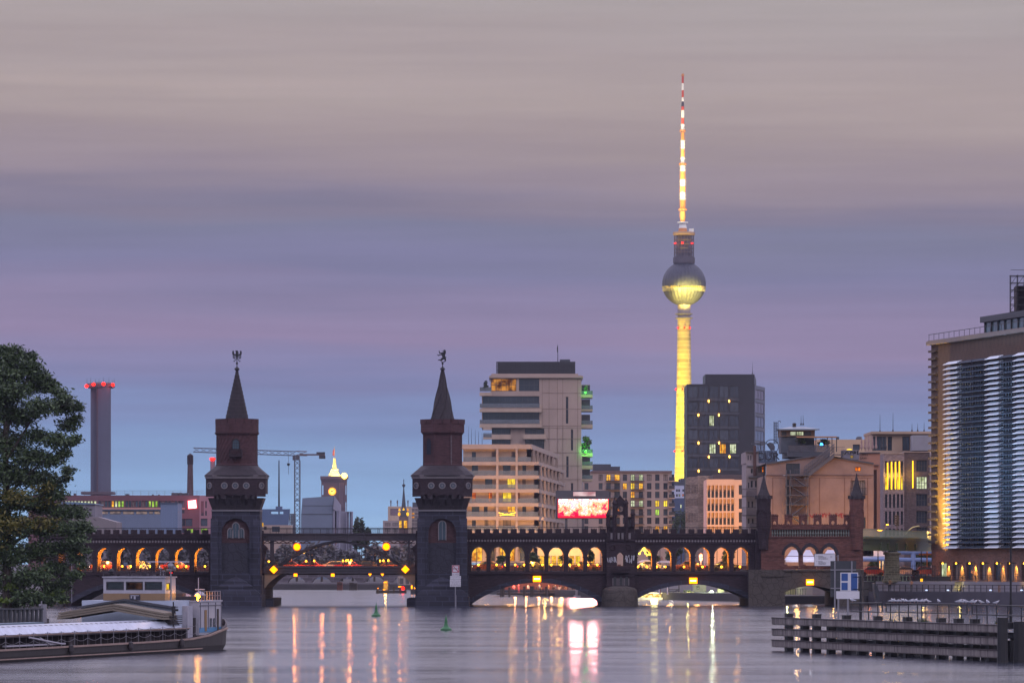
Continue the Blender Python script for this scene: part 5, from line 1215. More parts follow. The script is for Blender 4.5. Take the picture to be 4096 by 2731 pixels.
for(a,y1_),(b,y2_)in zip(roof,roof[1:]):
 q.add([(T.x(a),D-.35,T.z(y1_)+.02),(T.x(b),D-.35,T.z(y2_)+.02),(T.x(b),D+38,T.z(y2_)+.02),(T.x(a),D+38,T.z(y1_)+.02),(T.x(a),D-.35,T.z(y1_)-.25),(T.x(b),D-.35,T.z(y2_)-.25),(T.x(b),D-.003,T.z(y2_)-.25),(T.x(a),D-.003,T.z(y1_)-.25)],[(0,1,2,3),(4,5,1,0),(4,7,6,5)])
q.build('roof',steelbox,root)
q=MB();q.box(x0,T.x(520),D-.15,D-.003,T.z(718),T.z(710));q.box(T.x(830),x1,D-.15,D-.003,T.z(718),T.z(710));q.build('string_course',mat('string_dark',(.10,.06,.06),.8),root)
q=MB()
for x in(398,818,932,1217,1300,1480):q.box(T.x(x),T.x(x)+.12,D-.06,D-.003,T.z(1325),T.z(745))
q.box(T.x(398),T.x(520),D-.06,D-.003,T.z(745),T.z(742));q.box(T.x(818),x1-.3,D-.06,D-.003,T.z(745),T.z(742));q.build('plaster_grooves',mat('groove_dark',(.14,.075,.06),.8),root)
scribble(root,'graffiti',T.x(810),T.x(1240),T.z(1200),T.z(1140),D-.01,mat('spray_red',(.28,.05,.045),.7),21,16,.07)
q=MB();q.box(T.x(1280),T.x(1470),D-1.1,D-.05,T.z(937),T.z(930));q.box(T.x(1280),T.x(1470),D-1.1,D-1.05,T.z(862),T.z(858))
for x in np.arange(T.x(1280),T.x(1470),.25):q.box(x,x+.04,D-1.1,D-1.06,T.z(930),T.z(862))
q.build('balcony',framew,root)
# fire stairs
q=MB();
for x in(545,790,590):q.box(T.x(x),T.x(x)+.18,D-1.5,D-1.32,T.z(1325),T.z(655))
for z in(720,840,950,1055,1180):q.box(T.x(545),T.x(812),D-1.9,D-.1,T.z(z),T.z(z)+.14)
for z0_,z1_ in((720,840),(840,950),(950,1055),(1055,1180),(1180,1290)):
 a,b=(600,770)if z0_%20==0 else(770,600);q.cyl((T.x(a),D-1.1,T.z(z0_)),(T.x(b),D-1.1,T.z(z1_)),.1,.1,4);q.cyl((T.x(a),D-1.6,T.z(z0_)),(T.x(b),D-1.6,T.z(z1_)),.1,.1,4)
for z in(650,755,968):
 for x in np.arange(T.x(590 if z>700 else 640),T.x(812 if z>700 else 745),.3):q.box(x,x+.03,D-1.9,D-1.87,T.z(z+78),T.z(z))
 q.box(T.x(590 if z>700 else 640),T.x(812 if z>700 else 745),D-1.92,D-1.86,T.z(z)-.04,T.z(z)+.02)
q.build('fire_escape',mat('galvanised_stairs',(.085,.085,.10),.5,.3,1,metal=.3),root)
q=MB();P0,P1=(T.x(755),T.z(738)),(T.x(1095),T.z(478))
q.add([(P0[0],D-1.3,P0[1]-.5),(P1[0],D-1.3,P1[1]-.5),(P1[0],D-1.3,P1[1]+.2),(P0[0],D-1.3,P0[1]+.2),(P0[0],D-.3,P0[1]-.5),(P1[0],D-.3,P1[1]-.5),(P1[0],D-.3,P1[1]+.2),(P0[0],D-.3,P0[1]+.2)],[(0,1,2,3),(7,6,5,4),(3,2,6,7),(0,4,5,1)])
for k in range(3):q.cyl((P0[0],D-1.3,P0[1]+.5+.6*k),(P1[0],D-1.3,P1[1]+.5+.6*k),.06,.06,4)
for k in range(15):t=k/14;x,z=P0[0]+(P1[0]-P0[0])*t,P0[1]+(P1[1]-P0[1])*t;q.box(x-.04,x+.04,D-1.32,D-1.28,z,z+1.8)
for k in range(60):t=k/59;x,z=P0[0]+(P1[0]-P0[0])*t,P0[1]+(P1[1]-P0[1])*t;q.box(x-.02,x+.02,D-1.31,D-1.29,z+.5,z+1.7)
q.box(T.x(1095),T.x(1218),D-1.4,D+.8,T.z(485),T.z(475));
for x in np.arange(T.x(1070),T.x(1218),.22):q.box(x,x+.03,D-1.4,D-1.37,T.z(475),T.z(392))
q.box(T.x(1070),T.x(1218),D-1.42,D-1.36,T.z(394),T.z(390));q.build('roof_stair',mat('galvanised_stairs',''),root)
# roof deck
q=MB();q.box(T.x(585),T.x(1065),D+3,D+20,T.z(500),T.z(440))
for x in np.arange(T.x(590),T.x(1065),2.2):q.box(x-.05,x+.05,D+2.9,D+3,T.z(440),T.z(366))
q.box(T.x(590),T.x(1065),D+2.88,D+2.92,T.z(368),T.z(364));q.build('roof_deck',steelbox,root)
q=MB();q.box(T.x(592),T.x(1063),D+2.95,D+2.98,T.z(438),T.z(369));q.build('mesh_fence',glassmat('fence_mesh',(.07,.07,.09),.5,.55),root)
# lookout cabin
root2=thing('rooftop_cabin','lookout cabin with wide windows and thin hipped roof on the warehouse','cabin',(T.x(710),D+8,T.z(450)))
fc=Fr(T.x(520),D+6);block(root2,fc,T.x(903)-T.x(520),7,T.z(450),T.z(262),mat('cabin_blue',(.07,.085,.11),.7,.5,.8),[],r=.1)
wd=mat('cabin_wood',(.17,.12,.09),.8,.4,1,streak=4)
block(root2,Fr(T.x(515),D+5.7),T.x(907)-T.x(515),7.5,T.z(261.5),T.z(176),wd,[(T.x(a)-T.x(515),T.x(b)-T.x(515),T.z(250),T.z(203),lit3 if i in(1,2)else glassb,(2,1))for i,(a,b)in enumerate(((525,580),(622,690),(693,780),(785,865)))],r=.15)
q=MB();zr=T.z(176);q.add([(T.x(485),D+4.5,zr),(T.x(955),D+4.5,zr),(T.x(955),D+15,zr),(T.x(485),D+15,zr),(T.x(640),D+9,T.z(142)),(T.x(790),D+9,T.z(142)),(T.x(485),D+4.5,zr-.2),(T.x(955),D+4.5,zr-.2)],[(0,1,5,4),(1,2,5),(2,3,4,5),(3,0,4),(6,7,1,0),(0,3,2,1)])
q.build('roof',mat('cabin_roof',(.12,.16,.20),.4,.2,.5),root2)
q=MB();q.cyl((T.x(684),D+9,T.z(146)),(T.x(684),D+9,T.z(112)),.32,.32,8);q.cyl((T.x(684),D+9,T.z(112)),(T.x(684),D+9,T.z(100)),.42,.2,8);q.build('chimney',bark,root2)
q=MB()
for x in(438,450,465,485):q.cyl((T.x(x),D+6,T.z(345)),(T.x(x),D+6,T.z(92)),.05,.05,4)
for k in range(14):z=T.z(340-k*18);q.box(T.x(438),T.x(485),D+5.96,D+6.04,z-.03,z+.03)
q.tube([(T.x(485),D+6,T.z(92)),(T.x(495),D+6,T.z(82)),(T.x(510),D+6,T.z(84)),(T.x(516),D+6,T.z(100))],.05,5);solo(q,'caged_ladder',iron,'tall caged ladder with curled top left of the lookout cabin','ladder')
root2=thing('pergola','wooden roof terrace pergola beside the lookout cabin','pergola',(T.x(920),D+4,T.z(440)))
q=MB();q.box(T.x(690),T.x(1148),D+3.2,D+5.5,T.z(278),T.z(264));q.build('awning',mat('awning_wood',(.35,.18,.09),.8),root2)
for x in(692,908,1040,1093,1145):q=MB();q.box(T.x(x)-.07,T.x(x)+.07,D+3.3,D+3.5,T.z(440),T.z(278)-.003);q.build('post',framew,root2)
root2=thing('neon_sign','small blue neon sign on the roof terrace fence','neon sign',(T.x(968),D+2.6,T.z(378)))
q=MB();q.box(T.x(952),T.x(984),D+2.6,D+2.7,T.z(378),T.z(338));q.build('backing',framew,root2)
q=MB();rs=random.Random(3);q.tube([(T.x(955+i*4),D+2.5,T.z(358+10*math.sin(i*2.1)))for i in range(8)],.09,4);q.tube([(T.x(958+i*4),D+2.5,T.z(350+9*math.cos(i*1.7)))for i in range(6)],.09,4);q.build('neon_tube',emis('blue_neon','3aa0ff',6),root2)
tree('bushy potted shrub under the pergola left',2950+720/2.851,D+4.2,1650+275/2.851,1650+385/2.851,42,500,'potted_shrub','shrubs on the warehouse terrace',seed=31,size=.22)
tree('bushy potted shrub right of the lookout cabin',2950+985/2.851,D+4.2,1650+300/2.851,1650+385/2.851,52,600,'potted_shrub','shrubs on the warehouse terrace',seed=32,size=.22)
root2=thing('rooftop_hut','sprayed roof hut with a small lit window and glowing dome','hut',(T.x(1310),D+3,T.z(520)))
block(root2,Fr(T.x(1220),D+3),T.x(1400)-T.x(1220),6,T.z(530),T.z(421),mat('hut_render',(.17,.16,.19),.8,.5,1),[(T.x(1300)-T.x(1220),T.x(1338)-T.x(1220),T.z(515),T.z(480),lit2,(2,1))],r=.1)
scribble(root2,'graffiti',T.x(1225),T.x(1395),T.z(475),T.z(425),D+3,mat('spray_black',''),8,8,.06)
q=MB();q.lathe(T.x(1300),D+5,[(T.w(38),T.z(420.5)),(T.w(30),T.z(410)),(T.w(12),T.z(403)),(.02,T.z(402))],14);q.build('glowing_dome',emis('dome_glow','ffd84a',1.5),root2)
D2=812.0;T2=Q(2950,1650,2.851,D2)
root2=thing('stair_annex','tall plain rust coloured annex right of the gabled warehouse','building',(T2.x(1500),D2,3.3))
block(root2,Fr(T2.x(1400),D2),T2.x(1625)-T2.x(1400),20,3.3,T2.z(462),mat('annex_render',(.33,.17,.12),.85,.25,.4),[(T2.x(1553)-T2.x(1400),T2.x(1588)-T2.x(1400),T2.z(1320),T2.z(650),mat('recess_dark',(.07,.035,.03),.9),(0,4))],r=.3)
q=MB();q.box(T2.x(1395),T2.x(1628),D2-.3,D2+20,T2.z(461.5),T2.z(452));q.build('roof_edge',steelbox,root2)
text('LUPIN\nSAW',T.w(38),(T2.x(1435),D2-.02,T2.z(500)),mat('spray_black',''),root2,name='graffiti',ext=.01)
q=MB();q.box(T2.x(1555),T2.x(1612),D2-.5,D2-.003,T2.z(603),T2.z(597));q.build('canopy',steelbox,root2)
# ------ modern brick building and neighbours
D=860.0;T=Q(2950,1650,2.851,D)
gb=mat('speckled_brick',(.22,.17,.18),.85,.5,3.5,kind='brick',bw=.4,bh=.15);db=mat('dark_brown_brick',(.085,.06,.062),.85,.3,.6,kind='brick',bw=.4,bh=.15)
root=thing('brick_office','dark brick building with vertical glowing light strips','building',(T.x(1850),D,3.3))
x0=T.x(1665)
hs=[(T.x(a)-x0,T.x(a+24)-x0,T.z(b),T.z(c),m_,(0,0))for a in(1683,1728,1773,1818,1863)for c,b,m_ in((550,720,glassd),(728,880,lit2 if a in(1818,1863,1683)else glassb),(928,1082,glassd),(1123,1275,glassd),(1318,1400,glassd))]
block(root,Fr(x0,D),T.x(1902)-x0,18,3.3,T.z(470),gb,hs,r=.3,t=.05)
x2=T.x(1902)+.01;hs=[(T.x(2040)-x2,T.x(2165)-x2,T.z(b),T.z(c),m_,(3,1))for c,b,m_ in((540,670,glassd),(727,870,lit3),(925,1065,glassd),(1118,1260,glassd),(1305,1400,glassd))]
block(root,Fr(x2,D+.3),T.x(2192)-x2,18,3.3,T.z(452),db,hs,r=.3,name='side_wall',t=.1)
q=MB();q.box(T.x(1662),T.x(1902),D-.15,D+18,T.z(469.5),T.z(462));q.box(T.x(1902)+.012,T.x(2195),D+.1,D+18,T.z(451.5),T.z(444));q.build('parapet',beige,root)
strip_=emis('light_strip','ffc21e',3.2)
for x,a,b in((1710,570,872),(1755,562,872),(1800,562,868),(1845,555,868),(1998,548,858)):
 q=MB();y_=D-.25;q.box(T.x(x)-.09,T.x(x)+.09,y_,y_+.12,T.z(b),T.z(a));q.build('light_strip',strip_,root)
 lamp('strip_glow',(T.x(x),y_-.5,T.z((a+b)/2)),160,(1,.6,.12),.6,root)
root=thing('white_frame_building','pale framed building edge between the dark brick building and the louvred powerhouse','building',(T.x(2215),D+1,3.3))
q=MB();x0=T.x(2195)+.02
holed(q,Fr(x0,D+.5),0,T.x(2260)-x0,3.3,T.z(440),[(T.x(2203)-x0,T.x(2232)-x0,T.z(b),T.z(a))for a,b in((480,650),(675,850),(870,1040),(1065,1240))],.6);q.box(x0,T.x(2260),D+1.1,D+12,3.3,T.z(440)-.02);q.build('wall',mat('frame_pale',(.42,.36,.36),.8),root)
D=880.0;T=Q(2950,1650,2.851,D)
root=thing('infill_building','narrow olive house with one bright window beside the rust annex','building',(T.x(1640),D,3.3))
x0=T.x(1590);block(root,Fr(x0,D),T.x(1672)-x0,12,3.3,T.z(490),mat('olive_render',(.22,.17,.11),.85,.2,.5),[(T.x(1624)-x0,T.x(1660)-x0,T.z(b),T.z(c),m_,(1,1))for c,b,m_ in((575,708,glassd),(765,905,lit1),(955,1095,curt),(1148,1285,glassb))],r=.3)
D=1000.0;T=Q(2950,1650,2.851,D)
root=thing('rooftop_pavilion','glazed penthouse pavilion with tan fascia behind the closed parasols','building',(T.x(1880),D,GZ))
x0=T.x(1528);tan=mat('tan_fascia',(.34,.24,.17),.8,.2,.3)
hs=[(T.x(a)-x0,T.x(b)-x0,T.z(432),T.z(272),glassb if i in(0,2)else glassd,br)for i,(a,b,br)in enumerate(((1545,1700,(6,0)),(1712,1762,(0,1)),(1880,1965,(1,0))))]
block(root,Fr(x0,D),T.x(2260)-x0,20,GZ,T.z(244),tan,hs,r=.4,t=.12)
q=MB();q.box(T.x(1522),T.x(2262),D-1.2,D+21,T.z(243.5),T.z(215));q.build('fascia',tan,root)
root=thing('louvred_plant_box','pale ribbed plant enclosure on the roof beside the tan pavilion','plant box',(T.x(2100),D-8,T.z(440)))
q=MB();q.box(T.x(1965),T.x(2225),D-7,D-1.3,T.z(442),T.z(268));q.build('casing',mat('casing_grey',(.3,.3,.34),.6),root)
q=MB()
for k in range(17):z=T.z(436-k*10);q.box(T.x(1963),T.x(2225),D-7.25,D-7.003,z,z+.1)
q.build('louvres',mat('louvre_pale',(.42,.40,.44),.5),root)
D=1040.0;T=Q(2950,1650,2.851,D)
root=thing('pale_roof_building','low pale warm-lit roof storey behind the warehouse terrace','building',(T.x(1220),D,GZ))
block(root,Fr(T.x(905),D),T.x(1530)-T.x(905),20,GZ,T.z(305),mat('pale_warm',(.46,.32,.21),.8,.15,.4),[(T.x(1315)-T.x(905),T.x(1395)-T.x(905),T.z(425),T.z(362),glassb,(1,0))],r=.3)
q=MB();q.lathe(T.x(1400),D+4,[(T.w(38),T.z(305)),(T.w(36),T.z(285)),(T.w(22),T.z(268)),(.05,T.z(264))],12);q.cyl((T.x(1160),D+4,T.z(305)),(T.x(1160),D+4,T.z(270)),.25,.3,8);q.build('roof_vents',steelbox,root)
umb=None
for i,(x,h0,c_)in enumerate(((1415,278,0),(1455,272,0),(1497,268,0),(1540,262,0),(1580,260,0),(1650,272,1),(1688,275,1))):
 D3=930.0;T3=Q(2950,1650,2.851,D3)
 r3=thing('closed_parasol','%s closed parasol, %s from the left, on the roof terrace'%(('pinkish','dark')[c_],orn(i)),'parasol',(T3.x(x),D3,T3.z(432)),'closed parasols on the roof terrace')
 q=MB();q.cyl((T3.x(x),D3,T3.z(432)),(T3.x(x),D3,T3.z(h0-6)),.05,.04,6);q.build('pole',framew,r3)
 q=MB();w_=T3.w(17);q.lathe(T3.x(x),D3,[(w_*.75,T3.z(412)),(w_*1.0,T3.z(395)),(w_*.55,T3.z(355)),(w_*.62,T3.z(335)),(w_*.2,T3.z(h0))],9);q.build('canopy',mat('parasol_cloth',(.30,.20,.18),.9,.3,2)if not c_ else framew,r3)
for px,a,b,n in((2950+1625/2.851,1650+22/2.851,1650+220/2.851,'left of the two tall rod antennas above the tan pavilion'),(2950+1773/2.851,1650,1650+212/2.851,'right of the two tall rod antennas above the tan pavilion'),(2950+1990/2.851,1650+125/2.851,1650+212/2.851,'first of the three short rods above the ribbed plant box'),(2950+2055/2.851,1650+120/2.851,1650+212/2.851,'second of the three short rods above the ribbed plant box'),(2950+2128/2.851,1650+110/2.851,1650+212/2.851,'third of the three short rods above the ribbed plant box')):antenna(px,a,b,1002,n)
for px,a,b,n in((2950+725/2.851,1650+35/2.851,1650+142/2.851,'left of two thin rods on the lookout cabin roof'),(2950+749/2.851,1650+28/2.851,1650+142/2.851,'right of two thin rods on the lookout cabin roof')):antenna(px,a,b,809,n,.04)
antenna(2300+1590/2.24,1450,1450+102/2.24,1345,'thin rod on the dark glass tower penthouse')
street_lamp(3100,792,2160,'street lamp hidden before the left side of the rose warehouse',1500,zb=4.05)
street_lamp(3290,788,2160,'street lamp hidden before the middle of the rose warehouse',1500,zb=4.05)
street_lamp(3430,788,2160,'street lamp hidden before the right side of the rose warehouse',1500,zb=4.05)
# ====== LEFT CITY
D=1200.0;T=Q(220,1850,3.267,D)
rb=mat('red_brown_render',(.125,.060,.075),.85,.2,.2);rb2=mat('pinkish_render',(.22,.14,.17),.85,.15,.2)
root=thing('red_office_building','long red-brown office building with a window band left of the eagle tower','building',(T.x(900),D,GZ))
x0=T.x(-350);fr=Fr(x0,D);hs=[]
for k,a in enumerate(list(range(120,545,43))+list(range(565,905,43))+list(range(920,1610,43))+[1625,1660]):
 m_=lit3 if a<545 else{737:lit1,780:lit3,823:lit4,866:lit4,1221:lit4,1264:lit4,1307:lit4}.get(a,(glassb,curt,glassd)[(k*5)%3])
 hs.append((T.x(a)-x0,T.x(a+34)-x0,T.z(580),T.z(498),m_,(0,0)))
hs+=[(T.x(a)-x0,T.x(a+80)-x0,T.z(660),T.z(615),glassd,(2,0))for a in(1612,)]+[(T.x(a)-x0,T.x(a+90)-x0,T.z(828),T.z(730),m_,(2,0))for a,m_ in((1612,glassd),(1705,glassb))]+[(T.x(a)-x0,T.x(a+85)-x0,T.z(915),T.z(862),lit4 if a>1700 else glassd,(2,0))for a in(1612,1720)]
block(root,fr,T.x(1888)-x0,30,GZ,T.z(425),rb,hs,r=.3,t=.08)
q=MB();q.box(T.x(545),T.x(1385),D-.6,D-.003,T.z(608),T.z(588));q.box(T.x(1610),T.x(1700),D-.4,D-.003,T.z(608),T.z(590));q.build('canopy_band',mat('band_orange',(.42,.24,.20),.8),root)
x1=T.x(1888)+.01;hs=[(T.x(1905)-x1,T.x(1945)-x1,T.z(692),T.z(500),glassd,(1,2)),(T.x(1962)-x1,T.x(1985)-x1,T.z(590),T.z(500),glassd,(0,0)),(T.x(1962)-x1,T.x(1985)-x1,T.z(690),T.z(628),glassd,(0,0)),(T.x(1903)-x1,T.x(1992)-x1,T.z(828),T.z(728),glassb,(2,0)),(T.x(1905)-x1,T.x(1990)-x1,T.z(915),T.z(858),lit4,(5,0))]
block(root,Fr(x1,D),T.x(2100)-x1,30,GZ,T.z(428),rb2,hs,r=.3,name='wing_wall')
q=MB();zt=T.z(425)
for z in(.6,1.1):q.box(x0,T.x(1940),D+.5,D+.55,zt+z,zt+z+.06)
for x in np.arange(x0,T.x(1940),2.0):q.box(x-.03,x+.03,D+.5,D+.55,zt,zt+1.1)
q.build('railing',trim,root)
q=MB()
for a,b,c in((228,250,398),(905,950,405),(1510,1560,392),(1560,1600,392),(1608,1650,392),(1655,1690,395),(1690,1730,393),(1255,1270,410),(1335,1350,412)):q.box(T.x(a),T.x(b),D+3,D+6,zt-.05,T.z(c))
q.build('roof_units',steelbox,root)
q=MB();q.add([(T.x(1740),D-.6,T.z(500)),(T.x(1852),D-.6,T.z(590)),(T.x(1842),D-.6,T.z(487)),(T.x(1748),D-.6,T.z(598))],[(0,3,1,2)]);q.add([(T.x(a),D-y_,T.z(b))for y_ in(.1,.59)for a,b in((1740,500),(1748,598),(1852,590),(1842,487))],[(0,1,2,3),(0,4,5,1),(1,5,6,2),(2,6,7,3),(3,7,4,0)])
q=MB();cs=[(1740,500),(1748,598),(1852,590),(1842,487)];q.prism([(T.x(a),T.z(b))for a,b in cs],D-.6,D-.1)
o=solo(q,'lit_billboard',emis('billboard_white','ffe8e8',3.0),'tilted square white glowing billboard with red rim on the red-brown building','billboard')
q=MB();cx_,cz_=T.x(1796),T.z(543);ins=[(T.x(a),T.z(b))for a,b in cs];out=[(cx_+(x-cx_)*1.16,cz_+(z-cz_)*1.14)for x,z in ins]
q.add([(x,D-.62,z)for x,z in out]+[(cx_+(x-cx_)*1.0,D-.62,cz_+(z-cz_)*1.0)for x,z in ins],[(i,(i+1)%4,4+(i+1)%4,4+i)for i in range(4)])
q.v=[(x-o.location[0],y-o.location[1],z-o.location[2])for x,y,z in q.v];c_=q.build('red_rim',emis('screen_red',''),None);c_.parent=o
lamp('billboard_glow',(T.x(1796),D-8,T.z(545)),900,(1,.12,.18),3,root)
D=1090.0;T=Q(220,1850,3.267,D)
root=thing('pale_hall','pale windowless hall with shallow blue roof beside the tree','building',(T.x(300),D,GZ));x0=T.x(-100)
block(root,Fr(x0,D),T.x(522)-x0,20,GZ,T.z(545),mat('hall_render',(.17,.16,.19),.85,.25,.2),[],r=.1)
q=MB();q.prism([(T.x(-100),T.z(545)+.01),(T.x(535),T.z(545)+.01),(T.x(530),T.z(533)),(T.x(270),T.z(512)),(T.x(110),T.z(510)),(T.x(-100),T.z(525))],D-.5,D+21);q.build('roof',mat('hall_roof_blue',(.10,.16,.24),.5,.2,.3),root)
D=1120.0;T=Q(220,1850,3.267,D);bl=mat('shed_blue_grey',(.13,.17,.25),.7,.3,.3,streak=2)
root=thing('blue_shed','long blue-grey shed with a row of pale lit windows','building',(T.x(950),D,GZ));x0=T.x(524)
hs=[(T.x(a)-x0,T.x(b)-x0,T.z(672),T.z(633),curt if a>1600 else emis('lit_curtain','d8b8a8',.55,'8a7a80',1.2),(int((b-a)/16),0))for a,b in((545,690),(718,862),(888,1033),(1060,1205),(1228,1278),(1298,1374))]
block(root,Fr(x0,D),T.x(1390)-x0,20,GZ,T.z(622),bl,hs,r=.25,t=.06)
q=MB();q.box(T.x(520),T.x(1392),D-.5,D+20,T.z(621.5),T.z(608));q.build('eaves',mat('eaves_dark_blue',(.07,.09,.14),.6),root)
D=1060.0;T=Q(220,1850,3.267,D)
root=thing('blue_metal_box','tall blue-grey corrugated block in front of the red-brown building','building',(T.x(1490),D,GZ));x0=T.x(1380)
block(root,Fr(x0,D),T.x(1603)-x0,14,GZ,T.z(530),mat('corrugated_blue',(.12,.165,.26),.6,.25,1.0,streak=6),[],r=.1)
q=MB();q.box(T.x(1376),T.x(1607),D-.3,D+14,T.z(529.5),T.z(520));q.build('roof_edge',mat('eaves_dark_blue',''),root)
D=1040.0;T=Q(220,1850,3.267,D)
root=thing('low_sloped_hall','low hall with curved grey roof behind the left arcade','building',(T.x(500),D,GZ))
q=MB();q.prism([(T.x(-50),GZ),(T.x(800),GZ),(T.x(800),T.z(775)),(T.x(720),T.z(752)),(T.x(560),T.z(708)),(T.x(380),T.z(700)),(T.x(-50),T.z(700))],D,D+15);q.build('wall',mat('hall_grey',(.17,.15,.16),.8,.2,.3),root)
D=2600.0;T=Q(0,1350,1.1357,D)
root=thing('power_station_chimney','tall twin grey chimney crowned with red lights above the tree','chimney',(T.x(455),D,GZ))
cm=mat('chimney_concrete',(.075,.078,.115),.85,.2,.08)
for a,b,dy in((441,504,0),(407,444,6)):
 q=MB();r=(T.x(b)-T.x(a))/2;q.lathe((T.x(a)+T.x(b))/2,D+dy,[(r,GZ),(r,T.z(225))],24);q.build('flue',cm,root)
q=MB();q.box(T.x(441)-.1,T.x(447),D-2.3,D+3,GZ,T.z(226));q.lathe(T.x(456),D+3,[((T.x(522)-T.x(390))/2*.86,T.z(229)),((T.x(522)-T.x(390))/2*.97,T.z(224)),((T.x(522)-T.x(390))/2*.97,T.z(209)),(5,T.z(203))],24)
q.box(T.x(374),T.x(518),D-9,D+10,T.z(712),T.z(700));q.build('head_platform',mat('chimney_head',(.07,.04,.05),.8),root)
q=MB()
for x in(395,412,433,450,470,495,512,519):q.cyl((T.x(x),D,T.z(212)),(T.x(x),D,T.z(180+(x*7)%11)),.12,.05,4)
q.build('lightning_rods',iron,root)
for x,z in((395,221),(431,215),(477,213),(515,215)):beacon(root,T.x(x),D-12.5+abs(x-456)*.16,T.z(z),.95,700)
D=1350.0;T=Q(220,1850,3.267,D)
root=thing('brick_chimney','slim dark brick chimney on the red-brown office roof line','chimney',(T.x(1767),D,GZ));xx=T.x(1767)
q=MB();q.lathe(xx,D,[(T.w(44),GZ),(T.w(43),T.z(425)),(T.w(35),T.z(20))],16);q.build('shaft',mat('chimney_brick',(.09,.055,.06),.85,.3,.4,kind='brick',bw=.6,bh=.25),root)
q=MB();q.lathe(xx,D,[(T.w(37),T.z(22)),(T.w(41),T.z(15)),(T.w(41),T.z(-90)),(T.w(38),T.z(-97)),(.05,T.z(-122))],16);q.build('cap',brick,root)
D=2900.0
root=thing('striped_chimney','small grey chimney with red lights half hidden by the eagle tower','chimney',(X(851,D),D,GZ));q=MB();q.lathe(X(851,D),D,[(1.6,GZ),(1.5,Z(1838,D))],14);q.build('shaft',trim,root)
q=MB();q.lathe(X(851,D),D,[(1.9,Z(1838,D)),(1.9,Z(1830,D)),(.1,Z(1829,D))],14);q.build('head',mat('mast_red',''),root);beacon(root,X(846,D),D-2.5,Z(1836,D),.9,900);beacon(root,X(855,D),D-2.5,Z(1836,D),.9,0)
# gothic pinnacles of the far bridge house peeping past the tree
for px,top,lab in((234,1986,'taller spired pinnacle of a gothic gable beside the tree crown'),(255,1992,'shorter spired pinnacle right of the gothic gable beside the tree crown')):
 D=690.0;q=MB();q.lathe(X(px,D),D,[(.3,5),(.3,Z(2050,D)),(.42,Z(2048,D)),(.4,Z(2038,D)),(.05,Z(top+6,D)),(.13,Z(top+3,D)),(.03,Z(top,D))],8);solo(q,'pinnacle',brick,lab,'pinnacle')
# ====== MIDDLE
D=1500.0;T=Q(1000,1950,2.851,D);bluec=mat('blue_metal_cladding',(.07,.11,.20),.45,.3,.15);bluel=mat('blue_slate_cladding',(.13,.165,.23),.55,.3,.1)
root=thing('blue_roof_building','low dark blue building flaring outward with a slot opening right of the eagle tower','building',(T.x(280),D,GZ))
q=MB();zs_=[T.z(425),T.z(298),T.z(270),T.z(243)]
def flare(z):return T.x(435)+(T.x(453)-T.x(435))*(z-T.z(425))/(T.z(243)-T.z(425))
for za_,zb_,segs in((GZ,zs_[1],[(60,None)]),(zs_[1],zs_[2],[(60,235),(322,334),(380,None)]),(zs_[2],zs_[3],[(60,None)])):
 for a,b in segs:q.prism([(T.x(a),za_),(flare(za_)if b is None else T.x(b),za_),(flare(zb_)if b is None else T.x(b),zb_),(T.x(a),zb_)],D,D+4)
q.box(T.x(292),T.x(365),D+.3,D+3.5,T.z(242.8),T.z(212));q.build('wall',bluec,root);q=MB();q.cyl((T.x(327),D+2,T.z(212)),(T.x(327),D+2,T.z(-315)),.3,.15,6);q.build('mast',iron,root)
D=1460.0;T=Q(1000,1950,2.851,D)
root=thing('low_beige_terrace','low pale terrace building under the blue flared roof','building',(T.x(280),D,GZ));x0=T.x(90)
block(root,Fr(x0,D),T.x(470)-x0,10,GZ,T.z(425),beige,[(T.x(160)-x0,T.x(190)-x0,T.z(480),T.z(440),glassd,(1,0)),(T.x(250)-x0,T.x(340)-x0,T.z(500),T.z(440),glassb,(3,0))],r=.3)
q=MB();q.box(T.x(100),T.x(158),D-3,D-2,T.z(440),T.z(398));o=solo(q,'yellow_sign',emis('yellow_panel','e8b020',.8),'small yellow lit sign beside the eagle tower above the girder','sign')
D=1400.0;T=Q(1000,1950,2.851,D)
root=thing('slate_gallery_building','slate blue angular building with slanted front before the clock tower','building',(T.x(770),D,GZ))
q=MB();q.prism([(T.x(578),GZ),(T.x(935),GZ),(T.x(940),T.z(315)),(T.x(945),T.z(205)),(T.x(962),T.z(92)),(T.x(598),T.z(118)),(T.x(582),T.z(310))],D,D+12);q.build('front',bluel,root)
q=MB();q.box(T.x(600),T.x(943),D-.08,D-.003,T.z(207),T.z(203));q.box(T.x(583),T.x(940),D-.08,D-.003,T.z(305),T.z(299));q.build('joints',framew,root)
q=MB();sideP=[(962,92),(1020,190),(1020,310),(952,240)];q.add([(T.x(a),D+(a-962)*.25,T.z(b))for a,b in sideP]+[(T.x(940),D+.01,T.z(315))],[(0,3,2,1)])
for a in(944,995,1008):q.cyl((T.x(a),D+1,GZ),(T.x(a+6),D+1,T.z(260)),.45,.45,4)
q.prism([(T.x(1020),GZ),(T.x(1085),GZ),(T.x(1085),T.z(268)),(T.x(1020),T.z(262))],D+6,D+14);q.build('side_wall',mat('slate_side',(.26,.26,.34),.6),root)
q=MB();q.prism([(T.x(945),T.z(450)),(T.x(1018),T.z(450)),(T.x(1018),T.z(312)),(T.x(955),T.z(245))],D+10,D+10.3);q.build('shaded_glazing',glassd,root)
q=MB()
for a,b in((1086,1100),(1150,1166)):q.box(T.x(a),T.x(b),D+5,D+7,GZ,T.z(276))
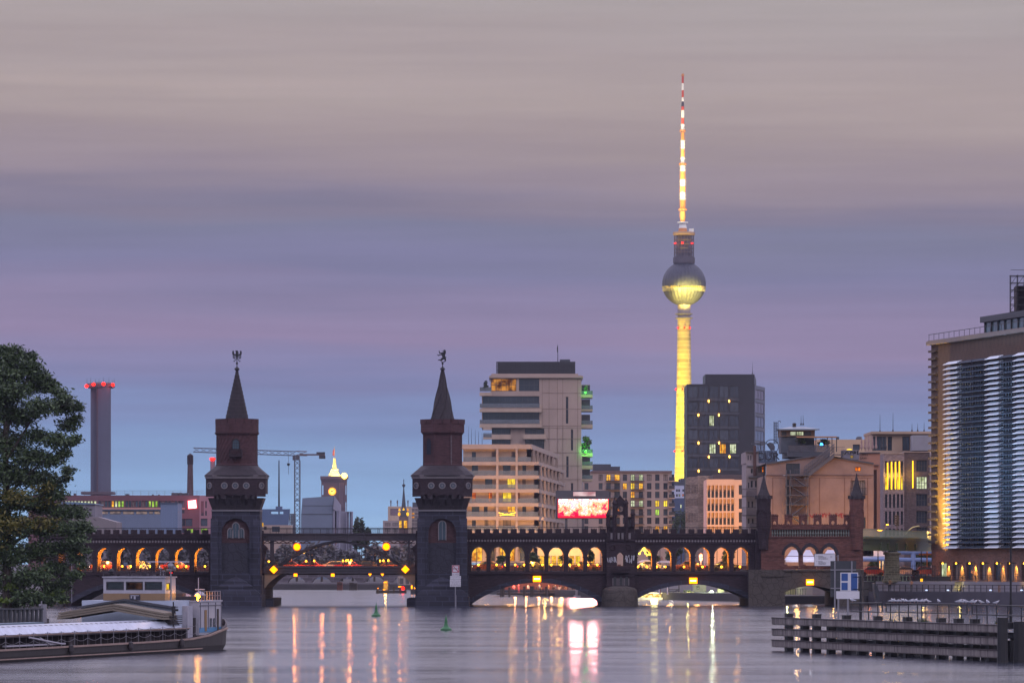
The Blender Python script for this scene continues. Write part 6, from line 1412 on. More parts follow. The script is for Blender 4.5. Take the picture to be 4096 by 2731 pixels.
q.box(T.x(1086),T.x(1166),D+5,D+7,T.z(275.5),T.z(268));q.cyl((T.x(1118),D+6,GZ),(T.x(1108),D+6,T.z(276)),.35,.35,4);q.cyl((T.x(1135),D+6,GZ),(T.x(1142),D+6,T.z(276)),.35,.35,4);q.build('portal_frame',mat('slate_side',''),root)
# clock tower
D=3600.0;T=Q(1250,1750,3.92,D);ct=mat('clock_tower_brick',(.10,.055,.065),.85,.25,.08)
root=thing('clock_tower','dark brick town hall tower with glowing clock and golden lit spire','tower',(T.x(340),D,GZ));w_=T.x(540)-T.x(138)
q=MB();q.box(T.x(175),T.x(505),D,D+w_,GZ,T.z(690))
for a,b in((138,150),(172,180),(498,508),(530,540)):q.box(T.x(a),T.x(b),D-.5,D+.8,T.z(1400),T.z(690))
for a,b in((138,180),(498,540)):
 for c,d_ in((745,690),(905,895),(1010,905)):q.box(T.x(a),T.x(b),D-.4,D+1,T.z(c),T.z(d_))
q.add([(T.x(138),D-.6,T.z(690)),(T.x(540),D-.6,T.z(690)),(T.x(552),D-2,T.z(640)),(T.x(124),D-2,T.z(640)),(T.x(552),D-2,T.z(602)),(T.x(124),D-2,T.z(602))],[(0,1,2,3),(3,2,4,5)]);q.box(T.x(126),T.x(550),D-1.9,D+w_,T.z(640),T.z(604));q.build('tower_wall',ct,root)
q=MB()
for a in(420,445,470):q.cyl((T.x(a),D-.4,T.z(1100)),(T.x(a),D-.4,T.z(700)),1.0,1.0,6)
q.build('pilaster',ct,root)
q=MB();cx_,cz_,r=T.x(310),T.z(842),T.w(50);q.prism([(cx_+r*math.cos(t*math.pi/14),cz_+r*math.sin(t*math.pi/14))for t in range(28)],D-1.2,D-.6);cf=q.build('clock_face',emis('clock_face','ffe060',2.2),root)
q=MB();ri=[(cx_+r*a*math.cos(t*math.pi/14),D-1.3,cz_+r*a*math.sin(t*math.pi/14))for a in(.82,1.22)for t in range(28)];q.add(ri,[(t,(t+1)%28,28+(t+1)%28,28+t)for t in range(28)]);q.build('clock_rim',emis('clock_rim','ffa818',2.0),root)
q=MB();q.cyl((cx_,D-1.5,cz_),(cx_-r*.42,D-1.5,cz_),.5,.35,4);q.cyl((cx_,D-1.5,cz_),(cx_+r*.6,D-1.5,cz_+r*.62),.3,.2,4)
o=q.build('clock_hands',framew,root)
gold=mat('spire_pale',(.5,.40,.2),.7,.2,.2)
q=MB();q.lathe(T.x(338),D+w_/2,[(T.w(108)*1.35,T.z(602)),(T.w(60)*1.3,T.z(520)),(T.w(60)*1.38,T.z(518)),(T.w(60)*1.38,T.z(488)),(T.w(36)*1.3,T.z(486)),(T.w(18)*1.3,T.z(330)),(T.w(22)*1.3,T.z(328)),(T.w(22)*1.3,T.z(318)),(T.w(5),T.z(316)),(T.w(3),T.z(128))],4,0);q.build('spire',gold,root)
q=MB();q.add([(T.x(336),D+w_/2,T.z(150)),(T.x(312),D+w_/2,T.z(205)),(T.x(305),D+w_/2,T.z(270)),(T.x(334),D+w_/2,T.z(285))],[(0,1,2,3)]);q.build('flag',mat('mast_red',''),root)
lamp('spire_light',(T.x(300),D+1,T.z(596)),.35e5,(1,.78,.2),2,root,'SPOT',(T.x(338),D+w_/2,T.z(400)),80,.5);lamp('spire_light',(T.x(380),D+1,T.z(596)),.3e5,(1,.78,.2),2,root,'SPOT',(T.x(338),D+w_/2,T.z(540)),100,.5)
beacon(root,T.x(502),D-3,T.z(598),2.2,0,emis('bright_flood','ffd24a',12))
# tower crane
D=1750.0;T=Q(700,1350,1.3635,D)
root=thing('tower_crane','lattice tower crane with long jib behind the eagle tower','crane',(T.x(667),D,GZ));cmn=mat('crane_steel',(.06,.055,.07),.6,.3,.5)
def lattice(q,a,b,w_,step,t):
 a=Vector(a);b=Vector(b);d=(b-a);n=max(1,int(d.length/step));dn=d.normalized();up=Vector((0,1,0)).cross(dn)if abs(dn.x)<.5 else Vector((0,0,1))
 c=[Vector((0,-w_/2,0))+up*w_/2,Vector((0,w_/2,0))+up*w_/2,Vector((0,w_/2,0))-up*w_/2,Vector((0,-w_/2,0))-up*w_/2]
 for o in c:q.cyl(a+o,b+o,t,t,4)
 for i in range(n):
  p,r_=a+d*i/n,a+d*(i+1)/n
  for k in(0,3)if i%2 else(3,0):
   q.cyl(p+c[k],r_+c[3-k],t*.7,t*.7,3);break
  q.cyl(p+c[1+i%2],r_+c[2-i%2],t*.6,t*.6,3)
q=MB();lattice(q,(T.x(667),D,GZ),(T.x(667),D,T.z(668)),1.9,1.9,.17);q.build('mast',cmn,root)
q=MB();lattice(q,(T.x(100),D,T.z(612)),(T.x(660),D,T.z(632)),1.5,2.4,.14);q.build('jib',cmn,root)
q=MB();q.box(T.x(680),T.x(818),D-.7,D+.7,T.z(642),T.z(634));lattice(q,(T.x(660),D,T.z(630)),(T.x(720),D,T.z(632)),1.5,2.4,.14);q.build('counter_jib',mat('crane_rust',(.09,.045,.04),.6),root)
q=MB();q.box(T.x(772),T.x(818),D-1,D+1,T.z(634)+.05,T.z(624));q.box(T.x(786),T.x(820),D-1.1,D+1.1,T.z(660),T.z(642)-.05);q.build('counterweight',framew,root)
q=MB();q.box(T.x(642),T.x(658),D-1.2,D+1,T.z(668),T.z(645));q.box(T.x(660),T.x(680),D-1.2,D+1.2,T.z(668),T.z(640));q.build('cab',cmn,root)
q=MB();q.cyl((T.x(619),D,T.z(620)),(T.x(619),D,T.z(745)),.06,.06,4);q.cyl((T.x(619),D,T.z(685)),(T.x(619),D,T.z(698)),.6,.4,6);q.build('hook_line',iron,root)
q=MB();
for z in(885,892):q.box(T.x(653),T.x(682),D-1.3,D+1.3,T.z(z),T.z(z)+.2)
q.build('platform',cmn,root)
D=1650.0;T=Q(1000,1950,2.851,D)
q=MB()
for x in(455,475,495,515):q.cyl((T.x(x),D,T.z(425)),(T.x(x),D,T.z(295)),.18,.18,4)
for k in range(7):z=T.z(300+k*18);q.cyl((T.x(450),D,z),(T.x(520),D,z),.15,.15,4);q.cyl((T.x(455),D,z),(T.x(515),D,T.z(318+k*18)),.1,.1,3)
q.box(T.x(450),T.x(520),D-.5,D+1,T.z(425)-8,T.z(425));solo(q,'scaffold_tower',cmn,'small scaffold of pale tubes left of the crane mast','scaffold')
for px,w_,y0_,lab in((1427,40,2070,'taller dark tree above the girder centre'),(1447,34,2078,'shorter dark tree beside the taller one above the girder'),(1470,30,2112,'low dark shrub at the right of the trees above the girder')):tree(lab,px,1300,y0_,2230,w_,900,'tree','trees above the girder',seed=int(px),size=.6)
# apartment pair and church spire
D=2100.0;T=Q(1000,1950,2.851,D)
root=thing('stepped_flats','pale stepped flats left of the bear tower with roof antennas','building',(T.x(1600),D,GZ));x0=T.x(1573)
block(root,Fr(x0,D),T.x(1835)-x0,20,GZ,T.z(212),beige2,[(T.x(1600)-x0,T.x(1690)-x0,T.z(315),T.z(238),mat('flat_panel',(.17,.12,.14),.8),(0,0))],r=.2)
hs=[(T.x(a)-T.x(1518),T.x(a+62)-T.x(1518),T.z(b+38),T.z(b),curt,(1,0))for a in(1540,1628)for b in(400,462)]
block(root,Fr(T.x(1518),D-3),T.x(1720)-T.x(1518),3,GZ,T.z(375),mat('pale_render',''),hs,r=.2,name='lower_wall')
for x in(1605,1680,1800):q=MB();q.cyl((T.x(x),D+2,T.z(210)),(T.x(x),D+2,T.z(140)),.25,.2,5);q.box(T.x(x-8),T.x(x+8),D+1.6,D+2.4,T.z(175),T.z(145));q.build('roof_antenna',trim,root)
root=thing('flats_block','banded pale flats behind the church spire with a few lit windows','building',(T.x(1900),D+30,GZ));T=Q(1000,1950,2.851,D+30);x0=T.x(1838)
hs=[(T.x(a)-x0,T.x(a+34)-x0,T.z(b+26),T.z(b),{(0,2):lit5,(1,0):lit1,(2,0):lit1}.get((j,i),curt),(1,0))for j,b in enumerate((240,282,322,362,402,442))for i,a in enumerate((1842,1884,1926,1968,2010))]
block(root,Fr(x0,D+30),T.x(2060)-x0,20,GZ,T.z(222),mat('pale_render',''),hs,r=.2,t=.15);q=MB();q.box(T.x(1850),T.x(2050),D+34,D+48,T.z(221),T.z(165));q.build('penthouse',steelbox,root)
D=1900.0;T=Q(1000,1950,2.851,D)
root=thing('church_spire','slender dark church spire with lit golden gables and clocks','church tower',(T.x(1752),D,GZ));xx=T.x(1752);darks=mat('spire_slate',(.04,.045,.06),.6)
q=MB();w_=T.w(52);q.box(xx-w_,xx+w_,D,D+2*w_,GZ,T.z(330));q.build('tower_wall',mat('church_brick',(.13,.08,.08),.85),root)
q=MB();q.lathe(xx,D+w_,[(w_*1.1,T.z(330)),(w_*.8,T.z(262)),(w_*.55,T.z(240)),(w_*.12,T.z(5)),(.25,T.z(-5)),(.7,T.z(-25)),(.7,T.z(-35)),(.15,T.z(-45)),(.15,T.z(-98))],8);q.build('spire',darks,root)
gl_=emis('golden_lit_stone','ffc820',1.9,'c07810',.8)  # on the gables this emission stands in for floodlight on stone
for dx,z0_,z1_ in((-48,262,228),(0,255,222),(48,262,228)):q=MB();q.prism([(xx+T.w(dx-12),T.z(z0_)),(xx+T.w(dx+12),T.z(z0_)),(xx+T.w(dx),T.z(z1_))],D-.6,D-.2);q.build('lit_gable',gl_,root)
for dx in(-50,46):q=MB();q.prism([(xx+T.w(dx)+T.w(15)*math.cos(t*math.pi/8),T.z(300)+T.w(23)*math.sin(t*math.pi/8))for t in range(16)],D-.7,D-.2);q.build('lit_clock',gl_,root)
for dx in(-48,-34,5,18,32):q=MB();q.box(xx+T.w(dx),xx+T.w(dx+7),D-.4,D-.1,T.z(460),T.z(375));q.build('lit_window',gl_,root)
# ------ far bank under the centre span
D=1120.0
stonew=mat('far_quay_stone',(.085,.075,.09),.9,.4,.3,kind='block',bw=2.5,bh=.8)
q=MB();q.box(X(820,1095),X(1720,1095),1090,1094,GZ,Z(2331,1090));
solo(q,'far_quay_wall',stonew,'long low stone wall along the far bank under the steel span','wall')
root=thing('far_arched_bridge','far dark viaduct with shallow round arches under the steel span','viaduct',(X(1400,1180),1180,0));T=Q(1000,1950,2.851,1180.0)
q=MB();pts=[(T.x(100),GZ)]
for a,b in((420,640),(690,940),(1000,1240),(1290,1560),(1620,1860)):pts+=[(T.x(a),GZ)]+seg_arch(T.x(a),T.z(1120),T.x(b),T.z(1120),T.z(1012))+[(T.x(b),GZ)]
pts.append((T.x(1950),GZ));q.strip(pts,T.z(985),1180,1186);q.build('wall',stonew,root)
r=random.Random(5)
for i in range(16):
 px=1020+i*44+r.uniform(-10,10);h=r.uniform(2165,2200)
 tree('hazy dark tree of the wood beyond the river, %s from the left under the girder'%(orn(i)if i<15 else 'last'),px,1230+r.uniform(0,40),h,2345,r.uniform(58,80),650,'tree','row of trees beyond the river',seed=100+i,size=.75,mats_=[mat('haze_grove_grey',(.125,.118,.140),.7,.4,.4),mat('haze_grove_green',(.105,.110,.115),.7,.4,.4)])  # distance haze is put into these pale bluish leaf colours
for k,(x,w_,zt_,lab)in enumerate(((1025,20,1075,'rust coloured pile dolphin near the far bank'),(1160,14,1080,'left of the two dark pile dolphins near the far bank'),(1198,14,1085,'right of the two dark pile dolphins near the far bank'))):
 T=Q(1000,1950,2.851,1070.0);rt=thing('pile_dolphin',lab,'dolphin',(T.x(x),1070,0),'pile dolphins near the far bank')
 for dx in(-w_,0,w_):q=MB();q.cyl((T.x(x+dx),1070,-1),(T.x(x+dx*.8),1070,T.z(zt_)),.32,.32,6);q.build('pile',mat('rust_pile',(.11,.035,.025),.8,.4,1)if k==0 else bark,rt)
 q=MB();q.box(T.x(x-w_-5),T.x(x+w_+5),1069.4,1069.6,T.z(zt_+25),T.z(zt_+12));q.build('waling',bark,rt)
DW=960.0;T=Q(1000,1950,2.851,DW)
root=thing('pontoon','dark mooring pontoon with posts and yellow lights under the span','pontoon',(T.x(1610),DW,0))
q=MB();q.box(T.x(1437),T.x(1782),DW,DW+4,-.3,T.z(1168));q.build('hull',framew,root)
for x in(1458,1515,1578,1642,1710,1775):q=MB();q.box(T.x(x-9),T.x(x+9),DW-.3,DW+.2,-.3,T.z(1122));q.build('post',bark,root)
q=MB();q.box(T.x(1522),T.x(1570),DW+1,DW+3,T.z(1166),T.z(1085));q.prism([(T.x(1515),T.z(1084)),(T.x(1578),T.z(1084)),(T.x(1560),T.z(1058)),(T.x(1535),T.z(1058))],DW+.8,DW+3.2);q.build('kiosk',mat('kiosk_yellow',(.35,.22,.05),.7),root)
for x,z,s_ in((1545,1076,16),(1460,1145,5),(1530,1160,12),(1712,1125,14),(1700,1128,10)):q=MB();q.box(T.x(x-s_),T.x(x+s_),DW-.5,DW-.35,T.z(z+4),T.z(z-4));q.build('light_panel',navm,root)
beacon(root,T.x(1745),DW-.5,T.z(1145),.35,0)
lamp('pontoon_light',(T.x(1545),DW-.8,T.z(1090)),250,(1,.6,.15),.3,root)
root=thing('pontoon','short dark pontoon end with yellow lights at the foot of the bear tower','pontoon',(T.x(1860),DW-30,0));T=Q(1000,1950,2.851,DW-30)
q=MB();q.box(T.x(1832),T.x(1960),DW-30,DW-26,-.3,T.z(1160));q.build('hull',framew,root)
for x in(1845,1880):q=MB();q.box(T.x(x-8),T.x(x+8),DW-30.3,DW-30,T.z(1150),T.z(1112));q.build('light_panel',navm,root)
# lit pavilion on the far bank right
T=Q(1000,1950,2.851,1040.0);root=thing('riverside_pavilion','small lit pavilion with white columns on the far bank beside the bear tower','pavilion',(T.x(1760),1040,GZ));x0=T.x(1670)
block(root,Fr(x0,1052),T.x(1960)-x0,8,GZ,T.z(1012),beige,[(T.x(a)-x0,T.x(a+40)-x0,T.z(1100),T.z(1035),curt,(1,0))for a in(1690,1760,1830)],r=.3)
for x in(1678,1705,1732,1775,1815):q=MB();q.box(T.x(x),T.x(x+7),1049,1049.4,GZ,T.z(1020));q.build('column',trim,root)
# ====== RIGHT BANK BEHIND THE ARCADE
# terrace restaurant under the first right arch
D=872.0;T=Q(1850,2050,3.136,D)
wood=mat('dark_timber',(.06,.045,.04),.85,.4,1,streak=3)
root=thing('timber_jetty','low timber river terrace with rails under the first right arch','jetty',(T.x(800),D,0))
q=MB();q.box(T.x(430),T.x(1420),D,D+8,T.z(1030),T.z(1005));q.build('deck',wood,root)
q=MB();q.box(T.x(430),T.x(1420),D-.1,D-.003,T.z(988),T.z(982))
for x in range(440,1420,38):q.box(T.x(x),T.x(x+3),D-.1,D-.004,T.z(1005),T.z(982))
q.build('railing',iron,root)
for i,(x,w_,zt_)in enumerate(((482,14,945),(512,16,938),(590,16,935),(775,18,922),(872,28,920),(1052,18,925))):
 rt=thing('mooring_pile','thick timber mooring pile before the river terrace, %s from the left'%orn(i),'pile',(T.x(x),D-2,-1),'mooring piles at the river terrace')
 q=MB();q.lathe(T.x(x),D-2,[(T.w(w_),-1),(T.w(w_),T.z(zt_))],8);q.build('shaft',wood,rt);q=MB();q.lathe(T.x(x),D-2,[(T.w(w_)+.03,T.z(zt_+14)),(T.w(w_)+.03,T.z(zt_)+.02),(.02,T.z(zt_)+.06)],8);q.build('cap',bark,rt)
for x in(660,800,960,1120,1250):lamp('terrace_light',(T.x(x),D+4,T.z(900)),320,(1,.42,.16),.2,root)
q=MB();q.box(T.x(380),T.x(1500),D+9,D+9.3,GZ,T.z(880));solo(q,'terrace_screen',mat('terrace_screen_red',(.20,.07,.05),.8,.4,.8),'reddish timber screen behind the river terrace guests','screen')
root=thing('house_boat','grey moored barge hull beside the river terrace under the right end of the first arch','boat',(T.x(1500),D-20,0));T=Q(1850,2050,3.136,D-20)
q=MB();q.prism([(T.x(1400),T.z(1065)),(T.x(1780),T.z(1072)),(T.x(1780),T.z(1040)),(T.x(1400),T.z(1036))],D-20,D-12);q.build('hull',mat('boat_grey',(.30,.28,.30),.7,.3,1),root)
q=MB();q.prism([(T.x(1420),T.z(1038)),(T.x(1760),T.z(1041)),(T.x(1760),T.z(930)),(T.x(1420),T.z(938))],D-18,D-13);q.build('cabin',mat('boat_cabin',(.22,.19,.20),.7,.3,1),root)
for x in(1455,1480,1510,1540):q=MB();q.box(T.x(x),T.x(x+14),D-18.08,D-18.003,T.z(1030),T.z(975));q.build('window',glassd,root)
# glowing excursion boat etc. under the second right arch
D=800.0;T=Q(2300,1950,2.851,D)
root=thing('excursion_boat','brightly lit white excursion boat under the left part of the second right arch','boat',(T.x(950),D,0));wht=mat('boat_white',(.6,.6,.55),.5,.2,1)
q=MB();q.prism([(T.x(640),T.z(1285)),(T.x(1195),T.z(1282)),(T.x(1205),T.z(1248)),(T.x(640),T.z(1250))],D,D+5);q.build('hull',wht,root)
q=MB();q.box(T.x(700),T.x(1180),D+.6,D+4,T.z(1248),T.z(1205));q.build('saloon',emis('saloon_glow','fff0a0',1.7,'c09030',1.6,'cells'),root)
q=MB();q.box(T.x(660),T.x(1200),D+.1,D+4.5,T.z(1204),T.z(1194));q.build('roof',wht,root)
for x in range(710,1190,34):q=MB();q.box(T.x(x),T.x(x+4),D+.5,D+.6,T.z(1248),T.z(1205));q.build('window_post',framew,root)
lamp('saloon_light',(T.x(900),D-1.5,T.z(1215)),500,(1,.85,.35),.6,root);lamp('saloon_light',(T.x(1100),D-1.5,T.z(1215)),350,(1,.95,.8),.6,root)
q=MB();q.box(T.x(1210),T.x(1320),D+3,D+8,T.z(1280),T.z(1225));o=leafmesh(MB(),[(T.x(1260),D+3,T.z(1240),1.9,1.5,.9),(T.x(1330),D+4,T.z(1235),1.5,1.5,.7)],900,.22,9)
solo(o,'green_bush',[leafg,leafm],'green lit bush on the bank behind the excursion boat','bush')
root=thing('riverside_house','pale green floodlit riverside house under the right part of the second arch','building',(T.x(1450),D+12,GZ));x0=T.x(1385)
block(root,Fr(x0,D+12),T.x(1530)-x0,6,GZ,T.z(1090),mat('green_lit_render',(.38,.42,.30),.8,.4,.8),[(T.x(1420)-x0,T.x(1450)-x0,T.z(1160),T.z(1120),lit3,(1,1))],r=.2)
lamp('bank_flood',(T.x(1290),D+1,T.z(1180)),500,(1,.8,.2),.2,root);lamp('bank_flood',(T.x(1560),D-2.5,T.z(1185)),2600,(.85,1,.6),.25,root);q=MB();q.ball((T.x(1572),D+5,T.z(1190)),.25,(1,1,1),8,6);q.build('flood_lamp',emis('white_green_lamp','e8ffd0',14),root)
q=MB();q.box(T.x(1615),T.x(2010),D-1,D+4,T.z(1290),T.z(1225));q.box(T.x(1630),T.x(1700),D,D+3,T.z(1224),T.z(1150));q.box(T.x(1720),T.x(1980),D+2,D+4,T.z(1224),T.z(1165));solo(q,'timber_landing',mat('pale_timber',(.20,.19,.13),.85,.5,1,streak=4),'pale timber landing stage beside the stone abutment','landing stage')
q=MB();q.box(T.x(1210),T.x(1520),D+1,D+1.2,T.z(1212),T.z(1196));q.tube([(T.x(1215+i*30.5),D+.5,T.z(1212+45*math.sin(math.pi*i/10)))for i in range(11)],.12,4)
solo(q,'gangway',mat('gangway_red',(.20,.05,.05),.7),'red gangway with sagging chain behind the excursion boat','gangway')
q=MB();q.box(T.x(1075),T.x(1085),D+6,D+6.2,GZ,T.z(1110));q.box(T.x(1195),T.x(1205),D+6,D+6.2,GZ,T.z(1110));q.box(T.x(1075),T.x(1205),D+6,D+6.2,T.z(1165),T.z(1158));q.box(T.x(1075),T.x(1205),D+6,D+6.2,T.z(1185),T.z(1180));q.cyl((T.x(1080),D+6,T.z(1215)),(T.x(1200),D+6,T.z(1160)),.05,.05,4);solo(q,'boat_frame',iron,'dark tubular deck frame above the white boat stern','frame')
# under the small arch
T=Q(2950,2050,2.851,740.0);root=thing('quay_fence_wall','low quay wall with railing and lit windows seen through the small arch','quay wall',(T.x(740),740,0))
q=MB();q.box(T.x(480),T.x(1010),740,746,-.5,T.z(948));q.build('wall',quaym,root);q=MB();q.box(T.x(480),T.x(1010),740.1,740.2,T.z(868),T.z(863))
for x in range(490,1000,28):q.box(T.x(x),T.x(x)+.07,740.1,740.18,T.z(948),T.z(865))
q.build('railing',iron,root)
q=MB();q.box(T.x(500),T.x(860),752,752.3,GZ,T.z(835));q.build('lit_wall',mat('pale_timber',''),root);lamp('wall_light',(T.x(600),748,T.z(850)),260,(.9,1,.4),.2,root);lamp('wall_light',(T.x(760),748,T.z(850)),200,(1,.9,.4),.2,root)
q=MB();q.cyl((T.x(918),738,-1),(T.x(918),738,T.z(850)),.42,.42,10);q.box(T.x(903),T.x(935),737.5,738.5,T.z(905),T.z(898));solo(q,'yellow_pile',mat('pile_yellow',(.55,.25,.04),.6,.2,.8),'yellow steel mooring pile under the right side of the small arch','pile')
# trees and hedges visible through arcades
for px,D_,y0_,y1_,w_,lab in((2920,742,2195,2262,62,'lit yellow-green tree in the sixth arch beside the masonry end'),(2615,748,2190,2270,60,'dark tree seen through the arch second from the rose window gable'),(2700,755,2190,2270,90,'broad dark tree seen through the third and fourth arches of the six'),(2260,760,2218,2262,56,'small bush seen through the sixth arch of the seven'),(2130,760,2208,2262,58,'dense bush seen through the fourth arch of the seven'),(2360,765,2200,2270,40,'dark tree seen through the last arch of the seven'),(2010,760,2222,2262,50,'low bush in the second arch of the seven')):
 tree(lab,px,D_,y0_,y1_,w_,700,'tree','greenery behind the right arcades',[leafm,leafy]if px==2920 else[leafd,leafm],seed=px,size=.3)
for i in range(14):
 px=200+i*48;tree('hazy tree in the dark grove behind the left arcade, %s from the left'%orn(i),px,790+(i%3)*12,2172+(i*37)%22,2290,78,500,'tree','grove behind the left arcade',[mat('haze_grove_grey',''),mat('haze_grove_green','')],seed=300+i,size=.45)
# white market tents behind the masonry end
tentm=mat('tent_canvas',(.5,.5,.6),.8,.15,.5)
for px,D_,w_,lab in((3180,765,75,'white tent roof seen in the left arch of the masonry end'),(3235,760,58,'white tent roof seen in the middle arch of the masonry end'),(3325,765,80,'white tent roof seen in the right arch of the masonry end')):
 root=thing('market_tent',lab,'tent',(X(px,D_),D_,4.05),'white market tents');x=X(px,D_);hw_=w_*D_/F/2;ze,za_=Z(2238,D_),Z(2198,D_)
 q=MB();q.add([(x-hw_,D_,ze),(x+hw_,D_,ze),(x+hw_,D_+4,ze),(x-hw_,D_+4,ze),(x-hw_*.3,D_+2,za_),(x+hw_*.3,D_+2,za_),(x-hw_,D_,ze-.35),(x+hw_,D_,ze-.35)],[(0,1,5,4),(1,2,5),(2,3,4,5),(3,0,4),(6,7,1,0)]);q.build('canopy',tentm,root)
 for sx_ in(-1,1):q=MB();q.box(x+sx_*hw_*.95-.05,x+sx_*hw_*.95+.05,D_+.05,D_+.15,4.05,ze);q.build('leg',trim,root)
 lamp('tent_light',(x,D_-1.5,Z(2232,D_)),120,(.8,.85,1),.5,root)
for px in(3190,3260,3345):lamp('stall_light',(X(px,752),752,5.6),110,(1,.45,.12),.2,root)
# ====== GREEN RAILWAY GIRDER
GA=(X(3450,700),700.0);GB=(X(3760,775),775.0);ang=math.atan2(GB[1]-GA[1],GB[0]-GA[0]);GL=math.hypot(GB[0]-GA[0],GB[1]-GA[1]);gf=Fr(GA[0],GA[1],ang)
root=thing('railway_girder','green plate girder railway bridge with railing between the spired turret and the powerhouse','bridge span',(GA[0]+6,GA[1]+30,3.3))
zg0,zg1=Z(2201,700),Z(2146,700)
q=MB();fbox(q,gf,0,GL,0,.3,zg0,zg1);fbox(q,gf,0,GL,-.35,-.003,zg1-.28,zg1);fbox(q,gf,0,GL,-.3,-.003,zg0,zg0+.12);fbox(q,gf,0,GL,.303,7,zg1-.4,zg1-.1)
fbox(q,gf,0,GL,-.25,-.003,zg1-.85,zg1-.75);q.build('girder',greensteel,root)
for px in(3519,3548,3584,3620,3657):
 k=(px-2048)/F;uu=(k*GA[1]-GA[0])/(gf.c-k*gf.s);q=MB();fbox(q,gf,uu-.12,uu+.12,-.34,-.305,zg0+.01,zg1-.3);fbox(q,gf,uu-.06,uu+.06,-.33,-.004,zg0+.13,zg1-.86);q.build('stiffener',greensteel,root)
q=MB();railm=mat('pale_green_paint',(.28,.33,.22),.6,.2,1);zr1=zg1+1.15
for z in(zg1+.1,zr1):fbox(q,gf,0,GL,-.12,-.05,z-.04,z+.04)
uu=0
while uu<GL:fbox(q,gf,uu,uu+.09,-.12,-.06,zg1,zr1);uu+=.75
q.build('railing',railm,root)
q=MB();x,y,_=gf(2.2,1,0);q.box(x-.35,x+.35,y,y+1,3.3,zg0);q.build('support_column',greensteel,root)
root=thing('stone_pillar','rough mossy stone pillar carrying the green girder','pillar',(X(3572,722),722,3.3));D=722.0;x=X(3572,D)
q=MB();q.lathe(x,D+2,[(2.0,3.3-.1),(1.55,4.2),(1.42,Z(2218,D)),(1.75,Z(2216,D)),(1.8,Z(2211,D)),(1.2,Z(2207,D))],4,0);q.build('shaft',mat('mossy_stone',(.15,.14,.09),.9,.5,1.5,kind='block',bw=.9,bh=.35,bump=.5),root)
q=MB();q.box(x-.6,x+.6,D+1.4,D+2.6,Z(2207,D),zg0);
for k in range(9):q.cyl((x-1.3+k*.32,D+1,Z(2204,D)),(x-1.3+k*.32,D+1,Z(2196,D)),.03,.01,4)
q.build('bearing',iron,root)
# street scene behind the girder
DP=790.0;q=MB();q.cyl((X(3400,DP),DP,Z(2236,DP)),(X(3740,DP),DP,Z(2238,DP)),.35,.35,10);q.cyl((X(3653,DP),DP,3.3),(X(3653,DP),DP,Z(2238,DP)),.4,.4,10);q.cyl((X(3590,DP),DP,Z(2206,DP)),(X(3760,DP),DP,Z(2208,DP)),.4,.4,10);q.cyl((X(3653,DP),DP,Z(2238,DP)),(X(3653,DP),DP,Z(2207,DP)),.4,.4,10)
solo(q,'site_pipe',mat('pipe_blue',(.16,.25,.48),.5,.2,.5),'pale blue overground water pipe on a post behind the stone pillar','pipe')
q=MB();x=X(3708,770.);q.cyl((x,770,3.3),(x,770,Z(2200,770)),.12,.1,6);q.box(x-1.3,x+1.0,769.9,770.1,Z(2219,770),Z(2213,770));solo(q,'lit_mast',mat('orange_post',(.45,.16,.04),.7),'orange lit post with short crossbar beside the powerhouse wall','post')
lamp('mast_light',(X(3700,766.),764,Z(2225,766)),160,(1,.5,.12),.3)
lamp('mast_light',(X(3520,766.),764,Z(2225,766)),120,(1,.5,.12),.3)
root=thing('big_tent','wide white tent roof with blue edge seen left of the stone pillar','tent',(X(3510,800.),800,3.3));T=Q(2950,2050,2.851,800.0)
q=MB();q.prism([(T.x(1420),T.z(492)),(T.x(1705),T.z(492)),(T.x(1640),T.z(430)),(T.x(1420),T.z(415))],800,812);q.build('canopy',tentm,root);q=MB();q.box(T.x(1420),T.x(1705),799.8,799.99,T.z(520),T.z(493));q.build('blue_edge',mat('pipe_blue',''),root)
for px,w_,lab in((3675,62,'left of the two dark trees under the girder right of the pillar'),(3718,58,'right of the two dark trees under the girder right of the pillar'),(3500,50,'dark tree under the tent edge left of the pillar')):tree(lab,px,800,2208 if px>3600 else 2232,2290,w_,600,'tree','trees under the green girder',seed=px,size=.28)
q=MB();DF=730.0;xa,xb=X(3452,DF),X(3742,DF)
for z in(Z(2303,DF),Z(2262,DF)):q.box(xa,xb,DF,DF+.05,z-.03,z+.03)
for x in np.arange(xa,xb,.34):q.cyl((x,DF,3.3),(x,DF,Z(2256,DF)),.025,.02,4)
solo(q,'picket_fence',iron,'tall spiked iron fence under the green girder','fence')
q=MB();x=X(3518,778.)
for dx in(0,.5,1.0):q.box(x+dx,x+dx+.12,778,778.1,4.05,Z(2242,778))
q.box(x+1.4,x+2.6,778,779,4.05,Z(2256,778));solo(q,'lit_kiosk',emis('kiosk_light','ffe0a0',1.6,'ffa040',2),'small bright lit kiosk with light tubes left of the stone pillar','kiosk')
# ====== POWERHOUSE WITH LOUVRES
PA=(X(3726,755),755.0);PB=(X(4096,712),712.0);pang=math.atan2(PB[1]-PA[1],PB[0]-PA[0]);pf=Fr(PA[0],PA[1],pang)
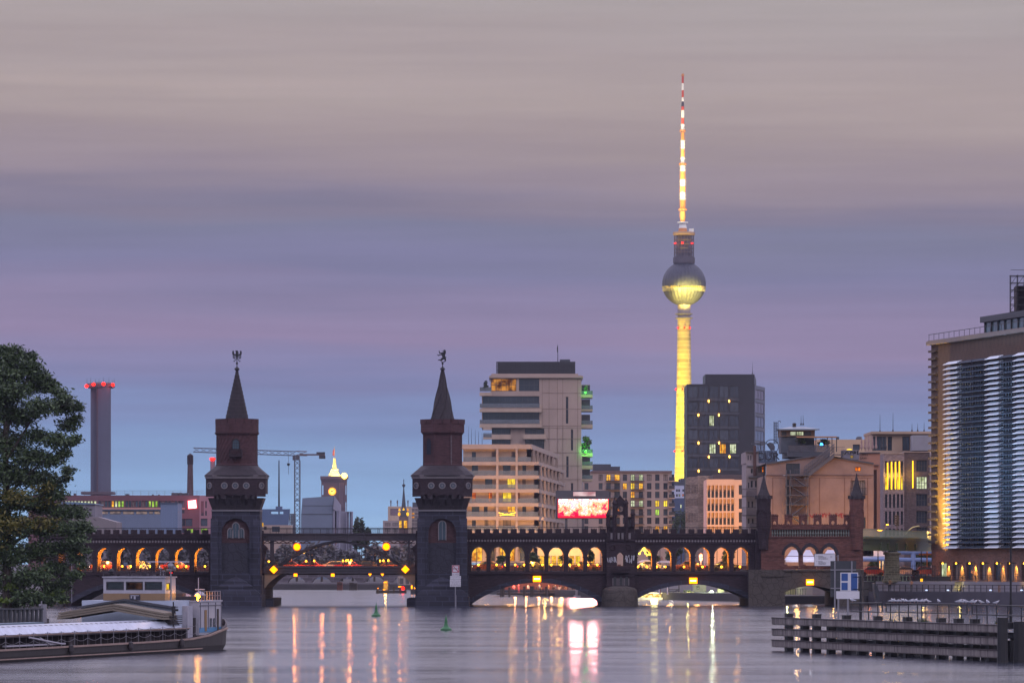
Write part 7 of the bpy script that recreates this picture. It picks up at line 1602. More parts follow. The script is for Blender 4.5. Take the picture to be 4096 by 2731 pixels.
# facade frame: u towards the camera, outside is -d (to the left)
pf2=Fr(PA[0],PA[1]);pf2.c,pf2.s=pf.c,pf.s
def pu(px):k=(px-2048)/F;return(k*PA[1]-PA[0])/(pf.c-k*pf.s)
def pz(px,py):return Z(py,PA[1]+pu(px)*pf.s)
ztop=pz(3726,1381);U1=pu(4400)
root=thing('powerhouse','large brick powerhouse with blue-white glass louvres on its river front','building',(PA[0]+12,PA[1]-10,3.3))
pbr=mat('powerhouse_brick',(.088,.055,.042),.88,.3,.3,kind='diamond');pbr2=mat('powerhouse_base_brick',(.15,.085,.07),.88,.4,.6,kind='brick',bw=.5,bh=.18)
zb1=pz(3760,2198)
colw=[];pxs=[3757,3795,3850,3905,3958,4012,4066,4122]
hs=[]
for k,(a,b)in enumerate(((3757,3786),(3812,3838),(3866,3892),(3920,3947),(3975,4003),(4028,4058),(4086,4116),(4144,4176))):
 hs.append((pu(a),pu(b),3.5,pz(a,2246)-.05,lit3 if k==0 else(curt if k%2 else glassb),(1,0)))
q=MB();holed(q,pf,0,U1,3.3,zb1,hs,.4);q.add([pf(0,0,3.3),pf(0,30,3.3),pf(0,30,zb1),pf(0,0,zb1)],[(0,1,2,3)]);q.build('base_wall',pbr2,root)
for h in hs:window(root,pf,h,h[4],.4,0,h[5],.12)
uL=pu(3800);zl0,zl1=zb1+.15,pz(3797,1452)
q=MB();holed(q,pf,0,U1,zb1+.002,ztop,[(uL+.6,U1-.5,zl0+.4,zl1-.3)],.5,-.05);q.add([pf(0,-.05,zb1),pf(0,30,zb1),pf(0,30,ztop),pf(0,-.05,ztop)],[(0,1,2,3)]);q.add([pf(0,0,ztop),pf(U1,0,ztop),pf(U1,30,ztop),pf(0,30,ztop)],[(0,1,2,3)]);q.add([pf(U1,-.05,3.3),pf(U1,30,3.3),pf(U1,30,ztop),pf(U1,-.05,ztop)],[(3,2,1,0)]);q.build('wall',pbr,root)
q=MB();fbox(q,pf,uL+.6,U1-.5,.46,.6,zl0+.4,zl1-.3)
q.cm=1;uu=uL+.6
while uu<U1-.6:fbox(q,pf,uu,uu+.16,.35,.455,zl0+.4,zl1-.3);uu+=1.2
for k in range(13):z=zl0+1+k*(zl1-zl0-1.5)/12;fbox(q,pf,uL+.6,U1-.5,.34,.456,z-.15,z+.15)
q.build('curtain_glazing',[glassmat('deep_glass',(.03,.06,.09),.1),framew],root)
q=MB();fbox(q,pf,-.5,U1,-.75,0,ztop,ztop+.55);fbox(q,pf,-.5,U1,-.5,.3,ztop+.552,ztop+.7);q.build('cornice',mat('cornice_pale',(.2,.17,.16),.8),root)
for k in range(26):
 z=zb1+1.2+k*(ztop-zb1-2.2)/25;q=MB();fbox(q,pf,-.35,3.4,-.45,-.053,z-.16,z+.16);q.build('brick_band',mat('band_dark_brick',(.06,.045,.045),.85,.3,1),root)
lvw=mat('louvre_white_glass',(.72,.80,.88),.6,.1,.4,spec=.3);lvd=mat('louvre_dark_glass',(.09,.13,.19),.2,.4,.3,spec=.7)
segs=[(3800,3856,0),(3857,3910,1),(3911,3965,1),(3966,4022,0),(4023,4078,1),(4079,4134,0),(4135,4190,1),(4191,4250,0)]
NR=38
for k in range(NR):
 z=zl0+.15+k*(zl1-zl0-.4)/(NR-1);q=MB()
 for a,b,m_ in segs:
  ua,ub=pu(a),pu(b)-.12;q.cm=m_;dpt=.95 if m_==0 else.8;n_=3
  for i in range(n_):
   u0_,u1_=ua+(ub-ua)*i/n_,ua+(ub-ua)*(i+1)/n_-.06;zo=.0 if m_==0 else.1
   q.add([pf(u0_,-.25,z+.42-zo),pf(u1_,-.25,z+.42-zo),pf(u1_,-.25-dpt,z-.05),pf(u0_,-.25-dpt,z-.05),pf(u0_,-.25,z+.37-zo),pf(u1_,-.25,z+.37-zo),pf(u1_,-.25-dpt,z-.10),pf(u0_,-.25-dpt,z-.10)],[(0,1,2,3),(7,6,5,4),(3,2,6,7),(0,4,5,1),(0,3,7,4),(1,5,6,2)])
 q.build('louvre',[lvw,lvd],root)
q=MB()
for a,b,m_ in segs:
 for u_ in(pu(a)+.3,pu(b)-.4):fbox(q,pf,u_,u_+.08,-.9,-.82,zl0,zl1)
q.build('louvre_rails',steel,root)
# roof glass storey and scaffolded stack
T_=lambda px,py:pz(px,py)
u0=pu(3879);zp0,zp1=ztop+.71,pz(3879,1290)
q=MB();fbox(q,pf,u0,U1,2.5,14,zp0,zp1);q.cm=1;uu=u0
while uu<U1:fbox(q,pf,uu,uu+.25,2.3,2.49,zp0,zp1);uu+=3.1
q.build('glazed_storey',[glassmat('penthouse_glass',(.12,.19,.22),.12),framew],root)
q=MB();fbox(q,pf,u0-.5,U1,1.8,14.5,zp1+.01,zp1+.9);q.build('storey_roof',steelbox,root)
q=MB();fbox(q,pf,-.2,U1,-.45,-.4,ztop+1.6,ztop+1.68);uu=0
while uu<U1:fbox(q,pf,uu,uu+.07,-.45,-.4,ztop+.7,ztop+1.6);uu+=2.5
q.build('roof_railing',iron,root)
DS=745.0;root2=thing('scaffolded_stack','roof stack wrapped in scaffolding at the right picture edge','scaffold',(X(4085,DS)+2,DS,zp1+.9));xs=X(4043,DS);zt=Z(1103,DS)
q=MB();q.box(X(4072,DS),X(4150,DS),DS+2,DS+6,zp1+.91,Z(1140,DS));q.build('stack',brick,root2)
q=MB()
for i in range(6):
 x=xs+i*1.1
 for y in(DS,DS+1.2):q.cyl((x,y,zp1+.9),(x,y,zt),.05,.05,4)
 if i<5:
  for j in range(5):z=zp1+1+j*(zt-zp1-1)/5;q.cyl((x,DS,z),(x+1.1,DS,z+(zt-zp1)/5),.035,.035,3)
for j in range(7):z=zp1+1+j*(zt-zp1-1)/6;q.box(xs-.1,xs+5.6,DS-.05,DS+1.25,z,z+.07);q.cyl((xs,DS,z+.9),(xs+5.5,DS,z+.9),.035,.035,4)
q.build('scaffolding',iron,root2)
# column lights
cl=[]
for k,px in enumerate((3795,3849,3903,3957,4013,4066,4122)):
 x,y,_=pf(pu(px),-1.0,0);zc_=pz(px,2252)
 r_=thing('wall_downlight','small orange downlight on the brick piers of the powerhouse base, %s from the left'%orn(k),'wall lamp',(x,y,zc_),'downlights on the powerhouse piers')
 q=MB();q.ball((x,y,zc_),.13,(1,1,1),8,5);q.build('lamp_glass',lampglow,r_);xi,yi,_=pf(pu(px),-.04,0);q=MB();q.cyl((x,y,zc_+.05),(xi,yi,zc_+.05),.04,.04,4);q.build('bracket',iron,r_)
 x3,y3,_=pf(pu(px)+.1,-.45,0);lamp('downlight',(x3,y3,zc_-.1),1800,(1,.55,.08),.06,r_,'SPOT',(pf(pu(px),.0,0)[0],pf(pu(px),0,0)[1],zc_-1.5),80,.7)
x,y,_=pf(pu(3792),-4.0,0);lamp('facade_uplight',(x,y,zb1-.4),70000,(1,.60,.07),.3,root,'SPOT',pf(pu(3786),0,zb1+14),70,.7)
lamp('facade_uplight',pf(pu(3795),-2.6,zb1-.6),20000,(1,.62,.08),.3,root,'SPOT',pf(pu(3776),0,zb1+4),90,.7)
for k,px in enumerate((3830,3990,4130)):lamp('louvre_light',pf(pu(px),-15,9),17000,(.42,.68,1),2,root,'SPOT',pf(pu(px),0,25),82,.8)
# ====== QUAY
def rail_run(name,label,pts,z0,h,step,m_=None,group=None,bars=(1,),t=.05,fill=0):
 q=MB()
 for(xa,ya),(xb,yb)in zip(pts,pts[1:]):
  Ls=math.hypot(xb-xa,yb-ya);f=Fr(xa,ya,math.atan2(yb-ya,xb-xa));n=max(1,int(Ls/step))
  for b in bars:fbox(q,f,0,Ls,-t/2,t/2,z0+h*b-t,z0+h*b)
  for i in range(n+1):u=Ls*i/n;fbox(q,f,u-t*.8,u+t*.8,-t*.8,t*.8,z0,z0+h)
  if fill:
   for i in range(int(Ls/fill)):fbox(q,f,i*fill,i*fill+.03,-.012,.012,z0+.1,z0+h-.06)
 return solo(q,name,m_ or iron,label,'railing',group=group)
q0=[(53.8,720),(74,689.3),(120,638.5)]
rail_run('quay_railing','dark railing along the lower quay edge by the powerhouse',[(x,y+.5)for x,y in q0],1.9,1.05,1.35,bars=(1,.97,.5))
rail_run('terrace_railing','railing with upright slats along the upper terrace before the powerhouse',[(X(3445,727),727.5),(57,729.4),(84,717.2),(129,691.5)],3.304,1.0,1.9,bars=(1,.6),fill=0)
rail_run('slatted_fence','low slatted metal fence on the terrace left of the bicycle',[(X(3470,729),729),(X(3640,728.4),728.4)],3.304,.9,.5,railm,bars=(1,.1),t=.09)
bench=mat('quay_parapet',(.26,.25,.28),.8,.3,.6)
for xa,ya,xb,yb,lab in((X(3500,727),726.5,X(3818,716),716,'pale low retaining wall along the terrace, left of the steps'),(X(3845,714),714,95,704,'pale low retaining wall along the terrace, right of the steps')):
 q=MB();f=Fr(xa,ya-1,math.atan2(yb-ya,xb-xa));Ls=math.hypot(xb-xa,yb-ya);fbox(q,f,0,Ls,0,.5,1.91,3.32);
 for k in range(5):fbox(q,f,Ls*.3,Ls*.97,-.06,-.003,2.05+k*.2,2.12+k*.2)
 solo(q,'retaining_wall',bench,lab,'wall',group='retaining walls along the terrace')
q=MB();f=Fr(X(3820,715),715,math.atan2(-1,3))
for k in range(6):fbox(q,f,0,.95,-k*.3,0,1.9,3.3-k*.23)
solo(q,'quay_steps',mat('steps_yellow_lit',(.3,.28,.2),.8),'short flight of steps between the two pale retaining walls','steps')
lamp('quay_light',(X(3692,722),722.5,3.7),90,(1,.65,.1),.15);lamp('quay_light',(X(3832,716),713,2.9),60,(1,.8,.2),.15)
q=MB();q.box(X(3686,722.4)-.15,X(3686,722.4)+.2,722.4,722.8,3.31,3.75);solo(q,'lit_box',emis('lit_box','ffb020',1.6),'glowing yellow bollard light on the terrace under the bicycle','lamp')
for px,lab in((3560,''),):
 pass
q=MB();q.prism([(X(3497,712.),Z(2330,712)),(X(3502,712.),Z(2330,712)),(X(3516,712.),Z(2362,712)),(X(3516,712.),Z(2412,712)),(X(3508,712.),Z(2412,712)),(X(3497,712.),Z(2350,712))],712,716);solo(q,'quay_stair_flank',steelbox,'slanting stair flank wall at the left end of the quay','stair')
# wooden ladder on the quay wall
DL=695.5;root=thing('quay_ladder','wooden ladder leaning on the dark quay wall at the right','ladder',(X(3996,DL),DL,0));q=MB()
for px in(3993,3999):q.cyl((X(px,DL),DL,Z(2416,DL)),(X(px+1,DL),DL,Z(2340,DL)),.06,.06,5)
for k in range(10):z=Z(2412-k*7.5,DL);q.cyl((X(3993,DL),DL,z),(X(4000,DL),DL,z),.04,.04,4)
q.build('rungs_and_rails',mat('ladder_wood',(.32,.17,.09),.8),root)
# small quay spots
for i,px in enumerate((3706,3792,3962,4086)):
 D_=720-(px-3470)*.049-.2;q=MB();q.ball((X(px,D_),D_,Z(2359,D_)),.13,(1.6,1,.8),8,5);solo(q,'quay_spot',emis('pale_spot','c8d8ff',1.5),'tiny pale ground light on the quay edge, %s from the left'%orn(i),'lamp',group='ground lights on the quay edge')
street_lamp(3685,760,2106,'curved street lamp glowing above the green girder near the powerhouse',2500,zb=4.05,arm=2.2)
street_lamp(3512,770,2122,'street lamp glowing above the green girder beside the rust annex',1800,zb=4.05,arm=.3)
street_lamp(3542,790,2100,'faint street lamp behind the green girder',900,zb=4.05,arm=.3,gr=.15)
q=MB();D_=768.;q.tube([(X(3622,D_),D_,Z(2136,D_)),(X(3632,D_),D_,Z(2122,D_)),(X(3650,D_),D_,Z(2108,D_)),(X(3672,D_),D_,Z(2103,D_)),(X(3678,D_),D_,Z(2102.5,D_))],.09,5);solo(q,'curved_street_lamp',railm,'bowed pale lamp arm rising above the girder railing','lamp arm')
q=MB();D_=775.;x=X(3588,D_);q.cyl((x,D_,4.05),(x,D_,Z(2050,D_)),.1,.07,5)
for k in range(5):z=Z(2060+k*9,D_);q.box(x-.45,x+.35,D_-.2,D_+.2,z-.25,z)
solo(q,'signal_mast',iron,'dark railway signal mast above the green girder','signal')
# ====== FOREGROUND GUIDE WALL (right)
GWA=(X(3098,342),342.0);GWB=(X(4003,302),302.0);gang=math.atan2(GWB[1]-GWA[1],GWB[0]-GWA[0]);wf=Fr(*GWA,gang);WL=math.hypot(GWB[0]-GWA[0],GWB[1]-GWA[1])
def wu(px):k=(px-2048)/F;return(k*GWA[1]-GWA[0])/(wf.c-k*wf.s)
root=thing('guide_wall','long low guide wall of three concrete beams on dark piles in the right foreground','guide wall',(GWA[0]+6,GWA[1]-20,0))
pile=mat('wet_dark_pile',(.012,.012,.015),.45,.5,1.5,streak=3,bump=.4)
beamc=mat('streaked_beam',(.028,.024,.026),.8,.5,1.3,c2=(.26,.23,.22),streak=5.0,bump=.25)
ztopb=Z(2470,342);
for k in range(3):
 zt_=ztopb-k*.79;q=MB();fbox(q,wf,0,WL,-.22,.25,zt_-.42,zt_);fbox(q,wf,.05,WL,-.18,.2,zt_-.47,zt_-.421)
 q.build('beam',beamc,root);q=MB();fbox(q,wf,0,WL,-.27,.3,zt_+.001,zt_+.05);q.build('beam_cap',mat('rail_rust',(.035,.025,.03),.6),root)
for i,(a,b)in enumerate(((143,203),(280,350),(385,455),(515,585),(650,725),(785,855),(930,1010),(1065,1140),(1195,1275),(1355,1430),(1495,1575),(1655,1730),(1800,1875),(1950,2020))):
 u_=wu(3050+(a+b)/2/2.248);q=MB();fbox(q,wf,u_-.26,u_+.26,.301,.8,-1,ztopb+(.32 if i in(0,2,4,6,8,10,11,12)else-.12));fbox(q,wf,u_-.3,u_+.3,.27,.83,ztopb+.32,ztopb+.34)if i in(0,2,4,6,8,10,11,12)else None
 q.build('pile',pile,root)
for i in range(14):
 u_=WL*(i+3.2)/17;q=MB();fbox(q,wf,u_-.3,u_+.3,2.6,3.1,-1,ztopb-.55);q.build('rear_pile',pile,root)
q=MB();fbox(q,wf,6,WL,2.3,2.58,ztopb-.9,ztopb-.5);fbox(q,wf,6,WL,2.3,2.58,ztopb-1.7,ztopb-1.4);q.build('rear_beam',pile,root)
q=MB();fbox(q,wf,4,WL,.9,2.28,ztopb-.12,ztopb-.06);q.build('walkway',pile,root)
def post(px,w_,D_,top,lab,n=8):
 q=MB();x=X(px,D_);q.lathe(x,D_,[(w_*1.02,-1),(w_,Z(top,D_)),(w_*.6,Z(top,D_)+.03)],n);return solo(q,'fender_pile',pile,lab,'pile',group='thick piles at the right end of the guide wall',loc=(x,D_,-1))
post(4010,.34,300,2468,'thick dark pile ending the beams of the guide wall');post(4082,.46,301,2484,'thickest dark pile at the right picture edge');
q=MB();q.box(X(4030,301.5),X(4066,301.5),301.4,301.9,Z(2514,301),Z(2488,301));q.box(X(4028,301.5),X(4066,301.5),301.4,301.7,Z(2548,301),Z(2538,301));q.cyl((X(4046,303.),303,-1),(X(4044,303.),303,Z(2560,303)),.22,.22,8);solo(q,'cross_brace',pile,'dark braces joining the two thickest piles','brace')
# railings standing on the wall
zrr=ztopb+.06
def frame_rail(pa,pb,pyt,pyb,posts,lab):
 q=MB();ua,ub=wu(pa),wu(pb);f=lambda u,py:Z(py,GWA[1]+u*wf.s)
 for(ya,yb)in((pyt[0],pyt[1]),(pyb[0],pyb[1])):q.cyl(wf(ua,.5,f(ua,ya)),wf(ub,.5,f(ub,yb)),.045,.045,6)
 q.cyl(wf(ua,.5,f(ua,pyt[0])),wf(ua+.05,.5,f(ua,pyb[0])),.04,.04,6);q.cyl(wf(ub,.5,f(ub,pyt[1])),wf(ub,.5,f(ub,pyb[1])),.04,.04,6)
 for p in posts:u_=wu(p);t=(u_-ua)/(ub-ua);q.cyl(wf(u_,.5,f(u_,pyt[0]+(pyt[1]-pyt[0])*t)),wf(u_+.03,.5,zrr),.04,.04,6)
 return solo(q,'frame_railing',iron,lab,'railing',group='tube railings on the guide wall')
zx=lambda a:3050+a/2.248
frame_rail(zx(735),zx(1015),(2411,2410),(2443,2447),[zx(v)for v in(812,890,975)],'short tube railing on the guide wall behind the blue sign')
frame_rail(zx(1048),zx(1775),(2412,2416),(2446,2453),[zx(v)for v in(1088,1165,1248,1330,1368,1405,1512,1612,1723)],'long middle tube railing on the guide wall')
frame_rail(zx(1820),zx(2400),(2417,2424),(2455,2463),[zx(v)for v in(1862,1953,2040,2140,2260)],'right tube railing on the guide wall')
# signs on the wall
pole_m=mat('galvanised_post',(.20,.20,.23),.5,.2,2,metal=.3);wsign=mat('sign_white',(.52,.52,.57),.6,.15,3);bsign=mat('sign_blue',(.02,.07,.24),.5,.2,2);ink=mat('sign_ink',(.03,.03,.05),.7)
DS1=336.0;T=Q(2950,2050,2.851,DS1)
root=thing('blue_sign','white sign with three dark blue fields above a blank white plate','sign',(T.x(1275),DS1,zrr))
q=MB();q.box(T.x(1173),T.x(1375),DS1-.03,DS1,T.z(890),T.z(680));q.build('plate',wsign,root)
for a,b,c,d_ in((1185,1258,690,775),(1185,1256,795,880),(1294,1366,690,884)):q=MB();q.box(T.x(a),T.x(b),DS1-.05,DS1-.033,T.z(d_),T.z(c));q.build('blue_field',bsign,root)
q=MB();q.box(T.x(1125),T.x(1418),DS1-.03,DS1,T.z(980),T.z(892));q.build('blank_plate',wsign,root)
q=MB();
for x in(1150,1260):q.box(T.x(x)-.06,T.x(x)+.06,DS1+.01,DS1+.12,zrr-.2,T.z(900))
q.build('post',pole_m,root)
DS2=344.0;T=Q(2950,2050,2.851,DS2)
root=thing('direction_sign','white waterway direction sign with town names and distances','sign',(T.x(995),DS2,zrr));q=MB();q.box(T.x(877),T.x(1115),DS2-.03,DS2,T.z(605),T.z(466));q.build('plate',wsign,root)
q=MB();
for a,b,c,d_ in((874,1118,463,467),(874,1118,604,608),(874,878,463,608),(1114,1118,463,608)):q.box(T.x(a),T.x(b),DS2-.045,DS2-.031,T.z(d_),T.z(c))
q.build('border',ink,root)
for body,y,x,s_,al in(('\u2190  Kreuzberg',495,897,15,'LEFT'),('Charlottenburg',509,921,15,'LEFT'),('\u00fcber Landwehrkanal',524,921,14,'LEFT'),('\u2190  Neuk\u00f6lln',553,897,15,'LEFT'),('\u00fcber Neuk\u00f6llner',568,921,14,'LEFT'),('Schifffahrtskanal',583,921,14,'LEFT'),('3,6',495,1076,14,'RIGHT'),('11,4',508,1076,14,'RIGHT')):
 text(body,T.w(s_)*1.15,(T.x(x),DS2-.034,T.z(y)),ink,root,align=al,xs=.82)
q=MB();q.box(T.x(1148)-.04,T.x(1148)+.04,DS2+.01,DS2+.1,zrr-.3,T.z(480));q.box(T.x(1110),T.x(1152),DS2+.01,DS2+.05,T.z(500),T.z(495));q.build('post',pole_m,root)
DS3=340.0;T=Q(2950,2050,2.851,DS3)
root=thing('sign_back','large dark sign seen from behind on a frame','sign',(T.x(1207),DS3,zrr));q=MB();q.box(T.x(1060),T.x(1355),DS3,DS3+.05,T.z(762),T.z(548));q.box(T.x(1060),T.x(1120),DS3+.001,DS3+.05,T.z(960),T.z(763));q.box(T.x(1121),T.x(1300),DS3+.001,DS3+.05,T.z(960),T.z(764));q.build('plate',mat('sign_back_grey',(.035,.04,.05),.6,.3,1.5),root)
q=MB()
for x in(1110,1303):q.box(T.x(x)-.05,T.x(x)+.05,DS3-.08,DS3-.003,zrr-.2 if x==1110 else T.z(700),T.z(552))
for z in(650,860):q.box(T.x(1062),T.x(1353 if z==650 else 1300),DS3-.07,DS3-.004,T.z(z)-.04,T.z(z)+.04)
q.build('frame',pole_m,root)
DS4=334.;T=Q(2950,2050,2.851,DS4);root=thing('small_sign','small pale sign plate beside the blue sign seen from behind','sign',(T.x(1395),DS4,zrr));q=MB();q.box(T.x(1378),T.x(1416),DS4+2.2,DS4+2.24,T.z(800),T.z(706));q.build('plate',pole_m,root)
q=MB();q.cyl((T.x(1428),DS4+2,zrr-.3),(T.x(1428),DS4+2,T.z(720)),.1,.08,8);
for z in(732,873):q.box(T.x(1338),T.x(1520 if z>800 else 1430),DS4+1.95,DS4+2.05,T.z(z)-.03,T.z(z)+.03)
q.build('post',iron,root)
# sport sign at the bear tower pier
DT=672.5;T=Q(1480,2200,4.356,DT);root=thing('pier_sign','stack of white river signs with the word SPORT at the foot of the bear tower','sign',(T.x(1490),DT,-1))
for a,b,c,d_ in((1428,1558,258,388),(1428,1558,392,440),(1396,1585,446,498),(1393,1582,503,631)):q=MB();q.box(T.x(a),T.x(b),DT-.04,DT,T.z(d_),T.z(c));q.build('plate',wsign,root)
q=MB();rd=mat('sign_red',(.33,.05,.08),.6)
for a,b,c,d_ in((1432,1554,262,274),(1432,1554,372,384),(1432,1446,275,371),(1540,1554,275,371)):q.box(T.x(a),T.x(b),DT-.06,DT-.043,T.z(d_),T.z(c))
q.prism([(T.x(1446),T.z(275)),(T.x(1460),T.z(275)),(T.x(1540),T.z(360)),(T.x(1540),T.z(371)),(T.x(1528),T.z(371))],DT-.058,DT-.042);q.build('red_frame',rd,root)
for body,y,s_ in(('SPORT',322,38),('unter 3,69 kW',416,22),('ohne Sportbootf\u00fchrerschein',472,17),('ohne UKW-Sprechfunk',530,19),('vom 1.4. bis 31.10.',557,19),('und 01.04. bis 31.10.',584,19),('t\u00e4glich 10.30 bis 19.00 Uhr',610,17)):text(body,T.w(s_)*1.2,(T.x(1490),DT-.07,T.z(y)),ink,root,xs=.8)
q=MB();q.cyl((T.x(1487),DT+.06,-1),(T.x(1487),DT+.06,T.z(300)),.07,.07,6);q.cyl((T.x(1502),DT+.06,-1),(T.x(1502),DT+.06,T.z(780)),.03,.03,4);q.build('post',pole_m,root)
# lamp post at the right edge
DLp=304.;root=thing('lamp_post','tall dark unlit lamp post with bent arm at the right picture edge','lamp post',(X(4043,DLp),DLp,1.9))
q=MB();x=X(4043,DLp);q.cyl((x,DLp,Z(2470,DLp)-.6),(x,DLp,Z(2400,DLp)),.1,.085,10);q.cyl((x,DLp,Z(2400,DLp)),(x,DLp,Z(2170,DLp)),.07,.055,10);q.tube([(x,DLp,Z(2170,DLp)),(X(4046,DLp),DLp,Z(2164,DLp)),(X(4054,DLp),DLp,Z(2160,DLp)),(X(4080,DLp),DLp,Z(2152,DLp))],.05,8);q.build('pole',iron,root)
q=MB();q.box(X(4078,DLp),X(4100,DLp),DLp-.1,DLp+.12,Z(2153,DLp),Z(2149,DLp));q.build('lamp_head',iron,root)
# tufts of weeds on the wall
for px,w_,h_,lab in((3655,40,22,'dry weeds growing on the middle of the guide wall'),(3528,14,14,'small tuft of weeds left of the middle railing'),(3722,14,16,'small tuft of weeds beside a pile top in the middle'),(3955,26,22,'thin dry stalks near the right end of the guide wall')):
 q=MB();u0_=wu(px);rr=random.Random(px)
 for k in range(int(w_*1.6)):
  u_=u0_+rr.gauss(0,w_*.008);h=h_/62*rr.uniform(.3,1);b0=wf(u_,.6+rr.uniform(-.1,.3),ztopb-.05);l_=rr.uniform(-.12,.12);q.add([(b0[0]-.012,b0[1],b0[2]),(b0[0]+.012,b0[1],b0[2]),(b0[0]+l_,b0[1],b0[2]+h)],[(0,1,2)])
  for j in range(3):t=.4+.2*j;c=(b0[0]+l_*t,b0[1],b0[2]+h*t);q.add([c,(c[0]+rr.uniform(-.06,.06),c[1],c[2]+.03),(c[0]+rr.uniform(-.03,.03),c[1],c[2]+.07)],[(0,1,2)])
 solo(q,'weeds',leafm,lab,'weeds',group='weeds on the guide wall')
# ====== BUOYS
def buoy(px,py,s_px,label,tilt=0):
 D_=H*F/(py-Y0);k=D_/F;x=X(px,D_);root=thing('buoy',label,'buoy',(x,D_,0),'green cone buoys');gm=mat('buoy_green',(.02,.12,.04),.5,.4,1)
 q=MB();w_=s_px*k/2;q.lathe(x,D_,[(w_*.7,-.3),(w_*.98,-.02),(w_,.12*w_),(w_*.97,.3*w_),(w_*.55,.62*w_),(w_*.4,.85*w_),(w_*.3,1.2*w_)],20);q.build('float',gm,root,smooth=False)
 q=MB();q.lathe(x,D_,[(w_*.3,1.2*w_),(w_*.27,1.3*w_),(w_*.24,1.9*w_),(w_*.16,2.2*w_),(w_*.06,2.45*w_),(w_*.05,2.75*w_)],12);q.build('top_cone',gm,root);q=MB();q.ball((x,D_,2.8*w_),.09*w_,(1,1,1),6,4);q.build('lantern',iron,root)
 return root
buoy(1505,2464,39,'green cone buoy on the water between the two towers, farther one');buoy(1784,2520,46,'green cone buoy on open water below the bear tower, nearer one')
# ====== BARGE
S0=(-19.9,347.0);bu=Vector((-.245,-.9695));bv=Vector((-.9695,.245))
def bp(s,t,z):return(S0[0]+bu.x*s+bv.x*t,S0[1]+bu.y*s+bv.y*t,z)
class BF(Fr):
 def __init__(f):pass
 def __call__(f,u_,d,z):return bp(u_,d,z)
bf=BF()
def bz(py,s,t):return Z(py,S0[1]+bu.y*s+bv.y*t)
hullm=mat('barge_hull',(.042,.037,.038),.7,.5,.8,streak=2,bump=.2);wpaint=mat('boat_white_paint',(.34,.34,.40),.5,.5,1.6,streak=1.5);blu=mat('boat_blue',(.06,.20,.38),.5,.3,1);och=mat('wheelhouse_ochre',(.21,.14,.08),.6,.2,1)
dark=mat('deck_dark',(.035,.03,.035),.7,.4,1);coam=mat('coaming_rust',(.10,.085,.09),.75,.5,1.5);silver=mat('hatch_silver',(.40,.45,.55),.3,.5,1.2,metal=.45)
root=thing('cargo_barge','long river cargo barge with white wheelhouse moored in the left foreground','barge',bp(20,4,0));BW=9.3
prof=[(0,1.72),(2,1.5),(6,1.05),(10,.85),(20,.78),(60,.72)]
def sheer(s):
 for(a,za_),(b,zb_)in zip(prof,prof[1:]):
  if a<=s<=b:return za_+(zb_-za_)*(s-a)/(b-a)
 return prof[-1][1]
q=MB();st=[0,.5,1.2,2,3,4.5,6,8,10,14,20,30,45,60];rows=[]
for s in st:
 ins=0 if s>=3 else(1-s/3)**2*1.0
 rows.append([bp(s+(1.3 if s<3 else 0)*(1-s/3 if s<3 else 0),ins+.35,-.5),bp(s,ins*.9+.05,.35),bp(s,ins*.8,sheer(s)),bp(s,BW-ins*.8,sheer(s)),bp(s,BW-ins*.9-.05,.35),bp(s,BW-ins-.35,-.5)])
vs=[p for r_ in rows for p in r_];n=len(rows);fs=[(i*6+j,i*6+j+1,(i+1)*6+j+1,(i+1)*6+j)for i in range(n-1)for j in range(5)]+[(5,4,3,2,1,0)]
q.add(vs,fs);q.build('hull',hullm,root)
q=MB()
for a,b in zip(st[3:],st[4:]):q.add([bp(a,-.06,sheer(a)-.02),bp(b,-.06,sheer(b)-.02),bp(b,-.06,sheer(b)+.10),bp(a,-.06,sheer(a)+.10),bp(a,.12,sheer(a)+.10),bp(b,.12,sheer(b)+.10)],[(0,1,2,3),(3,2,5,4)])
for a,b in zip(st[7:],st[8:]):q.add([bp(a,-.08,.16),bp(b,-.08,.16),bp(b,-.08,.24),bp(a,-.08,.24)],[(0,1,2,3)])
q.build('rubbing_strake',mat('strake_pale',(.28,.20,.17),.7,.5,2),root)
q=MB()
for a,b in zip(st[:5],st[1:6]):
 ia,ib=[(0 if s>=3 else(1-s/3)**2*1.0)*.8 for s in(a,b)];ha,hb=[.45*(1-s/4.5)for s in(a,b)]
 q.add([bp(a,ia,sheer(a)),bp(b,ib,sheer(b)),bp(b,ib,sheer(b)+hb),bp(a,ia,sheer(a)+ha),bp(a,ia+.1,sheer(a)+ha),bp(b,ib+.1,sheer(b)+hb)],[(0,1,2,3),(3,2,5,4)])
q.add([bp(0,.8,sheer(0)),bp(0,BW-.8,sheer(0)),bp(0,BW-.8,sheer(0)+.45),bp(0,.8,sheer(0)+.45)],[(0,1,2,3)]);q.build('bulwark',coam,root)
# hold coaming with ribs and hatch covers
cz=lambda s:bz(2500+(2546-2500)*(s/48),s,.9)
C0,C1=9.5,60;ztc=1.62
q=MB();fbox(q,bf,C0,C1,.95,1.1,.5,ztc);fbox(q,bf,C0,C1,BW-1.1,BW-.95,.5,ztc+.1);fbox(q,bf,C0,C0+.15,1.1,BW-1.1,.5,ztc);q.build('coaming',coam,root)
q=MB();s=C0
while s<C1:fbox(q,bf,s,s+.09,.55,.949,.72,ztc-.12);s+=1.22
fbox(q,bf,C0,C1,.42,.945,ztc-.11,ztc-.02);q.build('coaming_ribs',dark,root)
q=MB();s=C0+.5
while s<C1:
 q.add([bp(s+.25+.22*math.cos(math.pi*k/6),.94,1.18+.16*math.sin(math.pi*k/6))for k in range(7)]+[bp(s+.03,.94,.9),bp(s+.47,.94,.9)],[tuple(range(9))]);s+=1.22
q.build('coaming_panels',mat('panel_grey',(.17,.16,.17),.7,.3,2),root)
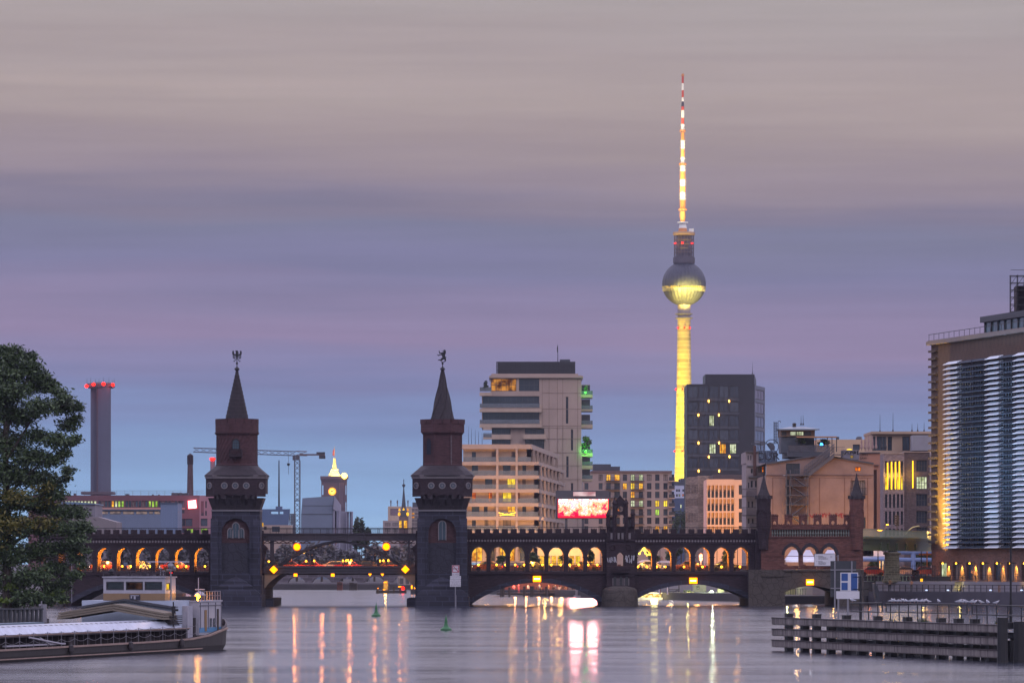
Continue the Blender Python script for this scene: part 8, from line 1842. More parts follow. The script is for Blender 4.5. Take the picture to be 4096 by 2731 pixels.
q=MB();fbox(q,bf,C0-.2,C1,.40,.5,ztc-.02,ztc+.05);q.build('coaming_rail',mat('strake_pale',''),root)
q=MB();z0_,z1_=ztc+.06,ztc+.52
sE=60
q.add([bp(C0+.3,.85,z0_),bp(sE,.85,z0_),bp(sE,1.25,z1_),bp(C0+.3,1.25,z1_),bp(C0+.3,2.2,z1_+.12),bp(sE,2.2,z1_+.12)],[(0,1,2,3),(3,2,5,4)]);q.build('hatch_cover',silver,root)
q=MB();s=C0+.8
while s<sE:q.add([bp(s,1.3,z1_+.02),bp(s+.35,1.3,z1_+.02),bp(s+.35,1.5,z1_+.06),bp(s,1.5,z1_+.06)],[(0,1,2,3)]);s+=1.0
q.build('hatch_cleats',dark,root)
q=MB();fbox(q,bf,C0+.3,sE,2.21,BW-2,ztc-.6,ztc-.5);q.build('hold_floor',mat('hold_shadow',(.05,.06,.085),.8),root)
q=MB();fbox(q,bf,20,sE,BW-1.9,BW-.9,ztc+.15,ztc+.55);q.build('far_hatch_edge',mat('hatch_blue',(.12,.17,.22),.6,.3,1),root)
# stacked gabled hatch covers across the hold
for i in range(3):
 q=MB();sa=12.2;zz_=2.28+i*.17
 P=[(.95,0),(BW/2,.62),(BW-.6,0)]
 q.add([bp(sa-1.6+i*.15,t,zz_+h)for t,h in P]+[bp(sa+1.6-i*.15,t,zz_+h)for t,h in P]+[bp(sa-1.6+i*.15,t,zz_+h+.13)for t,h in P]+[bp(sa+1.6-i*.15,t,zz_+h+.13)for t,h in P],[(3,4,10,9),(4,5,11,10),(0,6,7,1),(1,7,8,2),(6,9,10,7),(7,10,11,8),(0,3,9,6),(2,8,11,5)]);q.build('stacked_hatch',mat('hatch_khaki',(.17,.145,.115),.7,.3,.8),root)
q=MB();zz_=3.0;P=[(1.2,0),(BW/2+.3,.55),(BW-.9,0)]
q.add([bp(9.4,t,zz_+h)for t,h in P]+[bp(10.4,t,zz_+h)for t,h in P]+[bp(10.4,t,zz_+h+.14)for t,h in P]+[bp(9.4,t,zz_+h+.14)for t,h in P],[(3,4,7,6),(4,5,8,7),(6,7,10,9),(7,8,11,10)]);q.build('gantry_beam',steelbox,root)
q=MB()
for k in range(7):
 for z in range(5):fbox(q,bf,9.6+k*.4,9.9+k*.4,.9,1.9,1.95+z*.13,2.02+z*.13)
q.build('spring_stack',dark,root)
# wheelhouse
wl,wr=6.6,2.05;sF,sB=10.0,7.6;zw0,zw1,zw2,zw3=bz(2400,10,4),bz(2372,10,4),bz(2309,10,4),bz(2305,10,4)
wh=Fr(*bp(sF,wl,0)[:2]);d_=Vector(bp(sF,wr,0)[:2])-Vector(bp(sF,wl,0)[:2]);Lw=d_.length;d_.normalize();wh.c,wh.s=d_.x,d_.y
cabg=glassmat('cabin_glass',(.012,.011,.013),.2);hs=[(Lw*a,Lw*b,bz(2359,10,4),bz(2325,10,4),m_,(0,0))for a,b,m_ in((.045,.335,cabg),(.365,.645,emis('cabin_reflection','7a5548',.35,'2a2024',1.2)),(.67,.955,cabg))]  # middle pane emits a dim brown to paint a reflection on it
block(root,wh,Lw,2.4,zw1,zw2,wpaint,hs,right=[(.3,1.2,bz(2360,10,4),bz(2330,10,4),lit2,(0,0))],r=.08,name='wheelhouse',t=.07)
q=MB();fbox(q,wh,-.004,Lw+.004,-.01,2.41,zw0,zw1-.001);q.build('wheelhouse_base',och,root)
q=MB();fbox(q,wh,Lw*.43,Lw*.60,-.05,-.012,bz(2398,10,4),bz(2376,10,4));q.build('emblem_plate',ink,root)
q=MB();fbox(q,wh,Lw*.445,Lw*.585,-.07,-.052,bz(2382,10,4),bz(2379,10,4));fbox(q,wh,Lw*.50,Lw*.53,-.07,-.052,bz(2395,10,4),bz(2383,10,4));fbox(q,wh,Lw*.45,Lw*.47,-.07,-.052,bz(2392,10,4),bz(2383,10,4));q.build('emblem',wpaint,root)
q=MB();fbox(q,wh,-.06,Lw+.08,-.1,2.5,zw2+.001,zw2+.08);q.build('wheelhouse_roof',wpaint,root)
q=MB();
for z in(.3,.42):fbox(q,wh,0,Lw,-.1,-.04,zw2+z,zw2+z+.04)
for k in range(6):fbox(q,wh,Lw*k/5,Lw*k/5+.05,-.1,-.04,zw2+.12,zw2+.45)
q.build('roof_rail',steel,root)
q=MB();x,y,_=wh(.5,.2,0);q.ball((x,y,zw2+.42),.22,(1,1,1),10,6);q.cyl((x,y,zw2+.12),(x,y,zw2+.3),.06,.06,6);q.build('searchlight',iron,root)
q=MB();fbox(q,bf,4.5,9.99,1.3,8.2,sheer(9)-.1,zw0-.003);q.build('superstructure',mat('boat_pale_blue',(.36,.42,.52),.5,.25,1.2),root)
q=MB();x,y,_=bp(9.6,1.75,0);x0_,y0_=x,y;q.cyl((x,y,zw0-.4),(x,y,bz(2262,9,1)),.07,.05,8);q.ball((x,y,bz(2262,9,1)),.24,(1,1,.9),10,6);q.ball((x+.25,y,bz(2272,9,1)),.14,(1,1,1),8,5);q.cyl((x-.3,y,bz(2278,9,1)),(x+.35,y,bz(2278,9,1)),.05,.05,6);q.build('mast',pole_m,root)
q=MB();q.cyl((x,y,bz(2262,9,1)),(x,y,bz(2248,9,1)),.05,.05,6);q.box(X(587,y),X(757,y),y-.08,y+.08,bz(2248,9,1),bz(2243,9,1));q.build('radar_bar',wpaint,root)
q=MB();x,y,_=wh(Lw+.05,.9,0);q.box(x,x+.2,y-.1,y+.1,zw2+.3,zw2+.38);q.cyl((x+.1,y,zw2),(x+.1,y,zw2+.3),.03,.03,4);q.build('red_lantern',emis('red_dim','ff2010',1.5),root)
for dx,h in((3.9,.7),(4.1,.5)):
 x,y,_=wh(dx,1,0);q=MB();q.cyl((x,y,zw2+.1),(x,y,zw2+h),.05,.03,6);q.cyl((x,y,zw2+h-.08),(x,y,zw2+h),.15,.1,8);q.build('roof_antenna',pole_m,root)
# aft deckhouse
q=MB();fbox(q,bf,1.6,6.8,.55,6.2,sheer(2)-.4,bz(2405,4,1));q.build('deckhouse',wpaint,root)
zdh=bz(2405,4,1)
q=MB();fbox(q,bf,1.55,6.85,.5,6.3,zdh+.001,zdh+.1);q.build('deckhouse_roof',wpaint,root)
q=MB();fbox(q,bf,1.59,6.81,.53,.548,sheer(3)-.1,sheer(3)+.25);q.build('blue_stripe',blu,root)
for s0_,w_,m_,z0_,z1_ in((2.4,.35,bark,0,1.55),(5.2,.45,mat('door_wood',(.20,.12,.05),.6),0,1.5)):
 q=MB();fbox(q,bf,s0_,s0_+w_,.5,.545,sheer(4)+.1+z0_,sheer(4)+.1+z1_);q.build('door',m_,root)
for s0_ in(3.2,4.0):q=MB();fbox(q,bf,s0_,s0_+.4,.5,.545,sheer(4)+.4,sheer(4)+1.0);q.build('window',glassd,root)
q=MB();fbox(q,bf,7.2,8.4,.9,2.6,sheer(8)-.1,bz(2422,8,1));q.build('locker',wpaint,root)
q=MB();fbox(q,bf,6.85,7.15,.8,2.4,sheer(8)-.1,bz(2470,8,1));q.build('vent_block',dark,root)
q=MB();x,y,_=bp(2.2,2.0,0);q.lathe(x,y,[(.42,zdh+.1),(.42,zdh+.45),(.3,zdh+.62),(.1,zdh+.72),(.05,zdh+.75)],14);q.cyl((x-.1,y,zdh+.7),(x-.1,y,zdh+1.7),.03,.03,4);q.box(x-.35,x+.35,y-.03,y+.03,zdh+.82,zdh+.9);q.build('vent_cowl',wpaint,root)
q=MB();x,y,_=bp(5.2,1.2,0);q.cyl((x,y,zdh+.1),(x,y,zdh+.32),.05,.05,6);q.ball((x,y,zdh+.38),.17,(1,1,1),10,6);q.build('deck_lamp',emis('bright_deck_lamp','ff8a10',90),root)
lamp('deck_light',(x+.0,y-.35,zdh+.55),70,(1,.45,.06),.12,root);lamp('cabin_side_light',bp(8.9,1.35,zw1+.2),14,(1,.5,.06),.1,root)
lamp('stern_light',bp(.2,-1.2,2.4),14,(1,.6,.1),.2,root)
for s_,t_ in((.9,1.9),(1.3,2.6)):q=MB();x,y,_=bp(s_,t_,0);q.cyl((x,y,sheer(0)),(x,y,sheer(0)+.75),.16,.16,10);q.cyl((x,y,sheer(0)+.75),(x,y,sheer(0)+.85),.24,.24,10);q.build('bollard',dark,root)
for s_ in(19.0,34.5):
 q=MB()
 for o_ in(0,.45):x,y,_=bp(s_+o_,.3,0);q.cyl((x,y,.8),(x,y,1.35),.13,.13,10);q.cyl((x,y,1.35),(x,y,1.38),.16,.16,10)
 q.build('bollard',dark,root)
q=MB();s=8.5;prev=None
while s<56:
 p0,p1=bp(s,.12,sheer(s)),bp(s,.12,sheer(s)+1.05);q.cyl(p0,p1,.022,.022,4)
 if prev is not None:
  for zz_,sag in((1.02,.10),(.55,.18)):
   pts=[bp(prev+(s-prev)*k/5,.12,sheer(s)+zz_-sag*math.sin(math.pi*k/5))for k in range(6)];q.tube(pts,.016,3)
 prev=s;s+=2.6
q.build('chain_railing',pole_m,root)
q=MB();fbox(q,bf,36,47,.2,.5,.95,1.05);q.tube([bp(37,.15,1.0),bp(43,.15,1.5)],.07,5);q.tube([bp(39,.15,.95),bp(41,.15,1.45)],.04,5);q.build('boat_hooks',wpaint,root)
x,y,_=bp(11.6,.9,0);q=MB();q.cyl((x,y,.9),(x,y,3.5),.05,.05,6);q.box(x-.12,x+.15,y-.1,y+.1,2.7,3.2);q.box(x+.15,x+.35,y-.1,y+.1,2.85,3.0);q.build('crane_post',iron,root)
lamp('aft_cool_light',bp(3,-2.5,3.4),10,(.7,.8,1),.5,root)  # cool point lamp hanging off the side of the aft deckhouse
q=MB()
for k in range(9):fbox(q,bf,1.7+k*.62,1.74+k*.62,.6,.64,zdh+.1,zdh+.75)
for z in(.42,.72):fbox(q,bf,1.7,6.7,.6,.63,zdh+z,zdh+z+.03)
q.build('deck_rail',pole_m,root)
q=MB()
for a,b,c,d2,z in((2.8,3.6,1.2,2.2,.35),(4.2,4.9,2.4,3.6,.5),(5.9,6.6,1.0,2.4,.3)):fbox(q,bf,a,b,c,d2,zdh+.1,zdh+.1+z)
fbox(q,bf,7.3,8.3,2.7,4.2,zw0-.9,zw0-.2);q.build('deck_boxes',dark,root)
q=MB();x,y,_=bp(3.6,4.6,0);q.cyl((x,y,zdh+.1),(x,y,zdh+1.0),.22,.18,10);q.cyl((x,y,zdh+1.0),(x,y,zdh+1.1),.28,.28,10);q.build('funnel',bark,root)
for s_ in(13,24,36):q=MB();x,y,_=bp(s_,-.16,0);q.lathe(x,y,[(.05,.95),(.17,.85),(.19,.5),(.12,.3)],8);q.build('fender',dark,root)
q=MB()
for s_ in(1.75,3.1,4.75,6.6):fbox(q,bf,s_,s_+.05,.50,.548,sheer(4)+.26,zdh-.05)
fbox(q,bf,1.62,6.78,.5,.548,zdh-.28,zdh-.22);q.build('panel_seams',mat('seam_grey',(.12,.12,.15),.6),root)
q=MB()
for k in range(4):u_=Lw*(.12+.25*k);fbox(q,wh,u_,u_+.3,.2,.5+.1*k,zw2+.09,zw2+.16+.07*(k%3))
fbox(q,wh,Lw*.2,Lw*.75,.9,1.5,zw2+.09,zw2+.22);q.build('roof_clutter',steel,root)
# ====== LEFT BANK: SHEET PILE WALL, TREE
q=MB();D_=398.;xr=X(172,D_)
for k in range(40):
 x=xr-.36*k;q.box(x-.16,x-.02,D_-.05,D_+.1,-1,Z(2437,D_));q.box(x-.34,x-.16,D_+.12,D_+.2,-1,Z(2437,D_))
q.box(xr-14.5,xr+.05,D_-.1,D_+.25,Z(2437,D_),Z(2431,D_));solo(q,'sheet_pile_wall',mat('sheet_pile',(.05,.055,.065),.6,.4,1.5),'dark ribbed sheet pile wall below the big tree','wall')
q=MB();D_=404.;x=X(166,D_);q.cyl((x,D_,GZ),(x,D_,Z(2402,D_)),.06,.06,6);q.cyl((X(178,D_),D_,GZ),(X(178,D_),D_,Z(2415,D_)),.2,.2,8);q.ball((X(160,D_),D_,Z(2420,D_)),.12,(1,1,1),6,4);solo(q,'mooring_post',pole_m,'small post and bollard at the end of the sheet pile wall','post')
root=thing('broad_tree','tall leafy tree rising from the left bank over the barge','tree',(X(40,428),428,GZ));DT_=428.;T=Q(0,1350,1.4262,DT_)
rr=random.Random(11)
def lb(a,b,r_,ry=None):return(T.x(a),DT_+rr.uniform(-1.5,1.5),T.z(b),T.w(r_),T.w(r_)*.8,T.w(ry or r_*.55))
lobes=[lb(*v)for v in((20,80,60,34),(90,75,60,30),(150,110,55,30),(60,130,90,36),(180,170,60,32),(120,200,85,40),(30,220,90,50),(235,225,60,30),(290,275,60,32),(200,270,90,40),(80,310,110,50),(340,310,55,26),(390,350,50,24),(440,395,48,26),(340,390,80,38),(230,400,100,46),(420,460,50,26),(370,500,60,32),(120,450,100,45),(20,400,80,70),(430,580,40,24),(330,590,80,36),(220,560,80,40),(400,600,40,20),(380,660,45,24),(300,700,80,36),(390,760,45,22),(390,800,36,18),(180,680,100,50),(60,600,100,60),(320,830,70,34),(200,800,110,48),(60,780,110,60),(260,880,70,34),(340,900,50,26),(100,930,110,50),(220,960,100,40),(420,985,60,26),(450,1010,50,24),(340,1000,80,36),(480,1075,55,24),(520,1095,40,18),(400,1090,90,38),(440,1150,60,26),(250,1080,110,48),(80,1080,120,60),(330,1200,90,36),(480,1215,36,16),(430,1200,60,24),(420,1260,60,24),(470,1300,34,16),(430,1350,50,22),(200,1220,110,46),(60,1240,110,60),(320,1310,80,34),(360,1390,50,24),(200,1360,110,44),(300,1430,80,34),(60,1400,110,55),(340,1480,40,18),(180,1480,100,36),(270,1500,60,26),(60,1510,90,40),(-60,300,120,150),(-60,700,120,200),(-60,1100,120,200))]
lobes=[(x+rr.uniform(-.2,.2),y,z,rx,ry,rz)for x,y,z,rx,ry,rz in lobes]
lobes=[(x,y,z,rx*1.08,ry*1.1,rz*1.28)for x,y,z,rx,ry,rz in lobes];q=leafmesh(MB(),lobes,66000,.185,77,2,.8);crown=q.build('crown',[mat('leaves_darker',(.038,.066,.030),.55,.5,.5),mat('leaves_deep',(.068,.108,.042),.55,.5,.5)],root)  # two leaf tones, darker and lighter, mixed at random
hi=[l for l in lobes if T.z(1150)<l[2]<T.z(860)and l[0]<T.x(300)]
q=leafmesh(MB(),[(l[0],l[1]-1.2,l[2]+.3,l[3],l[4],l[5]*.8)for l in hi],2600,.19,78,1);q.build('yellow_leaves',leafy,root)
lo=[lb(v[0],v[1],v[2],v[3])for v in((300,1470,60,20),(350,1500,34,14),(340,1440,30,12),(60,1420,40,16),(90,1470,40,14),(30,1500,40,14))]
q=leafmesh(MB(),lo,900,.2,79,1);q.build('lit_leaves',mat('leaves_lamplit',(.13,.19,.035),.6,.4,.5),root)  # lamplight on the low leaves is put into their colour
q=MB();P=lambda a,b,dy=0:(T.x(a),DT_+dy,T.z(b))
q.cyl((T.x(40),DT_,GZ),P(40,1100),.45,.38,10);q.cyl(P(40,1100),P(30,600),.38,.24,8);q.cyl(P(30,600),P(40,100),.24,.05,8)
for a,b,c,d_,r_ in((40,1100,-80,700,.2),(40,900,250,700,.15),(35,700,200,440,.14),(250,700,400,560,.07),(200,440,400,380,.07),(30,560,150,250,.1),(150,250,260,230,.05),(40,1200,300,1020,.15),(300,1020,480,1080,.07),(40,1300,250,1250,.12),(250,1250,430,1270,.06),(30,480,60,150,.07),(35,640,-60,300,.1)):q.cyl(P(a,b),P(c,d_,rr.uniform(-1,1)),r_,r_*.5,6)
q.build('trunk',bark,root)
lamp('bank_lamp',(X(330,424),419,3.0),60,(.8,1,.35),.2,root)
q=MB();D_=640.;q.cyl((X(287,D_),D_,.8),(X(287,D_),D_,Z(2228,D_)),.05,.05,5);solo(q,'thin_pole',pole_m,'thin pale pole beside the tree before the left arcade','pole',loc=(X(287,640.),640,.8))
# ====== PEOPLE
def skin_obj(name,nodes,edges,mats_,parent,choose):
 me=bpy.data.meshes.new(name);me.from_pydata([n[0]for n in nodes],edges,[])
 o=bpy.data.objects.new(name,me);COL.objects.link(o);o.modifiers.new('s','SKIN');
 for i,n in enumerate(nodes):v=me.skin_vertices[0].data[i];v.radius=(n[1],n[1]*(n[2]if len(n)>2 else 1));v.use_root=(i==0)
 m2=o.modifiers.new('b','SUBSURF');m2.levels=1
 bpy.context.view_layer.update();nm=bpy.data.meshes.new_from_object(o.evaluated_get(bpy.context.evaluated_depsgraph_get()))
 o.modifiers.clear();o.data=nm;nm.materials.clear()
 for m_ in mats_:nm.materials.append(m_)
 for p in nm.polygons:p.material_index=choose(p.center);p.use_smooth=True
 o.parent=parent;return o
skinm=mat('skin',(.35,.20,.14),.6,.1,3);cloths=[mat('cloth_black',(.02,.02,.025),.9),mat('cloth_blue',(.05,.07,.12),.9),mat('cloth_grey',(.12,.12,.13),.9),mat('cloth_pink',(.45,.10,.14),.9),mat('cloth_white',(.4,.4,.4),.9),mat('cloth_tan',(.3,.17,.09),.9)]
hairm=mat('hair_dark',(.02,.014,.01),.7)
def person(label,x,y,z,cl,tr,arms='down',face=0,hair='short',group=None,sit=False,s=1.0):
 root=thing('person',label,'person',(x,y,z),group);root.rotation_euler=(0,0,face)
 hz=.92 if not sit else.5
 N_=[((0,0,hz),.13,.75),((0,0,hz+.18),.115,.75),((0,0,hz+.38),.15,.62),((0,0,hz+.52),.09),((0,0,hz+.60),.05),((0,-.01,hz+.68),.085,1.1),((0,0,hz+.80),.055)];E_=[(0,1),(1,2),(2,3),(3,4),(4,5),(5,6)]
 for sg in(-1,1):
  b=len(N_)
  if sit:N_+=[((sg*.1,0,hz-.02),.09),((sg*.12,-.42,hz+.02),.065),((sg*.12,-.44,.1),.045),((sg*.12,-.56,.04),.035)]
  else:N_+=[((sg*.10,0,hz-.08),.095),((sg*.11,-.01+.04*sg,.48),.062),((sg*.12,.02+.05*sg,.09),.04),((sg*.13,-.11+.05*sg,.035),.035)]
  E_+=[(0,b),(b,b+1),(b+1,b+2),(b+2,b+3)];b=len(N_)
  sh=(sg*.19,0,hz+.47)
  if arms=='down' or(arms=='one' and sg<0):N_+=[(sh,.055),((sg*.25,.02,hz+.2),.042),((sg*.24,-.06,hz-.04),.03),((sg*.235,-.08,hz-.13),.022)]
  elif arms=='phone' or arms=='one':N_+=[(sh,.055),((sg*.25,-.05,hz+.22),.042),((sg*.12,-.27,hz+.34),.03),((sg*.08,-.32,hz+.40),.022)]
  else:N_+=[(sh,.055),((sg*.24,-.12,hz+.25),.042),((sg*.18,-.34,hz+.18),.03),((sg*.17,-.40,hz+.18),.022)]
  E_+=[(2,b),(b,b+1),(b+1,b+2),(b+2,b+3)]
 def ch(c):
  if c.z>hz+.56:return 0
  if c.z<(.07):return 3
  if not sit and abs(c.x)>.2 and c.z<hz-.05:return 0
  return 1 if c.z>hz+.02 else 2
 skin_obj('body',N_,E_,[skinm,cl,tr,cloths[0]],root,ch)
 q=MB();q.ball((0,.02,hz+.745),.105,(1,1.08,1.0),10,6)
 if hair=='long':q.ball((0,.06,hz+.62),.1,(1,.6,1.6),8,6)
 me=q.build('hair',hairm);me.parent=root;root.scale=(s,s,s);return root
PY=BY+.35;zdk=S_.z(893)+.02
for x,cl,tr,arms,f,hair,lab in((555,1,0,'down',.4,'short','person in dark blue standing at the span railing near the left round light'),(673,2,1,'one',2.2,'short','person in grey facing away beside the long haired person on the span'),(708,0,0,'phone',0,'long','long haired person in black leaning at the middle of the steel span railing'),(1388,1,0,'phone',-.3,'short','left of the three people standing together on the right of the span'),(1425,0,0,'rail',0,'long','middle long haired person in black of the three on the span'),(1460,2,0,'one',.5,'short','right of the three people standing together on the span'),(1553,5,0,'down',1.4,'short','person in tan beside the lamps at the right end of the span')):
 person(lab,S_.x(x),PY,zdk,cloths[cl],cloths[tr],arms,f,hair,'people on the steel span')
T=Q(3400,2150,3.379,716.0)
person('person in a dark jacket and tan top on the lower quay walk',T.x(552),717.5,1.92,cloths[5],cloths[0],'rail',.2,'short','people on the lower quay',s=1.08)
person('person in a pale orange top by the lower quay railing',T.x(835),716.2,1.92,mat('cloth_orange',(.5,.24,.12),.9),cloths[2],'one',-.4,'short','people on the lower quay')
T=Q(1850,2050,3.136,874.0);zt_=T.z(1003)
person('person in bright pink looking at a phone on the river terrace',T.x(706),876,zt_,cloths[3],cloths[3],'phone',-1.2,'short','guests on the river terrace')
person('person in white seated on the river terrace right of the pink one',T.x(822),877,zt_+.3,cloths[4],cloths[0],'rail',.8,'short','guests on the river terrace',sit=True)
for i,(x,c)in enumerate(((642,3),(935,0),(965,1),(990,5),(1080,5),(1140,0),(1165,1),(1220,4),(1262,0),(1300,5),(1340,2),(1380,0))):
 person('dark seated guest on the river terrace, %s from the left'%orn(i),T.x(x),876.5+(i%2),zt_+(.0 if i%2 else.25),cloths[c],cloths[(i+1)%3],('rail','down','one')[i%3],(i*1.3)%6,('short','long')[i%2],'seated guests on the river terrace',sit=True)
tabs=MB();
rt=thing('terrace_table','small table among the seated guests on the river terrace, left one','table',(T.x(1015),875.8,zt_),'tables on the river terrace')
q=MB();q.cyl((T.x(1015),875.8,zt_+.70),(T.x(1015),875.8,zt_+.74),.5,.5,12);q.build('tabletop',wood,rt);q=MB();q.cyl((T.x(1015),875.8,zt_),(T.x(1015),875.8,zt_+.70),.05,.05,6);q.build('leg',iron,rt)
dup(rt,(T.x(1195),875.8,zt_),label='small table among the seated guests on the river terrace, middle one');dup(rt,(T.x(1320),875.8,zt_),label='small table among the seated guests on the river terrace, right one')
# ====== GULLS
wg=mat('gull_white',(.42,.43,.48),.8,.1,5);gg=mat('gull_grey',(.26,.28,.33),.8,.2,5);bk=mat('gull_beak',(.35,.10,.03),.6)
root=thing('gull','gull','gull',(0,0,0),'gulls perched on the guide wall railings')
skin_obj('body',[((0,0,.145),.085,1),((.10,0,.175),.07,1),((.155,0,.205),.032),((.175,0,.245),.034,1),((.215,0,.238),.012),((-.12,0,.115),.045,.8),((-.24,0,.10),.016,1.6),((.02,.025,.07),.014),((.02,.025,.0),.008),((.02,-.025,.07),.014),((.02,-.025,.0),.008)],[(0,1),(1,2),(2,3),(3,4),(0,5),(5,6),(0,7),(7,8),(0,9),(9,10)],[wg,gg,bk],root,lambda c:2 if c.x>.198 or c.z<.05 else(1 if(c.z>.135 and c.x<.07)or c.x<-.15 else 0))
GP=[zx(v)for v in(1098,1122,1150,1180,1208,1232,1266,1300,1335,1358,1384,1428,1522)]+[zx(v)for v in(1700,1735,1766,1812,1838,1900,1962,2035)]+[zx(2325),zx(748)]
for i,px in enumerate(GP):
 u_=wu(px);p=wf(u_,.5,0)
 if px<zx(1040):z=Z(2410.5,GWA[1]+u_*wf.s)
 elif px<zx(1778):t=(u_-wu(zx(1048)))/(wu(zx(1775))-wu(zx(1048)));z=Z(2412+4*t,GWA[1]+u_*wf.s)
 else:t=(u_-wu(zx(1820)))/(wu(zx(2400))-wu(zx(1820)));z=Z(2417+7*t,GWA[1]+u_*wf.s)
 lab=('gull on the middle railing, %s from the left'%(orn(i))if i<13 else('gull on the railing around the right gap, %s from the left'%orn(i-13)if i<21 else('lone gull at the far right end of the railing' if i==21 else 'lone gull on the short railing beside the blue sign')))
 g=dup(root,(p[0],p[1],z+.045),(.35,2.7,-.9,.1,3.6,1.9,-.4)[i%7],lab)if i else root
 if not i:root.location=(p[0],p[1],z+.045);root['label']=lab
 g.scale=(1.12+.08*math.sin(i*2.1),)*3
# ====== BICYCLE, CARS, BUS
def bicycle(x,y,z,lab,s=1.0,ang=0.):
 r_=thing('bicycle',lab,'bicycle',(x,y,z),'parked bicycles')
 for dx in(-.53,.53):
  q=MB();q.tube([(x+dx+.34*math.cos(t*math.pi/9),y,z+.34+.34*math.sin(t*math.pi/9))for t in range(19)],.022,5)
  for k in range(6):t=k*math.pi/6;q.cyl((x+dx-.33*math.cos(t),y,z+.34-.33*math.sin(t)),(x+dx+.33*math.cos(t),y,z+.34+.33*math.sin(t)),.005,.005,3)
  q.build('wheel',iron,r_)
 q=MB();P_=lambda a,b:(x+a,y,z+b)
 for a,b in(((-.53,.34),(-.05,.3)),((-.53,.34),(-.12,.78)),((-.05,.3),(-.14,.85)),((-.05,.3),(.40,.78)),((-.12,.72),(.40,.80)),((.38,.92),(.53,.34))):q.cyl(P_(*a),P_(*b),.022,.022,5)
 q.build('frame',mat('bike_red',(.2,.03,.03),.5),r_);q=MB();q.tube([P_(.38,.92),P_(.36,1.02),P_(.46,1.05)],.018,5);q.cyl((x+.36,y-.25,z+1.02),(x+.36,y+.25,z+1.02),.018,.018,5);q.build('handlebar',iron,r_);q=MB();q.box(x-.27,x-.03,y-.07,y+.07,z+.86,z+.91);q.build('saddle',iron,r_)
 r_.rotation_euler=(0,0,ang);return r_
bicycle(X(3645,727.),727.2,3.31,'bicycle leaning on the terrace railing under the green girder')
def car(x,y,z,lab,paint,lights=(1,1),L_=4.3,flip=1,hh=1.45,g='cars on the bridge road'):
 r_=thing('car',lab,'car',(x,y,z),g);o=-flip
 def px_(a):return x+flip*a
 q=MB();P_=[(-2.1,.35),(-2.15,.7),(-2.0,.92),(-1.35,.97),(-.75,hh),(.65,hh+.02),(1.35,1.0),(2.05,.86),(2.15,.6),(2.1,.3)];pts=[(px_(a),z+b)for a,b in P_];q.prism(pts if flip>0 else pts[::-1],y-.85,y+.85);q.build('body',paint,r_)
 q=MB();pts=[(px_(a),z+b)for a,b in((-1.2,.99),(-.68,hh-.06),(.6,hh-.05),(1.2,1.01))];q.prism(pts if flip>0 else pts[::-1],y-.87,y+.87);q.build('side_windows',glassd,r_)
 for a in(-1.3,1.3):
  q=MB();q.cyl((px_(a),y-.88,z+.32),(px_(a),y+.88,z+.32),.32,.32,16);q.build('wheel',iron,r_)
 for sg in(-1,1):
  q=MB();q.box(px_(2.1),px_(2.18),y+sg*.65-.15,y+sg*.65+.15,z+.6,z+.78);q.build('taillight',emis('tail_red','ff2410',6),r_)
  q=MB();q.box(px_(-2.1),px_(-2.18),y+sg*.65-.15,y+sg*.65+.15,z+.58,z+.76);q.build('headlight',emis('head_white','fff0c8',6),r_)
 return r_
paints=[mat('car_dark',(.02,.02,.03),.3,.1,1),mat('car_red',(.25,.02,.02),.3,.1,1),mat('car_silver',(.3,.3,.32),.3,.1,1,metal=.5)]
CY=BY+12.0;zc0=zd-.05
protos=[]
for i,(px,pi_,fl,row)in enumerate(((1150,1,1,1),(1560,1,1,1),(1240,1,1,0),(1470,0,-1,1),(1335,2,-1,1),(1395,1,1,0),(1950,1,1,0),(2130,0,-1,1),(2340,1,1,0),(2600,2,-1,1),(2760,1,1,0),(2900,0,-1,0),(420,1,1,0),(560,2,-1,1),(700,1,1,0))):
 if(pi_,fl)not in[p[0]for p in protos]:
  c=car(X(px,CY),CY+row*4.5,zc0,'',paints[pi_],flip=fl);protos.append(((pi_,fl),c))
 else:c=dup([p[1]for p in protos if p[0]==(pi_,fl)][0],(X(px,CY),CY+row*4.5,zc0))
 side='on the steel span' if 1100<px<1650 else('behind the left arcade' if px<900 else('behind the seven arch arcade' if px<2450 else 'behind the six arch arcade'))
 c['label']=('red','dark','silver')[(1,0,2).index(pi_)]+' car with lights on '+side+', '+{1150:'red one passing behind the left diamond',1560:'red one near the right diamond',1335:'silver one heading left',1240:'nearest the eagle tower',1470:'heading left right of the centre',1395:'red one near the centre',1950:'nearest the bear tower',2130:'dark one in the middle',2340:'nearest the rose window gable',2600:'nearest the gable',2760:'in the middle',2900:'nearest the masonry end',420:'left one',560:'silver one in the middle',700:'nearest the eagle tower'}[px]
for i,(px,pi_)in enumerate(((3490,1),(3620,2),(3700,1))):
 D_=757.0;c=car(X(px,D_),D_,4.055,'%s car with lights on along the embankment road, %s from the left'%(('dark','red','silver')[pi_],orn(i)),paints[pi_],flip=(1,-1,1)[i],g='cars on the embankment road')
for px in(3480,3560,3640,3720):lamp('road_fill_light',(X(px,750.),750,4.7),90,(1,.28,.06),.15)  # unseen lamps added low over the roads for traffic glow
for px in(330,430,530,630,730,810):lamp('road_fill_light',(X(px,CY),CY-2,zd+1.2),300,(1,.45,.12),.2)
for px in(1180,1290,1400,1500,1600):lamp('road_fill_light',(X(px,CY),CY-2,zd+1.2),420,(1,.26,.07),.2)
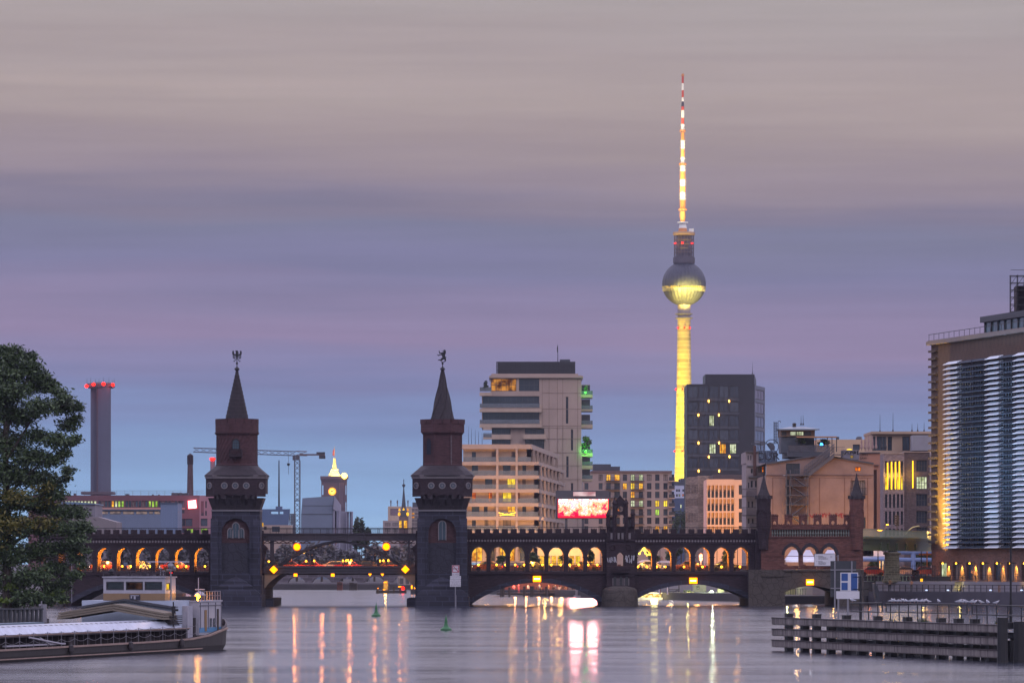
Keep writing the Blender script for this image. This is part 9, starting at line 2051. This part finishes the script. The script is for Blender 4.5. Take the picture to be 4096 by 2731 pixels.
# globe lamps on the far side of the steel span
GZ2=zdk;first=None
for i,(a,b)in enumerate(((215,838),(255,842),(640,835),(732,832),(1060,832),(1098,830),(1118,828),(1155,828),(1483,832),(1522,830),(1578,828),(1697,870))):
 yy=BY+8;x=X(1000+a/2.851,yy);zl=Z(1950+b/2.851,yy)
 lab='glowing orange globe lamp on the steel span, %s from the left'%orn(i)
 if first is None:first=mk_lamp(x,yy,zdk,zl,lab,'globe lamps on the steel span');zz0=zl
 else:dup(first,(x,yy,zdk+zl-zz0),label=lab)
q=MB();q.box(S_.x(165),S_.x(1880),BY+25.2,BY+25.5,zd-.3,zd+.75);solo(q,'span_light_catcher',mat('light_catcher_red',(.16,.06,.045),.8,.4,1),'low solid strip added to catch red road light along the far side of the steel span','parapet')  # added strip that catches the road lamps as a red band
# string of bulbs and a red lantern seen through the six arches
T=Q(2300,1950,2.851,745.);q=MB()
for a,b in((735,750),(775,700),(790,685),(800,720),(803,745),(822,765),(845,760),(862,757),(785,712)):q.ball((T.x(a),745,T.z(b)),.16,(1,1,1),6,5)
q.tube([(T.x(735),745,T.z(748)),(T.x(785),745,T.z(683)),(T.x(865),745,T.z(755))],.03,4);solo(q,'bulb_garland',emis('bulb_yellow','ffd040',5),'cluster of yellow bulbs on wires in the first of the six arches','string lights')
q=MB();q.lathe(T.x(1435),745,[(.04,T.z(835)),(.28,T.z(822)),(.28,T.z(760)),(.04,T.z(748))],10);q.cyl((T.x(1435),745,4.0),(T.x(1435),745,T.z(835)),.05,.05,5);solo(q,'red_lantern',emis('lantern_red','ff5a28',4,'ffd0a0',3),'tall glowing red lantern in the fourth of the six arches','lantern')
# awnings / low market roofs behind the arches
for a,b,c,d_,y,lab,m_ in((716,872,822,850,744,'pale awning in the first of the six arches','t'),(934,1095,830,856,748,'pale low roof in the second of the six arches','t'),(934,1010,780,828,752,'brownish hut wall in the second of the six arches','b')):
 T=Q(2300,1950,2.851,float(y));q=MB();q.prism([(T.x(a),T.z(d_)),(T.x(b),T.z(d_)),(T.x(b)-.3,T.z(c)),(T.x(a)+.8,T.z(c))],y,y+4);q.box(T.x(a)+.3,T.x(a)+.5,y+1,y+1.2,GZ,T.z(d_));q.box(T.x(b)-.6,T.x(b)-.4,y+1,y+1.2,GZ,T.z(d_));solo(q,'market_roof',tentm if m_=='t' else mat('hut_brown',(.2,.11,.10),.8),lab,'stall roof')
for px in(1950,2040,2130,2230,2330,2590,2680,2790,2860,2950):lamp('arch_fill_light',(X(px,738.),738,6.5),420,(1,.46,.10),.3)  # unseen warm fill lamps added behind the arches
D=1010.0;root=thing('added_lit_pavilion','added low pavilion with golden lit windows seen through arches left of the rose window gable','pavilion',(X(2250,D),D,GZ));x0=X(2150,D)  # pavilion added so its windows fill the arches with gold
block(root,Fr(x0,D),X(2400,D)-x0,8,GZ,Z(2190,D),beige2,[(X(a,D)-x0,X(a+19,D)-x0,Z(2262,D),Z(2222,D),m_,(1,1))for a,m_ in((2158,lit1),(2182,lit2),(2206,lit1),(2230,lit2),(2254,lit5),(2278,lit1),(2302,lit2),(2330,lit5),(2360,lit1))],r=.3)
for px in(2180,2240,2300,2370):lamp('front_light',(X(px,D),D-3,Z(2205,D)),900,(1,.55,.12),.3,root)
# ====== EVENING HAZE
if HAZE>0:
 hz_=bpy.data.materials.new('haze_volume');hz_.use_nodes=True;n=hz_.node_tree.nodes;n.remove(n['Principled BSDF']);v=n.new('ShaderNodeVolumePrincipled');v.inputs['Color'].default_value=(.62,.66,.86,1);v.inputs['Density'].default_value=HAZE;v.inputs['Anisotropy'].default_value=0
 hz_.node_tree.links.new(v.outputs[0],n['Material Output'].inputs['Volume'])
 q=MB();q.box(-1600,1600,-300,4300,-3.5,420);o=q.build('haze',hz_);o['kind']='stuff'
